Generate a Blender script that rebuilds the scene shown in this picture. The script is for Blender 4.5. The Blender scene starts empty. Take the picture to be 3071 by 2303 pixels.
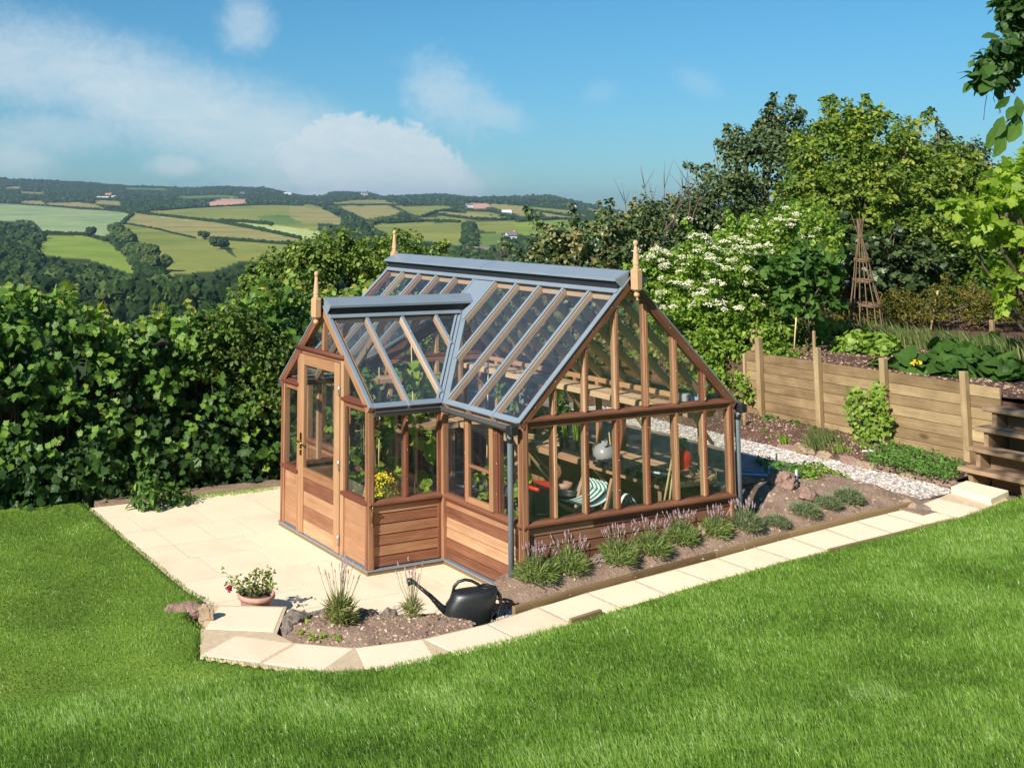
import bpy, math, random
import numpy as np
from mathutils import Vector, Matrix
R = math.radians
random.seed(7); rng = np.random.default_rng(7)
scene = bpy.context.scene
COL = scene.collection

# ---------------------------------------------------------------- camera
F_PX, PX, PY = 3325.4022, 900.57, 237.15
CAM = np.array([-6.19617, -7.81439, 3.26894])
YAW, PIT, ROL = 1.0953965, -0.1169107, 0.0109660
FWD = np.array([math.cos(PIT)*math.cos(YAW), math.cos(PIT)*math.sin(YAW), -math.sin(PIT)])
_rt = np.array([math.sin(YAW), -math.cos(YAW), 0.0]); _up = np.cross(_rt, FWD)
RGT = _rt*math.cos(ROL) + _up*math.sin(ROL); UPV = -_rt*math.sin(ROL) + _up*math.cos(ROL)
cam_d = bpy.data.cameras.new("camera"); cam = bpy.data.objects.new("camera", cam_d); COL.objects.link(cam)
m = Matrix.Identity(4)
for i in range(3):
    m[i][0], m[i][1], m[i][2], m[i][3] = RGT[i], UPV[i], -FWD[i], CAM[i]
cam.matrix_world = m
cam_d.sensor_width = 36; cam_d.lens = F_PX/3071*36
cam_d.shift_x = (1535.5-PX)/3071; cam_d.shift_y = (PY-1151.5)/3071
cam_d.clip_start = 0.1; cam_d.clip_end = 20000
scene.camera = cam

# ---------------------------------------------------------------- sun, sky, exposure
SUN_AZ = math.atan2(-0.93, -0.36)      # clockwise from +Y
SUN_EL = R(34)
world = bpy.data.worlds.new("World"); scene.world = world; world.use_nodes = True
wn, wl = world.node_tree.nodes, world.node_tree.links
wn.clear()
def N(t, nodes, **kw):
    n = nodes.new(t)
    for k, v in kw.items(): setattr(n, k, v)
    return n
def mth(nodes, links, op, a, b=None, c=None, clamp=False):
    n = nodes.new('ShaderNodeMath'); n.operation = op; n.use_clamp = clamp
    for i, v in enumerate((a, b, c)):
        if v is None: continue
        if isinstance(v, (int, float)): n.inputs[i].default_value = v
        else: links.new(v, n.inputs[i])
    return n.outputs[0]
def mixc(nodes, links, f, a, b, mode='MIX'):
    n = nodes.new('ShaderNodeMix'); n.data_type = 'RGBA'; n.blend_type = mode
    for i, v in ((0, f), (6, a), (7, b)):
        if isinstance(v, (int, float)): n.inputs[i].default_value = v
        elif isinstance(v, tuple): n.inputs[i].default_value = (*v, 1) if len(v) == 3 else v
        else: links.new(v, n.inputs[i])
    return n.outputs[2]
sky = N('ShaderNodeTexSky', wn, sky_type='NISHITA', sun_disc=False, sun_elevation=SUN_EL, sun_rotation=SUN_AZ,
        altitude=150, air_density=1.0, dust_density=0.15, ozone_density=3.0)
bg = N('ShaderNodeBackground', wn); bg.inputs[1].default_value = 0.125
wo = N('ShaderNodeOutputWorld', wn); wl.new(bg.outputs[0], wo.inputs[0])
# clouds: thin streaks and one soft cumulus, laid out by compass bearing and height in the sky
tc = N('ShaderNodeTexCoord', wn); sp = N('ShaderNodeSeparateXYZ', wn); wl.new(tc.outputs['Generated'], sp.inputs[0])
def W_(op, a, b=None, c=None, clamp=False): return mth(wn, wl, op, a, b, c, clamp)
az = W_('ARCTAN2', sp.outputs[1], sp.outputs[0])            # radians from +X
el = W_('ARCTAN2', sp.outputs[2], W_('SQRT', W_('ADD', W_('MULTIPLY', sp.outputs[0], sp.outputs[0]), W_('MULTIPLY', sp.outputs[1], sp.outputs[1]))))
def skypos(px, py):                                          # bearing/elevation of a place in the sky
    d = FWD + RGT*(px-PX)/F_PX - UPV*(py-PY)/F_PX
    return math.atan2(d[1], d[0]), math.atan2(d[2], math.hypot(d[0], d[1]))
cmb = N('ShaderNodeCombineXYZ', wn); wl.new(az, cmb.inputs[0]); wl.new(el, cmb.inputs[1])
def wnoise(scale, detail, rough, sx=1, sy=1, rot=0, dist=0.0):
    mp = N('ShaderNodeMapping', wn); wl.new(cmb.outputs[0], mp.inputs[0])
    mp.inputs['Rotation'].default_value = (0, 0, rot); mp.inputs['Scale'].default_value = (sx, sy, 1)
    n = N('ShaderNodeTexNoise', wn); wl.new(mp.outputs[0], n.inputs[0])
    n.inputs['Scale'].default_value = scale; n.inputs['Detail'].default_value = detail
    n.inputs['Roughness'].default_value = rough; n.inputs['Distortion'].default_value = dist
    return n.outputs[0]
nz1 = wnoise(30, 12, .68, dist=.5); nz2 = wnoise(110, 10, .7, dist=.3)
def blob(px, py, rx, ry, ang=0, soft=.5, amp=1.0, jag=.5):
    a0, e0 = skypos(px, py); ca, sa = math.cos(R(ang)), math.sin(R(ang))
    dx = W_('MULTIPLY', W_('SUBTRACT', a0, az), F_PX*math.cos(e0)/rx*ca*1.0)
    dy = W_('MULTIPLY', W_('SUBTRACT', el, e0), F_PX/rx*sa)
    u = W_('ADD', dx, dy)
    dx2 = W_('MULTIPLY', W_('SUBTRACT', a0, az), -F_PX*math.cos(e0)/ry*sa)
    dy2 = W_('MULTIPLY', W_('SUBTRACT', el, e0), F_PX/ry*ca)
    v = W_('ADD', dx2, dy2)
    r = W_('SQRT', W_('ADD', W_('MULTIPLY', u, u), W_('MULTIPLY', v, v)))
    r = W_('ADD', r, W_('MULTIPLY', W_('SUBTRACT', nz1, .5), jag*2))
    r = W_('ADD', r, W_('MULTIPLY', W_('SUBTRACT', nz2, .5), jag*1.3))
    mr = N('ShaderNodeMapRange', wn, interpolation_type='SMOOTHSTEP'); wl.new(r, mr.inputs[0])
    mr.inputs[1].default_value = 1+soft; mr.inputs[2].default_value = 1-soft; mr.inputs[3].default_value = 0; mr.inputs[4].default_value = amp
    return mr.outputs[0]
blobs = [blob(60, 190, 420, 105, -8, .7, .70, .5), blob(520, 320, 560, 125, -19, .65, .80, .4), blob(860, 440, 320, 130, -22, .7, .78, .35),
         blob(1110, 505, 290, 150, -8, .10, 1.0, .34), blob(1250, 560, 190, 95, -5, .25, .85, .25), blob(1060, 560, 330, 100, 0, .6, .75, .3),
         blob(740, 75, 65, 70, 0, .8, .6, .7), blob(530, 495, 80, 32, 0, .6, .7, .4), blob(160, 400, 260, 60, 5, .8, .5, .8),
         blob(1345, 290, 120, 80, -35, .8, .6, .9), blob(1430, 330, 110, 40, -15, .8, .5, .9), blob(2100, 250, 60, 30, -30, .8, .2, 1.0),
         blob(1800, 280, 40, 30, 20, .8, .16, 1.0), blob(30, 470, 120, 70, 0, .7, .6, .5)]
cl = blobs[0]
for b_ in blobs[1:]: cl = W_('MAXIMUM', cl, b_)
grain = wnoise(24, 12, .72, 1, 2.4, .35, .8)
cl = W_('MULTIPLY', cl, W_('ADD', .42, W_('MULTIPLY', grain, .98)), clamp=True)
mrs = N('ShaderNodeMapRange', wn, interpolation_type='SMOOTHERSTEP'); wl.new(el, mrs.inputs[0]); mrs.inputs[1].default_value = -.02; mrs.inputs[2].default_value = .22; mrs.inputs[3].default_value = 0; mrs.inputs[4].default_value = 1
tintc = mixc(wn, wl, mrs.outputs[0], (.25, .42, .53), (.235, .50, .59))
skc = mixc(wn, wl, 1.0, sky.outputs[0], tintc, 'MULTIPLY')
skc = mixc(wn, wl, cl, skc, (3.85, 4.5, 4.8))
wl.new(skc, bg.inputs[0])
sd = bpy.data.lights.new("sun", 'SUN'); sd.energy = 5.0; sd.angle = R(0.53); sd.color = (1.0, .94, .84)
sun = bpy.data.objects.new("sun", sd); COL.objects.link(sun)
sdir = Vector((math.sin(SUN_AZ)*math.cos(SUN_EL), math.cos(SUN_AZ)*math.cos(SUN_EL), math.sin(SUN_EL)))
sun.rotation_euler = sdir.to_track_quat('Z', 'Y').to_euler(); sun.location = (-20, -10, 20)
vs = scene.view_settings; vs.view_transform = 'Standard'; vs.look = 'None'; vs.gamma = 1; vs.use_curve_mapping = False
vs.exposure = 0.52
scene.cycles.max_bounces = 10; scene.cycles.transparent_max_bounces = 40; scene.cycles.diffuse_bounces = 4
scene.cycles.glossy_bounces = 3; scene.cycles.transmission_bounces = 4; scene.cycles.volume_bounces = 0
scene.cycles.caustics_reflective = False; scene.cycles.caustics_refractive = False

# ---------------------------------------------------------------- surveying helpers (pixel of the photo -> point in the garden)
def ray(x, y): return FWD + RGT*(x-PX)/F_PX - UPV*(y-PY)/F_PX
def onplane(x, y, a=0., b=0., c=0.):
    d = ray(x, y); t = (a*CAM[0]+b*CAM[1]+c-CAM[2])/(d[2]-a*d[0]-b*d[1]); return CAM+t*d
def atdepth(x, y, z): return CAM+ray(x, y)*z
def aty(x, y, Y): d = ray(x, y); return CAM+d*(Y-CAM[1])/d[1]
def atx(x, y, X): d = ray(x, y); return CAM+d*(X-CAM[0])/d[0]

# ---------------------------------------------------------------- object helpers
def tag(o, label=None, cat=None, group=None, kind=None):
    if label: o['label'] = label
    if cat: o['category'] = cat
    if group: o['group'] = group
    if kind: o['kind'] = kind
    return o
def thing(name, loc, label, cat, group=None, rz=0):
    o = bpy.data.objects.new(name, None); COL.objects.link(o); o.location = loc; o.rotation_euler = (0, 0, rz)
    o.empty_display_size = .1
    return tag(o, label, cat, group)
def put(name, me, mat=None, parent=None, loc=None, world_co=False):
    o = bpy.data.objects.new(name, me); COL.objects.link(o)
    if mat is not None and len(me.materials) == 0: me.materials.append(mat)
    if parent is not None:
        o.parent = parent
        if world_co: o.matrix_parent_inverse = Matrix.Translation(-Vector(parent.location))
    if loc is not None: o.location = loc
    return o
def kids(o): return [c for c in COL.objects if c.parent == o]
def copy_thing(root, loc, rz=0, sc=1.0, label=None, children=None):
    r = root.copy(); COL.objects.link(r); r.location = loc; r.rotation_euler = (0, 0, rz); r.scale = (sc,)*3
    if label: r['label'] = label
    for c in (children if children is not None else kids(root)):
        d = c.copy(); COL.objects.link(d); d.parent = r
    return r
class MB:
    """collects boxes, beams, tubes and lathes of one part; each piece gets its own tint and a grain UV along its length"""
    def __init__(s): s.V = []; s.F = []; s.UV = []; s.T = []; s.S = []
    def poly(s, pts, tint=None, uv=None, smooth=False):
        k = len(s.V); s.V += [tuple(map(float, p)) for p in pts]; s.F.append(list(range(k, k+len(pts))))
        s.UV.append(uv or [(p[0], p[1]) for p in pts]); s.T.append(random.random() if tint is None else tint); s.S.append(smooth)
    def idx(s, verts, faces, uvs=None, tint=None, smooth=False):
        k = len(s.V); s.V += [tuple(map(float, p)) for p in verts]; t = random.random() if tint is None else tint
        for i, f in enumerate(faces):
            s.F.append([k+a for a in f]); s.UV.append(uvs[i] if uvs else [(verts[a][0], verts[a][2]) for a in f]); s.T.append(t); s.S.append(smooth)
    def beam(s, p0, p1, w, h, up=(0, 0, 1), tint=None):
        """w across, h along 'up' (centred on the axis p0-p1)"""
        p0, p1, up = Vector(p0), Vector(p1), Vector(up); d = (p1-p0); L_ = d.length; d.normalize()
        side = d.cross(up).normalized(); up2 = side.cross(d).normalized(); v = []
        for p in (p0, p1):
            for a, b in ((-1, -1), (1, -1), (1, 1), (-1, 1)): v.append(p+side*(a*w/2)+up2*(b*h/2))
        o = random.random()*9; o2 = random.random()*9
        f = [(0, 1, 2, 3), (4, 7, 6, 5), (0, 4, 5, 1), (1, 5, 6, 2), (2, 6, 7, 3), (3, 7, 4, 0)]
        uv = [[(o, o2), (o, o2+w), (o+h, o2+w), (o+h, o2)]]*2
        for wid in (w, h, w, h): uv = uv+[[(o, o2), (o+L_, o2), (o+L_, o2+wid), (o, o2+wid)]]; o2 += wid
        s.idx(v, f, uv, tint)
    def box(s, x0, x1, y0, y1, z0, z1, tint=None):
        dx, dy, dz = x1-x0, y1-y0, z1-z0; c = Vector(((x0+x1)/2, (y0+y1)/2, (z0+z1)/2))
        if dx >= dy and dx >= dz: s.beam((x0, c.y, c.z), (x1, c.y, c.z), dy, dz, (0, 0, 1), tint)
        elif dy >= dz: s.beam((c.x, y0, c.z), (c.x, y1, c.z), dx, dz, (0, 0, 1), tint)
        else: s.beam((c.x, c.y, z0), (c.x, c.y, z1), dx, dy, (0, 1, 0), tint)
    def prism(s, poly, vec, tint=None):
        """closed polygon (3-D points) extruded by vec"""
        n = len(poly); v = [Vector(p) for p in poly]; v += [p+Vector(vec) for p in v]
        f = [tuple(range(n))[::-1], tuple(range(n, 2*n))]+[(i, (i+1) % n, n+(i+1) % n, n+i) for i in range(n)]
        s.idx(v, f, None, tint)
    def tube(s, pts, r, n=8, tint=None, smooth=True, caps=True):
        pts = [Vector(p) for p in pts]; rr = r if isinstance(r, (list, tuple)) else [r]*len(pts); V = []; prev = None
        for i, p in enumerate(pts):
            d = (pts[min(i+1, len(pts)-1)]-pts[max(i-1, 0)]).normalized()
            if prev is None: a = d.orthogonal().normalized()
            else: a = (prev-d*prev.dot(d)).normalized()
            prev = a; b = d.cross(a)
            for k in range(n): t = 2*math.pi*k/n; V.append(p+(a*math.cos(t)+b*math.sin(t))*rr[i])
        F = []; 
        for i in range(len(pts)-1):
            for k in range(n): F.append((i*n+k, i*n+(k+1) % n, (i+1)*n+(k+1) % n, (i+1)*n+k))
        if caps: F += [tuple(range(n))[::-1], tuple(range((len(pts)-1)*n, len(pts)*n))]
        acc = [0]
        for i in range(1, len(pts)): acc.append(acc[-1]+(pts[i]-pts[i-1]).length)
        UV = [[(acc[i], k/n*.2), (acc[i], (k+1)/n*.2), (acc[i+1], (k+1)/n*.2), (acc[i+1], k/n*.2)] for i in range(len(pts)-1) for k in range(n)]
        UV += [[(0, 0)]*n]*2 if caps else []
        s.idx(V, F, UV, tint, smooth)
    def lathe(s, prof, c=(0, 0, 0), n=20, tint=None, smooth=True, sx=1, sy=1, phase=0):
        V = []; F = []
        for r, z in prof:
            for k in range(n): t = 2*math.pi*k/n+phase; V.append((c[0]+r*sx*math.cos(t), c[1]+r*sy*math.sin(t), c[2]+z))
        for i in range(len(prof)-1):
            for k in range(n): F.append((i*n+k, i*n+(k+1) % n, (i+1)*n+(k+1) % n, (i+1)*n+k))
        if prof[0][0] > 1e-4: F.append(tuple(range(n))[::-1])
        if prof[-1][0] > 1e-4: F.append(tuple(range((len(prof)-1)*n, len(prof)*n)))
        s.idx(V, F, None, tint, smooth)
    def mesh(s, name):
        me = bpy.data.meshes.new(name); me.from_pydata(s.V, [], s.F)
        uv = me.uv_layers.new(name='UVMap'); flat = [c for f in s.UV for p in f for c in p]; uv.data.foreach_set('uv', flat)
        at = me.attributes.new('tint', 'FLOAT', 'FACE'); at.data.foreach_set('value', s.T)
        me.polygons.foreach_set('use_smooth', s.S); me.update()
        return me
    def build(s, name, mat, parent=None, world_co=True, bevel=0):
        me = s.mesh(name); o = put(name, me, mat, parent, world_co=world_co)
        if bevel:
            b = o.modifiers.new('bevel', 'BEVEL'); b.width = bevel; b.segments = 1; b.limit_method = 'ANGLE'; b.angle_limit = R(50)
        return o
def arr_mesh(name, V, polys_n, loops, tint=None, smooth=False):
    """mesh from numpy: V (n,3); loops flat vertex ids; polys_n loop count per polygon"""
    me = bpy.data.meshes.new(name); me.vertices.add(len(V)); me.vertices.foreach_set('co', np.asarray(V, np.float32).ravel())
    me.loops.add(len(loops)); me.loops.foreach_set('vertex_index', np.asarray(loops, np.int32))
    polys_n = np.asarray(polys_n, np.int32); me.polygons.add(len(polys_n))
    st = np.concatenate([[0], np.cumsum(polys_n)[:-1]]).astype(np.int32); me.polygons.foreach_set('loop_start', st)
    me.polygons.foreach_set('use_smooth', np.full(len(polys_n), smooth))
    if tint is not None:
        at = me.attributes.new('tint', 'FLOAT', 'POINT'); at.data.foreach_set('value', np.asarray(tint, np.float32))
    me.update(calc_edges=True); me.validate(); return me

# ---------------------------------------------------------------- materials
def newmat(name):
    mt = bpy.data.materials.new(name); mt.use_nodes = True; nt = mt.node_tree; nt.nodes.clear()
    out = nt.nodes.new('ShaderNodeOutputMaterial'); return mt, nt.nodes, nt.links, out
def ramp(nodes, links, fac, stops):
    r = nodes.new('ShaderNodeValToRGB'); links.new(fac, r.inputs[0]); e = r.color_ramp.elements
    while len(e) < len(stops): e.new(.5)
    for el_, (p, c) in zip(e, stops): el_.position = p; el_.color = (*c, 1)
    return r.outputs[0]
def noise(nodes, links, vec, scale, detail=4, rough=.55, dist=0):
    n = nodes.new('ShaderNodeTexNoise'); n.inputs['Scale'].default_value = scale; n.inputs['Detail'].default_value = detail
    n.inputs['Roughness'].default_value = rough; n.inputs['Distortion'].default_value = dist
    if vec is not None: links.new(vec, n.inputs['Vector'])
    return n.outputs[0]
def bumpn(nodes, links, h, strength, dist):
    b = nodes.new('ShaderNodeBump'); b.inputs['Strength'].default_value = strength; b.inputs['Distance'].default_value = dist
    links.new(h, b.inputs['Height']); return b.outputs[0]
def mapping(nodes, links, src, scale=(1, 1, 1), rot=(0, 0, 0)):
    mp = nodes.new('ShaderNodeMapping'); links.new(src, mp.inputs[0]); mp.inputs['Scale'].default_value = scale; mp.inputs['Rotation'].default_value = rot
    return mp.outputs[0]
def attr(nodes, name='tint'):
    a = nodes.new('ShaderNodeAttribute'); a.attribute_name = name; return a.outputs['Fac']
def wood(name, stops, rough=.6, grain=1.0, spec=.35, knots=False):
    mt, n, l, out = newmat(name); uvn = n.new('ShaderNodeTexCoord').outputs['UV']
    tint = attr(n)
    cx = n.new('ShaderNodeCombineXYZ'); l.new(mth(n, l, 'MULTIPLY', tint, 37.0), cx.inputs[0]); l.new(mth(n, l, 'MULTIPLY', tint, 91.0), cx.inputs[2])
    va = n.new('ShaderNodeVectorMath'); va.operation = 'ADD'; l.new(mapping(n, l, uvn, (1.6, 26, 1)), va.inputs[0]); l.new(cx.outputs[0], va.inputs[1])
    g1 = noise(n, l, va.outputs[0], 1.0*grain, 5, .6, 1.2)
    g2 = noise(n, l, mapping(n, l, va.outputs[0], (2.2, 6, 1)), 1.0, 4, .7)
    stain = noise(n, l, uvn, 3.0, 3)
    f = mth(n, l, 'ADD', mth(n, l, 'MULTIPLY', g1, .62), mth(n, l, 'MULTIPLY', g2, .34))
    f = mth(n, l, 'ADD', f, mth(n, l, 'MULTIPLY', mth(n, l, 'SUBTRACT', tint, .5), .78))
    f = mth(n, l, 'ADD', f, mth(n, l, 'MULTIPLY', mth(n, l, 'SUBTRACT', stain, .5), .35))
    f = mth(n, l, 'ADD', f, .02)
    if knots:
        big = noise(n, l, mapping(n, l, va.outputs[0], (1.4, .09, 1)), 1.0, 3, .6, .8); f = mth(n, l, 'ADD', f, mth(n, l, 'MULTIPLY', mth(n, l, 'SUBTRACT', big, .5), .8))
        kn = n.new('ShaderNodeTexVoronoi'); l.new(mapping(n, l, va.outputs[0], (1.2, .16, 1)), kn.inputs['Vector']); kn.inputs['Scale'].default_value = 1.0
        kk = n.new('ShaderNodeMapRange'); l.new(kn.outputs['Distance'], kk.inputs[0]); kk.inputs[1].default_value = .04; kk.inputs[2].default_value = .16; kk.inputs[3].default_value = -.45; kk.inputs[4].default_value = 0
        f = mth(n, l, 'ADD', f, kk.outputs[0])
    c = ramp(n, l, f, stops); b = n.new('ShaderNodeBsdfPrincipled'); l.new(c, b.inputs['Base Color'])
    b.inputs['Roughness'].default_value = rough; b.inputs['Specular IOR Level'].default_value = spec
    l.new(bumpn(n, l, g2, .25, .002), b.inputs['Normal']); l.new(b.outputs[0], out.inputs[0]); return mt
def plain(name, col, rough=.5, metal=0, var=.12, scale=12, bump=.0, spec=.5, col2=None, coord='Object', bscale=None):
    mt, n, l, out = newmat(name); tcn = n.new('ShaderNodeTexCoord').outputs[coord]
    nz = noise(n, l, tcn, scale, 5, .6); c2 = col2 or tuple(x*(1-var*2) for x in col)
    c = ramp(n, l, nz, [(.3, c2), (.7, col)]); b = n.new('ShaderNodeBsdfPrincipled'); l.new(c, b.inputs['Base Color'])
    b.inputs['Roughness'].default_value = rough; b.inputs['Metallic'].default_value = metal; b.inputs['Specular IOR Level'].default_value = spec
    if bump: l.new(bumpn(n, l, noise(n, l, tcn, bscale or scale*4, 6, .65), 1.0, bump), b.inputs['Normal'])
    l.new(b.outputs[0], out.inputs[0]); return mt
def leafmat(name, stops, rough=.45, trans=.35, spec=.4, nscale=0, tcol=(1.25, 1.5, .5)):
    mt, n, l, out = newmat(name); t = attr(n)
    if nscale:
        geo = n.new('ShaderNodeNewGeometry').outputs['Position']
        t = mth(n, l, 'ADD', t, mth(n, l, 'MULTIPLY', mth(n, l, 'SUBTRACT', noise(n, l, geo, nscale, 3), .5), .9))
    c = ramp(n, l, t, stops); b = n.new('ShaderNodeBsdfPrincipled'); l.new(c, b.inputs['Base Color'])
    b.inputs['Roughness'].default_value = rough; b.inputs['Specular IOR Level'].default_value = spec
    tr = n.new('ShaderNodeBsdfTranslucent'); l.new(mixc(n, l, 1.0, c, tcol, 'MULTIPLY'), tr.inputs[0])
    mx = n.new('ShaderNodeMixShader'); mx.inputs[0].default_value = trans
    l.new(b.outputs[0], mx.inputs[1]); l.new(tr.outputs[0], mx.inputs[2]); l.new(mx.outputs[0], out.inputs[0]); return mt
M = {}
M['cedar'] = wood('cedar', [(0, (.10, .034, .019)), (.33, (.24, .100, .053)), (.62, (.38, .20, .105)), (1, (.56, .36, .21))])
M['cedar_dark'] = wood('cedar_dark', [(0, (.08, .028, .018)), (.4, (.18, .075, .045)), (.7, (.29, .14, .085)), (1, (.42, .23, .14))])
M['cedar_door'] = wood('cedar_oiled', [(0, (.19, .078, .038)), (.5, (.36, .185, .092)), (1, (.53, .33, .185))])
M['cedar_red'] = wood('cedar_red', [(0, (.10, .028, .018)), (.5, (.20, .065, .035)), (1, (.33, .13, .065))])
M['bench'] = wood('bench_wood', [(0, (.36, .19, .11)), (.5, (.54, .34, .20)), (1, (.68, .47, .29))])
M['finial'] = wood('finial_wood', [(0, (.42, .23, .115)), (.5, (.56, .335, .18)), (1, (.68, .45, .27))], grain=.6)
M['fence'] = wood('fence_wood', [(0, (.12, .078, .040)), (.35, (.25, .170, .088)), (.6, (.34, .245, .130)), (.82, (.43, .32, .175)), (1, (.54, .42, .25))], rough=.8, spec=.15, knots=True)
M['sleeper'] = wood('edging_wood', [(0, (.10, .065, .032)), (.5, (.19, .13, .065)), (1, (.30, .21, .11))], rough=.85, spec=.1)
M['step'] = wood('step_wood', [(0, (.18, .105, .055)), (.5, (.36, .235, .14)), (1, (.52, .37, .23))], rough=.85, spec=.1)
M['cane'] = wood('cane', [(0, (.55, .40, .18)), (1, (.75, .60, .32))], rough=.5)
M['willow'] = plain('willow', (.24, .15, .09), .8, scale=30)
M['bark'] = plain('bark', (.17, .13, .09), .9, scale=9, var=.25, bump=.01)
M['alu'] = plain('grey_aluminium', (.225, .275, .325), .36, 0, .06, 3, spec=.6)
M['alu_dark'] = plain('dark_aluminium', (.10, .115, .13), .4, 0, .1, 3, spec=.5)
M['black'] = plain('black_plastic', (.022, .022, .024), .42, spec=.5)
M['pipe'] = plain('grey_pipe', (.17, .21, .25), .4, var=.04)
M['brass'] = plain('brass', (.62, .45, .18), .25, 1.0)
M['chrome'] = plain('zinc', (.7, .7, .7), .3, 1.0)
M['white'] = plain('white_plastic', (.78, .78, .75), .45, var=.05)
M['red'] = plain('red_plastic', (.70, .045, .025), .35, var=.05)
M['green_pl'] = plain('green_plastic', (.05, .32, .14), .4)
M['grey_can'] = plain('grey_plastic', (.33, .32, .33), .35, var=.05)
M['terracotta'] = plain('terracotta', (.52, .30, .235), .75, scale=18, var=.12)
M['orange_pl'] = plain('orange_plastic', (.75, .13, .03), .4)
M['blue_cloth'] = plain('blue_sheet', (.24, .30, .40), .5, scale=20, var=.25, bump=.02)
def glassmat(nm='pane_glass', film=.03):
    mt, n, l, out = newmat(nm); tr = n.new('ShaderNodeBsdfTransparent'); tr.inputs[0].default_value = (.975, .988, .98, 1)
    gl = n.new('ShaderNodeBsdfGlossy'); gl.inputs['Roughness'].default_value = .015
    geo = n.new('ShaderNodeNewGeometry'); dt = n.new('ShaderNodeVectorMath'); dt.operation = 'DOT_PRODUCT'   # Schlick, the same from both sides
    l.new(geo.outputs['Normal'], dt.inputs[0]); l.new(geo.outputs['Incoming'], dt.inputs[1]); ca = mth(n, l, 'ABSOLUTE', dt.outputs['Value'])
    f = mth(n, l, 'ADD', .052, mth(n, l, 'MULTIPLY', 1.1, mth(n, l, 'POWER', mth(n, l, 'SUBTRACT', 1.0, ca), 5.0)), clamp=True); mx = n.new('ShaderNodeMixShader'); l.new(f, mx.inputs[0])
    df = n.new('ShaderNodeBsdfDiffuse'); df.inputs[0].default_value = (.62, .74, .95, 1); dm = n.new('ShaderNodeMixShader')        # bluish diffuse film, a sky reflection painted into the glass
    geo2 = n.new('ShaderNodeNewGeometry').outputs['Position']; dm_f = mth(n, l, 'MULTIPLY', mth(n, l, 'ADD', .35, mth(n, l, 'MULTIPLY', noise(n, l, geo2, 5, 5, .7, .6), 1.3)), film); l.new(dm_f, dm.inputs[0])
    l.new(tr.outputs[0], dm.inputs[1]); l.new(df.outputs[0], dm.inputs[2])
    l.new(dm.outputs[0], mx.inputs[1]); l.new(gl.outputs[0], mx.inputs[2]); l.new(mx.outputs[0], out.inputs[0]); return mt
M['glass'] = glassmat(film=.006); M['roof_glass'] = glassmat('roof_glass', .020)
# ================================================================ THE GREENHOUSE
W, L, S, G, P = 2.5284, 3.9774, 1.1717, 1.7639, 0.8260
HE, TP, SL = 1.5, 0.922, 0.629
YR = S+G/2                                     # porch ridge
zr = HE+W/2*TP; zp = HE+G/2*TP                 # ridge heights
gh = thing('greenhouse', (W/2, L/2, 0), 'cedar framed greenhouse with grey roof bars, glazed porch and door', 'greenhouse')
def part(mb, name, mat='cedar', parent=None, bevel=.003): return mb.build(name, M[mat], parent or gh, world_co=True, bevel=bevel)
def sub(mb, name, mat, par):
    o = mb.build(name, M[mat], par, world_co=False); return o
def boarding(o, d, n, length, z0, z1, k, tints=None, par=None, name='cladding', mat='cedar', split=None):
    o, d, n = Vector(o), Vector(d), Vector(n); mb = MB(); h = (z1-z0)/k
    for i in range(k):
        a, b = z0+i*h, z0+(i+1)*h
        t0 = tints[i % len(tints)] if tints else random.random()
        segs = [(0, length, t0)]
        if split and i in split: segs = [(0, length*split[i], t0), (length*split[i]+.001, length, (t0+.35) % 1)]
        for s0, s1, t in segs:
            q = [(.004, a), (.006, a+.004), (.004, a+.012), (-.001, b-.009), (-.012, b-.004), (-.012, b), (-.026, b), (-.026, a)]
            pts = [o+d*s0+n*(x)+Vector((0, 0, z)) for x, z in q]; kk = len(q); v = [p for p in pts]+[p+d*(s1-s0) for p in pts]
            f = [tuple(range(kk))[::-1], tuple(range(kk, 2*kk))]+[(j, (j+1) % kk, kk+(j+1) % kk, kk+j) for j in range(kk)]
            off = random.random()*20; ln = s1-s0
            uv = [[(off, off)]*kk]*2+[[(off, off+q[j][1]), (off, off+q[(j+1) % kk][1]), (off+ln, off+q[(j+1) % kk][1]), (off+ln, off+q[j][1])] for j in range(kk)]
            # faces wind outward for either wall direction
            mb.idx(v, f, uv, t)
    return part(mb, name, mat, par, bevel=0)
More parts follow.
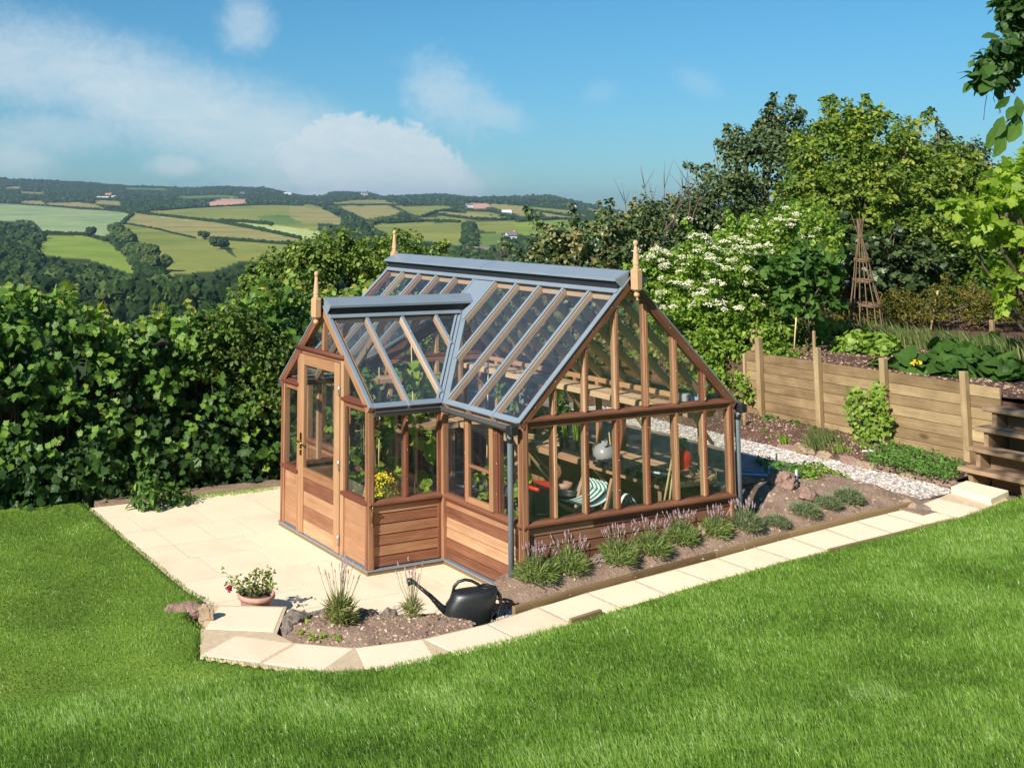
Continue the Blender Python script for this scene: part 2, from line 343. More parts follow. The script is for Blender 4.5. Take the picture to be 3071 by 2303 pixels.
def wallrun(o, d, n, length, mull, top=HE, panes=None, sill=True, rail=True, boards=True, tints=None, mw=.046, split=None, cmat='cedar'):
    """o: ground corner, d along, n outward. mull: centre positions; panes: (s0,s1) openings"""
    o, d, n = Vector(o), Vector(d), Vector(n); Z = Vector((0, 0, 1))
    if boards: boarding(o-n*.012, d, n, length, .055, SL-.015, 6, tints, split=split, mat=cmat)
    if sill:
        mb = MB(); mb.prism([o+n*.026+Z*(SL-.028), o+n*.026+Z*(SL-.006), o-n*.004+Z*(SL+.012), o-n*.06+Z*(SL+.012), o-n*.06+Z*(SL-.028)], d*length, .15)
        mb2 = MB(); mb2.beam(o+n*.006+Z*(SL-.036), o+d*length+n*.006+Z*(SL-.036), .02, .016, Z, .2)
        part(mb, 'sill', 'cedar'); part(mb2, 'drip_bead', 'cedar_red', bevel=0)
    if rail:
        mb = MB(); mb.beam(o-n*.028+Z*(top-.062), o+d*length-n*.028+Z*(top-.062), .06, .05, Z); part(mb, 'eaves_rail')
    for x in mull:
        mb = MB(); c = o+d*x; mb.beam(c-n*.036+Z*(SL+.01), c-n*.036+Z*(top-.085), mw, .052, n); part(mb, 'mullion')
        mb = MB(); mb.beam(c-n*.003+Z*(SL+.016), c-n*.003+Z*(top-.075), mw*.62, .016, n); part(mb, 'glazing_bead', 'cedar_red' if random.random() < .55 else 'cedar', bevel=.002)
        if n.y < -.5 or (n.x < -.5 and o.y < 2):
            for zz in (.2, .5, .8): screw(c+n*.006+Z*(SL+(top-SL)*zz))
    e = [0]+list(mull)+[length]
    for a, b in (panes if panes is not None else list(zip(e[:-1], e[1:]))):
        mb = MB(); p = o+d*a-n*.016+Z*(SL+.012); mb.prism([p, o+d*b-n*.016+Z*(SL+.012), o+d*b-n*.016+Z*(top-.085), o+d*a-n*.016+Z*(top-.085)], -n*.004)
        part(mb, 'window_pane', 'glass', bevel=0)
_sc = None
def screw(q):
    global _sc, _nsc
    if _sc is None:
        m_ = MB(); m_.lathe([(0, -.004), (.004, -.003), (.004, .003), (0, .004)], (0, 0, 0), 8); _sc = m_.mesh('screw_head'); _sc.materials.append(M['chrome']); _nsc = 0
    _nsc += 1
    if _nsc > 100: return
    o = bpy.data.objects.new('screw_head', _sc); COL.objects.link(o); o.parent = gh; o.location = Vector(q)-Vector(gh.location)
X_, Y_ = Vector((1, 0, 0)), Vector((0, 1, 0))
mx = [W*i/7 for i in range(1, 7)]
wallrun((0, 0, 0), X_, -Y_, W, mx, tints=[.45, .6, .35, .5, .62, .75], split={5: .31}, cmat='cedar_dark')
wallrun((0, S, 0), -Y_, -X_, S, [S-.83, S-.355], tints=[.05, .2, .85, .78, .15, .55], panes=[(0, S-.83), (S-.355, S)])
wallrun((-P, S, 0), X_, -Y_, P, [P/2], tints=[.28, .55, .35, .5, .3, .62])
wallrun((0, L, 0), -Y_, -X_, L-S-G, [.35, .71], tints=[.3, .5])
wallrun((-P, S+G, 0), X_, Y_, P, [P/2], tints=[.3, .5])
wallrun((W, 0, 0), Y_, X_, L, [L*i/11 for i in range(1, 11)], tints=[.3, .5, .2])
wallrun((0, L, 0), X_, Y_, W, mx, tints=[.3, .5, .2])
# porch front: two side lights with panelled bases, door between
for a, b in ((S, 1.655), (2.555, S+G)):
    boarding((-P+.012, b, 0), -Y_, -X_, b-a, .055, SL-.015, 1, [.62])
    mb = MB(); mb.prism([(-P-.03, a, SL-.025), (-P-.03, a, SL-.003), (-P, a, SL+.014), (-P+.06, a, SL+.014), (-P+.06, a, SL-.025)], (0, b-a, 0), .1); part(mb, 'sill', 'cedar_red')
    mb = MB(); mb.beam((-P+.03, a, HE-.06), (-P+.03, b, HE-.06), .05, .055); part(mb, 'eaves_rail')
    mb = MB(); mb.prism([(-P-.028, a, HE-.03), (-P-.028, a, HE-.012), (-P+.01, a, HE+.012), (-P+.05, a, HE+.012), (-P+.05, a, HE-.03)], (0, b-a, 0), .1); part(mb, 'drip_bead', 'cedar_red')
    mb = MB(); mb.prism([(-P+.02, a, SL+.01), (-P+.02, b, SL+.01), (-P+.02, b, HE-.085), (-P+.02, a, HE-.085)], (.004, 0, 0)); part(mb, 'window_pane', 'glass', bevel=0)
    mb = MB(); mb.box(-P-.002, -P+.03, b-.045, b-.0, SL+.012, HE-.088); part(mb, 'mullion', 'cedar_door'); mb = MB(); mb.box(-P-.002, -P+.03, a+.0, a+.04, SL+.012, HE-.088); part(mb, 'mullion', 'cedar_door')
for y in (1.625, 2.53):
    mb = MB(); mb.box(-P-.012, -P+.055, y, y+.055, .04, 1.85); part(mb, 'door_post', 'cedar_door')
mb = MB(); mb.box(-P-.010, -P+.05, 1.682, 2.528, 1.805, 1.85); part(mb, 'door_head', 'cedar_door')
mb = MB(); mb.tube([(-P-.018, 1.60, 1.862), (-P-.018, 2.60, 1.862)], .024, 10); mb.box(-P-.012, -P+.04, 1.60, 2.60, 1.85, 1.868, .1); part(mb, 'drip_bead', 'cedar_red', bevel=0)
# door
door = thing('door', (-P, 2.1, 0), None, None); door.parent = gh; door.location = Vector((-P, 2.1, 0))-Vector(gh.location)
def dpart(mb, name, mat, bevel=.003):
    o = mb.build(name, M[mat], None, bevel=bevel); o.parent = door; o.matrix_parent_inverse = Matrix.Translation((P, -2.1, 0)); return o
dx0, dx1 = -P-.022, -P+.018
d0, d1 = 1.69, 2.525
mb = MB(); mb.box(dx0, dx1, d0, d0+.10, .05, 1.80, .75); dpart(mb, 'door_stile', 'cedar_door')
mb = MB(); mb.box(dx0, dx1, d1-.10, d1, .05, 1.80, .6); dpart(mb, 'door_stile', 'cedar_door')
mb = MB(); mb.box(dx0, dx1, d0+.10, d1-.10, 1.70, 1.80, .5); dpart(mb, 'door_rail', 'cedar_door')
mb = MB(); mb.box(dx0, dx1, d0+.10, d1-.10, .60, .69, .25); dpart(mb, 'door_rail', 'cedar_door')
mb = MB(); t = [.9, .35, .7, .1]
for i in range(4): mb.box(dx0+.012, dx1-.01, d0+.10, d1-.10, .05+i*.1375, .05+(i+1)*.1375-.003, t[i])
dpart(mb, 'door_panel', 'cedar', bevel=.002)
mb = MB(); mb.prism([(-P, d0+.1, .69), (-P, d1-.1, .69), (-P, d1-.1, 1.70), (-P, d0+.1, 1.70)], (.004, 0, 0)); dpart(mb, 'window_pane', 'glass', 0)
mb = MB(); mb.box(dx0-.006, dx0, d1-.075, d1-.035, .80, 1.02); mb.tube([(dx0-.006, d1-.055, .94), (dx0-.045, d1-.055, .94), (dx0-.05, d1-.16, .935)], .009, 8); mb.lathe([(.002, 0), (.014, .004), (.014, .010), (0, .012)], (dx0-.01, d1-.055, .85), 10)
dpart(mb, 'handle', 'brass', 0)
for z in (1.55, .86, .18):
    mb = MB(); mb.box(dx0-.006, dx0+.002, d0-.012, d0+.004, z-.045, z+.045); mb.tube([(dx0-.01, d0-.004, z-.046), (dx0-.01, d0-.004, z+.046)], .006, 8); dpart(mb, 'hinge', 'chrome', 0)
# posts
for (x, y) in ((0, 0), (W, 0), (-P, S), (-P, S+G), (0, S), (0, S+G), (0, L), (W, L)):
    nx = 1 if x > W-.01 else -1; ny = 1 if y > L-.01 or abs(y-S-G) < .01 else -1
    mb = MB()
    if x == 0 and (y == S or abs(y-S-G) < .01):
        mb.box(-.03, .035, y-.03*1 if y == S else y-.035, y+.035 if y == S else y+.03, .03, HE-.03, .5)
        mb.box(-.066, -.031, y+.004, y+.03, .055, HE-.04, .2)
    else:
        mb.box(x-.008 if nx < 0 else x-.06, x+.06 if nx < 0 else x+.008, y-.010 if ny < 0 else y-.055, y+.055 if ny < 0 else y+.010, .03, HE-.03, .55)
        cx = x+nx*.012; mb.box(min(cx, cx+.0)-.004, max(cx, cx)+.004, y-.006 if ny < 0 else y-.03, y+.03 if ny < 0 else y+.006, .04, HE-.05, .2)
        mb.box(x+.03 if nx < 0 else x-.05, x+.05 if nx < 0 else x-.03, y-.02 if ny < 0 else y+.012, y-.0105 if ny < 0 else y+.02, .04, HE-.05, .15)
    part(mb, 'corner_post')
# plinth and damp course
def ring(off, z0, z1, name, mat):
    pts = [(-P, S), (0, S), (0, 0), (W, 0), (W, L), (0, L), (0, S+G), (-P, S+G)]
    outs = [(-1, -1), (-1, -1), (-1, -1), (1, -1), (1, 1), (-1, 1), (-1, 1), (-1, 1)]
    q = [(p[0]+o_[0]*off, p[1]+o_[1]*off) for p, o_ in zip(pts, outs)]; mb = MB(); n = len(q)
    v = [(a, b, z0) for a, b in q]+[(a, b, z1) for a, b in q]
    mb.idx(v, [(i, (i+1) % n, n+(i+1) % n, n+i) for i in range(n)]+[tuple(range(n, 2*n))], None, .6); return part(mb, name, mat, bevel=0)
ring(.022, 0.0, .032, 'plinth', 'sleeper'); ring(.030, .034, .044, 'damp_course', 'alu')
# opening casement in the side wall
y0, y1 = .385, .80
mb = MB()
for a, b, c_, d_ in ((y0, y0+.055, SL+.012, HE-.085), (y1-.05, y1, SL+.012, HE-.085)): mb.box(-.026, .012, a, b, c_, d_, .45)
cas = part(mb, 'casement_window', 'cedar_door')
def csub(mb, name, mat): o = mb.build(name, M[mat], cas, bevel=.002 if mat != 'glass' else 0); o.matrix_parent_inverse = cas.matrix_parent_inverse.inverted(); o.location = (0, 0, 0); o.matrix_parent_inverse = Matrix.Identity(4); return o
mb = MB(); mb.box(-.024, .010, y0+.055, y1-.05, SL+.012, SL+.065); csub(mb, 'bottom_rail', 'cedar_door')
mb = MB(); mb.box(-.024, .010, y0+.055, y1-.05, HE-.13, HE-.085); csub(mb, 'top_rail', 'cedar_door')
mb = MB(); mb.box(-.020, .010, y0+.055, y1-.05, .955, .983); csub(mb, 'transom', 'cedar_door')
for a, b in ((SL+.065, .955), (.983, HE-.13)):
    mb = MB(); mb.prism([(0, y0+.055, a), (0, y1-.05, a), (0, y1-.05, b), (0, y0+.055, b)], (.004, 0, 0)); csub(mb, 'window_pane', 'glass')
# gable above the eaves
def rz(x): return HE+min(x, W-x)*TP
def gable_main(y, n):
    yo = y+n*.0
    for i, x in enumerate(mx):
        mb = MB(); zt = rz(x)-.05; mb.box(x-.023, x+.023, min(y, y-n*.055), max(y, y-n*.055), HE+.005, zt); mb.box(x-.014, x+.014, min(y+n*.002, y+n*.014), max(y+n*.002, y+n*.014), HE+.012, zt-.01, .1+.5*random.random()); part(mb, 'mullion', 'cedar')
        if n < 0:
            for q in (.06, .5, .9): screw((x, y+n*.016, HE+.02+(zt-HE-.04)*q))
    e = [0]+mx+[W]
    for a, b in zip(e[:-1], e[1:]):
        pl_ = [(a, y-n*.02, HE), (b, y-n*.02, HE), (b, y-n*.02, rz(b)-.02)]
        if a < W/2 < b: pl_.append((W/2, y-n*.02, zr-.02))
        if a > 0: pl_.append((a, y-n*.02, rz(a)-.02))
        mb = MB(); mb.prism(pl_, (0, -n*.004, 0)); part(mb, 'window_pane', 'glass', bevel=0)
    mb = MB(); mb.prism([(0, y+n*.026, HE-.028), (0, y+n*.026, HE-.010), (0, y, HE+.012), (0, y-n*.05, HE+.012), (0, y-n*.05, HE-.028)], (W, 0, 0), .1)
    part(mb, 'gable_rail', 'cedar'); mb = MB(); mb.box(0, W, min(y, y+n*.016), max(y, y+n*.016), HE-.045, HE-.029, .1); part(mb, 'drip_bead', 'cedar_red', bevel=0)
    for sx in (0, 1):
        x0, x1 = (-.04, W/2) if sx == 0 else (W+.04, W/2)
        z0, z1 = HE-.04*TP, zr
        u = Vector((x1-x0, 0, z1-z0)).normalized(); nn = Vector((-u.z, 0, u.x)) if sx == 0 else Vector((u.z, 0, -u.x))
        if nn.z < 0: nn = -nn
        a, b = Vector((x0, y, z0)), Vector((x1, y, z1))
        mb = MB(); mb.beam(a-nn*.022-Y_*n*.028, b-nn*.022-Y_*n*.028, .06, .052, nn, .35); mb.beam(a-nn*.02+Y_*n*.012, b-nn*.02+Y_*n*.012, .018, .085, nn, .12); part(mb, 'verge_rafter', 'cedar')
        mb = MB(); mb.beam(a+nn*.018+Y_*n*.004, b+nn*.018+Y_*n*.004, .05, .012, nn); part(mb, 'roof_bar', 'alu', bevel=.002)
        if n < 0:
            for q in range(5): screw(a.lerp(b, .08+q*.18)+nn*.026+Y_*n*.004)
            for q in range(5): screw(a.lerp(b, .12+q*.17)-nn*.02+Y_*n*.022)
gable_main(0, -1); gable_main(L, 1)
# porch gable
def rzp(y): return HE+min(y-S, S+G-y)*TP
xg = -P
for y, z0 in ((2.06, 1.875), (1.655, 1.86), (2.555, 1.86)):
    mb = MB(); mb.box(xg-.004, xg+.05, y-.024, y+.024, z0, rzp(y)-.05, .5); part(mb, 'mullion')
for pl_ in ([(S, HE), (1.655, HE), (1.655, rzp(1.655)-.02)], [(1.655, 1.86), (YR, 1.86), (YR, zp-.02), (1.655, rzp(1.655)-.02)], [(YR, 1.86), (2.555, 1.86), (2.555, rzp(2.555)-.02), (YR, zp-.02)], [(2.555, HE), (S+G, HE), (2.555, rzp(2.555)-.02)]):
    mb = MB(); mb.prism([(xg+.024, a, b) for a, b in pl_], (.004, 0, 0)); part(mb, 'window_pane', 'glass', bevel=0)
for sy in (0, 1):
    a = Vector((xg, S-.04 if sy == 0 else S+G+.04, HE-.04*TP)); b = Vector((xg, YR, zp)); u = (b-a).normalized(); nn = X_.cross(u); nn = nn if nn.z > 0 else -nn
    mb = MB(); mb.beam(a-nn*.022+X_*.028, b-nn*.022+X_*.028, .06, .052, nn, .6); mb.beam(a-nn*.02-X_*.012, b-nn*.02-X_*.012, .018, .085, nn, .45 if sy == 0 else .1); part(mb, 'verge_rafter', 'cedar_door' if sy == 0 else 'cedar')
    mb = MB(); mb.beam(a+nn*.018-X_*.004, b+nn*.018-X_*.004, .045, .012, nn); part(mb, 'roof_bar', 'alu', bevel=.002)
# roof slopes
U1 = Vector((1, 0, TP)).normalized(); N1 = Vector((-TP, 0, 1)).normalized()       # main, -X side
U2 = Vector((0, 1, TP)).normalized(); N2 = Vector((0, -TP, 1)).normalized()       # porch, -Y side
def mirror_x(v): return Vector((W-v.x, v.y, v.z))
def mirror_y(v): return Vector((v.x, 2*YR-v.y, v.z))
xt = W/2-.13
def bar(a, b, nn, tw=.040):
    mb = MB(); mb.beam(a-nn*.018, b-nn*.018, tw, .055, nn); o = part(mb, 'rafter', 'bench')
    mb = MB(); mb.beam(a+nn*.020, b+nn*.020, .034, .012, nn); part(mb, 'roof_bar', 'alu', bevel=.002)
    if nn.x < 0 or nn.y < 0:
        for q in (.2, .75): screw(a.lerp(b, q)+nn*.028)
def mp(x, y): return Vector((x, y, HE+x*TP))
def pp(x, y): return Vector((x, y, HE+(y-S)*TP))
def vx(y):                                   # plan start of the main slope at bay line y
    t = y-S if y <= YR else S+G-y
    return max(-.05, t)
for i in range(1, 11):
    y = L*i/11; x0 = vx(y)+(.06 if vx(y) > 0 else 0)
    bar(mp(x0, y), mp(xt, y), N1)
    a, b = mirror_x(mp(-.05, y)), mirror_x(mp(xt, y)); bar(a, b, Vector((TP, 0, 1)).normalized())
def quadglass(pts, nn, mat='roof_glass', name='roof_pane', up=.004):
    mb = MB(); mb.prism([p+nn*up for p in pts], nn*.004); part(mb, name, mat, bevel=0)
for i in range(11):
    y0_, y1_ = L*i/11, L*(i+1)/11
    pts = [mp(vx(y0_), y0_)]
    for yb in (S, YR, S+G):
        if y0_ < yb < y1_:
            if yb == S: pts.append(mp(-.05, S-.001)); 
            elif yb == YR: pts.append(mp(vx(YR), YR))
            else: pts.append(mp(-.05, S+G))
    if i == 3: pts = [mp(-.05, y0_), mp(-.05, S), mp(0, S), mp(vx(y1_), y1_)]
    elif i == 7: pts = [mp(vx(y0_), y0_), mp(0, S+G), mp(-.05, S+G), mp(-.05, y1_)]
    else: pts.append(mp(vx(y1_), y1_))
    pts += [mp(xt, y1_), mp(xt, y0_)]
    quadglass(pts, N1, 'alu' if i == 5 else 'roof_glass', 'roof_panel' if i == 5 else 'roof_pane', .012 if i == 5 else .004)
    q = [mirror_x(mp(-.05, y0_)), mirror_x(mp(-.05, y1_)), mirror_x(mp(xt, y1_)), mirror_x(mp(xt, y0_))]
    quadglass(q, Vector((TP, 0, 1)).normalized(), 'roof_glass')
yt = YR-.11
px_ = [-P, -P/2, 0, P/2, G/2]
for x in (-P/2, 0.0, P/2):
    y0_ = S-.05 if x < .01 else S+x+.05
    if x == 0.0: y0_ = S+.04
    bar(pp(x, y0_), pp(x, yt), N2); bar(mirror_y(pp(x, y0_)), mirror_y(pp(x, yt)), Vector((0, TP, 1)).normalized())
for poly in ([(-P, S-.05), (-P/2, S-.05), (-P/2, yt), (-P, yt)], [(-P/2, S-.05), (0, S-.05), (0, yt), (-P/2, yt)], [(0, S), (P/2, S+P/2), (P/2, yt), (0, yt)], [(P/2, S+P/2), (yt-S, yt), (P/2, yt)]):
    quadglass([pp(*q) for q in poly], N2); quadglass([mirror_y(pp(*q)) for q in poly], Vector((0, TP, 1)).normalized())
# purlin strips at the top and foot of each slope
def strip(a, b, w, nn, name, mat, up=.02, h=.012): mb = MB(); mb.beam(a+nn*up, b+nn*up, w, h, nn); part(mb, name, mat, bevel=.002)
NX2 = Vector((TP, 0, 1)).normalized(); NY2 = Vector((0, TP, 1)).normalized()
strip(mp(xt-.012, -.01), mp(xt-.012, L+.01), .05, N1, 'top_flashing', 'alu', .030); strip(mirror_x(mp(xt-.012, -.01)), mirror_x(mp(xt-.012, L+.01)), .05, NX2, 'top_flashing', 'alu', .030)
strip(pp(-P-.01, yt-.012), pp(YR-S-.15, yt-.012), .045, N2, 'top_flashing', 'alu', .030); strip(mirror_y(pp(-P-.01, yt-.012)), mirror_y(pp(YR-S-.15, yt-.012)), .045, NY2, 'top_flashing', 'alu', .030)
strip(mp(-.025, 0), mp(-.025, S-.05), .055, N1, 'eaves_flashing', 'alu', .014); strip(mp(-.025, L), mp(-.025, S+G+.05), .055, N1, 'eaves_flashing', 'alu', .014); strip(mirror_x(mp(-.025, 0)), mirror_x(mp(-.025, L)), .055, NX2, 'eaves_flashing', 'alu', .014)
strip(pp(-P, S-.025), pp(-.05, S-.025), .055, N2, 'eaves_flashing', 'alu', .014); strip(mirror_y(pp(-P, S-.025)), mirror_y(pp(-.05, S-.025)), .055, NY2, 'eaves_flashing', 'alu', .014)
mb = MB(); mb.box(xt-.01, xt+.03, 0, L, zr-.20, zr-.15, .5); mb.box(W-xt-.03, W-xt+.01, 0, L, zr-.20, zr-.15, .5); mb.box(W/2-.02, W/2+.02, 0, L, zr-.14, zr-.03, .1); part(mb, 'ridge_board', 'bench')
mb = MB(); mb.box(-P, YR-S, yt-.0, yt+.035, zp-.165, zp-.12, .5); mb.box(-P, YR-S, 2*YR-yt-.035, 2*YR-yt, zp-.165, zp-.12, .5); mb.box(-P, YR-S+.05, YR-.02, YR+.02, zp-.12, zp-.03, .1); part(mb, 'ridge_board', 'bench')
# valleys
for sy in (1, -1):
    f = (lambda v: v) if sy == 1 else mirror_y
    a, b = Vector((-.05, S-.05, HE-.05*TP)), Vector((G/2-.07, YR-.07, zp-.07*TP)); nv = Vector((-TP/1, -TP/1, 2)).normalized()
    A_, B_ = f(a), f(b)
    if sy == -1: nv = Vector((nv.x, -nv.y, nv.z))
    mb = MB(); mb.beam(A_+nv*.022, B_+nv*.022, .10, .008, nv)
    sd_ = (B_-A_).cross(nv).normalized()
    for o_ in (-.048, .048): mb.beam(A_+nv*.032+sd_*o_, B_+nv*.032+sd_*o_, .024, .024, nv)
    mb.beam(A_+nv*.03, B_+nv*.03, .006, .014, nv); part(mb, 'valley_gutter', 'alu', bevel=.002)
    mb = MB(); mb.beam(A_-nv*.05, B_-nv*.05, .045, .11, nv, .1); part(mb, 'valley_rafter', 'cedar')
# ridge vents (raised hoods)
def hood(p0, p1, hw, drop, side, name='ridge_vent', joint=None):
    p0, p1, side = Vector(p0), Vector(p1), Vector(side); Zv = Vector((0, 0, 1)); d = (p1-p0).normalized()
    mb = MB(); th = .006
    for s_ in (-1, 1):
        segs = [(p0, p1)] if joint is None else [(p0, p0.lerp(p1, joint)-d*.003), (p0.lerp(p1, joint)+d*.003, p1)]
        for a, b in segs:
            prof = [(0, 0), (s_*hw*.12, -.004), (s_*hw, -drop), (s_*hw, -drop-.022), (s_*(hw-.008), -drop-.022), (s_*(hw-.008), -drop-.008), (0, -th-.006)]
            mb.prism([a+side*x+Zv*z for x, z in prof], b-a)
    hd = part(mb, name, 'alu', bevel=0)
    for e, sg in ((p0, -1), (p1, 1)):
        for s_ in (-1, 1):
            mb = MB(); mb.prism([e+side*(s_*.035)-Zv*.02, e+side*(s_*hw)-Zv*(drop+.005), e+side*(s_*(hw-.015))-Zv*(drop+.035), e+side*(s_*hw*.55)-Zv*(drop+.10), e+side*(s_*.035)-Zv*.12], d*(sg*.008)); part(mb, 'vent_end_plate', 'alu', bevel=0)
    mb = MB(); mb.beam(p0+d*.02-Zv*(drop+.055), p1-d*.02-Zv*(drop+.052), hw*1.55, .075, Zv); part(mb, 'vent_gap_shade', 'black', bevel=0)  # black bar painting the dark gap under the hood
    return hd
hood((W/2, -.015, zr+.075), (W/2, L+.015, zr+.075), .19, .072, (1, 0, 0), joint=.51)
hood((-P-.01, YR, zp+.085), (YR-S+.08, YR, zp+.085), .165, .068, (0, 1, 0))
# finials
def finial(x, y, z, outx, outy):
    mb = MB()
    prof = [(0, .445), (.012, .443), (.021, .430), (.0235, .418), (.021, .405), (.013, .393), (.012, .385), (.017, .380), (.0185, .36), (.030, .232), (.031, .225), (.024, .215), (.027, .205), (.032, .195), (.030, .187)]
    mb.lathe(prof[::-1], (x, y, z), 20, .6)
    s_ = .043; c = .62
    def octa(zz, k): return [(x+s_*k*a, y+s_*k*b, z+zz) for a, b in ((1, c), (c, 1), (-c, 1), (-1, c), (-1, -c), (-c, -1), (c, -1), (1, -c))]
    rings = [octa(.188, .6), octa(.172, 1), octa(-.0, 1), octa(-.016, .6)]; v = [q for r_ in rings for q in r_]; F_ = [tuple(range(8)), tuple(range(24, 32))[::-1]]
    for r_ in range(3):
        for k in range(8): F_.append((r_*8+k, r_*8+(k+1) % 8, (r_+1)*8+(k+1) % 8, (r_+1)*8+k))
    mb.idx(v, F_, None, .45)
    mb.lathe([(0, -.075), (.014, -.072), (.024, -.060), (.027, -.048), (.024, -.036), (.013, -.026), (.020, -.022), (.020, -.016)], (x, y, z), 20, .6)
    part(mb, 'finial', 'finial', bevel=0)
zf = zr-.09
finial(W/2, -.085, zf, 0, -1); finial(W/2, L+.085, zf, 0, 1); finial(-P-.085, YR+.0, zp-.10, -1, 0)
# gutters
def sweep(path, prof, name, mat):
    """prof (out, z) swept along an XY polyline; out = right-hand side of travel"""
    pts = [Vector(p) for p in path]; mb = MB(); k = len(prof); V = []
    for i, p in enumerate(pts):
        d0_ = (pts[i]-pts[i-1]).normalized() if i else (pts[1]-pts[0]).normalized(); d1_ = (pts[i+1]-pts[i]).normalized() if i < len(pts)-1 else d0_
        n0 = Vector((d0_.y, -d0_.x, 0)); n1 = Vector((d1_.y, -d1_.x, 0)); nm = (n0+n1).normalized(); nm = nm/max(.3, nm.dot(n0))
        for a, z in prof: V.append(p+nm*a+Vector((0, 0, z)))
    F_ = [tuple(range(k))[::-1], tuple(range((len(pts)-1)*k, len(pts)*k))]
    for i in range(len(pts)-1):
        for j in range(k): F_.append((i*k+j, i*k+(j+1) % k, (i+1)*k+(j+1) % k, (i+1)*k+j))
    mb.idx(V, F_, None, .5); return part(mb, name, mat, bevel=0)
gz = HE-.05*TP-.004
gp = [(0.0, -.052), (.03, -.055), (.052, -.035), (.058, -.012), (.066, -.008), (.066, .004), (.058, .004), (.052, -.006), (.046, -.030), (.028, -.046), (.0, -.044)]
sweep([(-P, S-.055, gz), (-.055, S-.055, gz), (-.055, -.01, gz)], gp, 'gutter', 'alu_dark')
sweep([(-.055, L+.01, gz), (-.055, S+G+.055, gz), (-P, S+G+.055, gz)], gp, 'gutter', 'alu_dark')
sweep([(W+.055, -.01, gz), (W+.055, L+.01, gz)], gp, 'gutter', 'alu_dark')
for sgn, x in ((-1, 0), (1, W)):
    yo = 0 if sgn < 0 else -.045
    mb = MB(); mb.box(x+sgn*.10-.045, x+sgn*.10+.045, -.035+yo*.6, .045+yo*.6, gz-.075, gz+.006); o = part(mb, 'gutter_outlet', 'black', bevel=.012)
    pxx = x+sgn*.092
    mb = MB(); mb.tube([(pxx, .05+yo, gz-.07), (pxx, .05+yo, gz-.10), (pxx-sgn*.01, .06+yo, gz-.14), (pxx-sgn*.01, .06+yo, .0 if sgn < 0 else .2)], .025, 14); part(mb, 'downpipe', 'pipe', bevel=0)
    mb = MB(); mb.lathe([(.027, 0), (.031, .002), (.031, .05), (.027, .052)], (pxx-sgn*.006, .056+yo, gz-.145), 14); part(mb, 'pipe_collar', 'black', bevel=0)
mb = MB(); mb.tube([(-P+.02, S-.018, .60), (-P+.02, S-.045, .59), (-P+.02, S-.028, .55), (-P+.02, S-.022, .46), (-P+.02, S-.03, .43)], .007, 8); part(mb, 'window_hook', 'brass', bevel=0)
mb = MB(); c_ = aty(1225, 1675, S-.016)
mb.tube([(c_[0]+.006*math.cos(t)*1.0+.0, S-.0145, c_[2]+.016*math.sin(t)) for t in np.linspace(.7, 5.6, 12)], .0018, 5); part(mb, 'maker_mark', 'white', bevel=0)
# ================================================================ GROUND: lawn, patio, slab path, beds, gravel, terrace
def zp_(x): return .10+.06*max(0.0, x)
def path_pt(px, py):
    q = onplane(px, py, 0, 0, .10)
    if q[0] > 0: q = onplane(px, py, .06, 0, .10)
    return Vector(q)
def fbm(x, y, s=1.0, seed=0, oct=4):
    """cheap smooth value noise, vectorised"""
    x = np.asarray(x, float)*s+seed*17.3; y = np.asarray(y, float)*s+seed*7.7; r = 0; a = .5
    for o in range(oct):
        xi, yi = np.floor(x), np.floor(y); fx, fy = x-xi, y-yi; fx = fx*fx*(3-2*fx); fy = fy*fy*(3-2*fy)
        def h(i, j): v = np.sin(i*127.1+j*311.7+seed*3.1)*43758.5453; return v-np.floor(v)
        v = (h(xi, yi)*(1-fx)+h(xi+1, yi)*fx)*(1-fy)+(h(xi, yi+1)*(1-fx)+h(xi+1, yi+1)*fx)*fy
        r = r+a*v; a *= .5; x = x*2.03+5.2; y = y*2.03+1.3
    return r/(1-.5**oct)
def polydist(P_, poly):
    """signed distance (positive on the right-hand side of travel... camera side) to an open polyline, and interpolated z"""
    P_ = np.asarray(P_, float); best = np.full(len(P_), 1e9); sg = np.zeros(len(P_)); zz = np.zeros(len(P_))
    for a, b in zip(poly[:-1], poly[1:]):
        a = np.array(a, float); b = np.array(b, float); d = b[:2]-a[:2]; t = np.clip(((P_-a[:2])@d)/(d@d), 0, 1)
        q = a[:2]+t[:, None]*d; r = P_-q; dist = np.hypot(r[:, 0], r[:, 1]); cr = d[0]*r[:, 1]-d[1]*r[:, 0]
        m_ = dist < best-1e-9; best[m_] = dist[m_]; sg[m_] = np.where(cr[m_] < 0, 1, -1); zz[m_] = (a[2]+t*(b[2]-a[2]))[m_]
    return best*sg, zz
def inpoly(P_, poly):
    x, y = P_[:, 0], P_[:, 1]; c = np.zeros(len(P_), bool); n = len(poly)
    for i in range(n):
        x0, y0 = poly[i][:2]; x1, y1 = poly[(i+1) % n][:2]
        m_ = ((y0 > y) != (y1 > y)) & (x < (x1-x0)*(y-y0)/((y1-y0) if y1 != y0 else 1e-9)+x0); c ^= m_
    return c
outer_px = [(600, 1962), (720, 1985), (860, 2005), (985, 2012), (1100, 2006), (1300, 1965), (1500, 1922), (1700, 1873), (1900, 1812), (2128, 1744), (2350, 1683), (2578, 1626), (2767, 1575), (2880, 1551), (3025, 1497)]
OUT = [path_pt(*p) for p in outer_px]
OUTL = [(p.x, p.y, p.z) for p in OUT]
CREST = [(-14, .4, .45), (-8, -.25, .36), (-4.70, -.65, .27), (-4.02, -.74, .24), (-3.48, -.74, .2), (-2.95, -.70, .15), (-2.45, -.66, .11)]+[(q[0], q[1]-.01, q[2]-.012) for q in OUTL[3:]]+[(7.5, -1.1, .55), (14, -1.9, 1.0)]
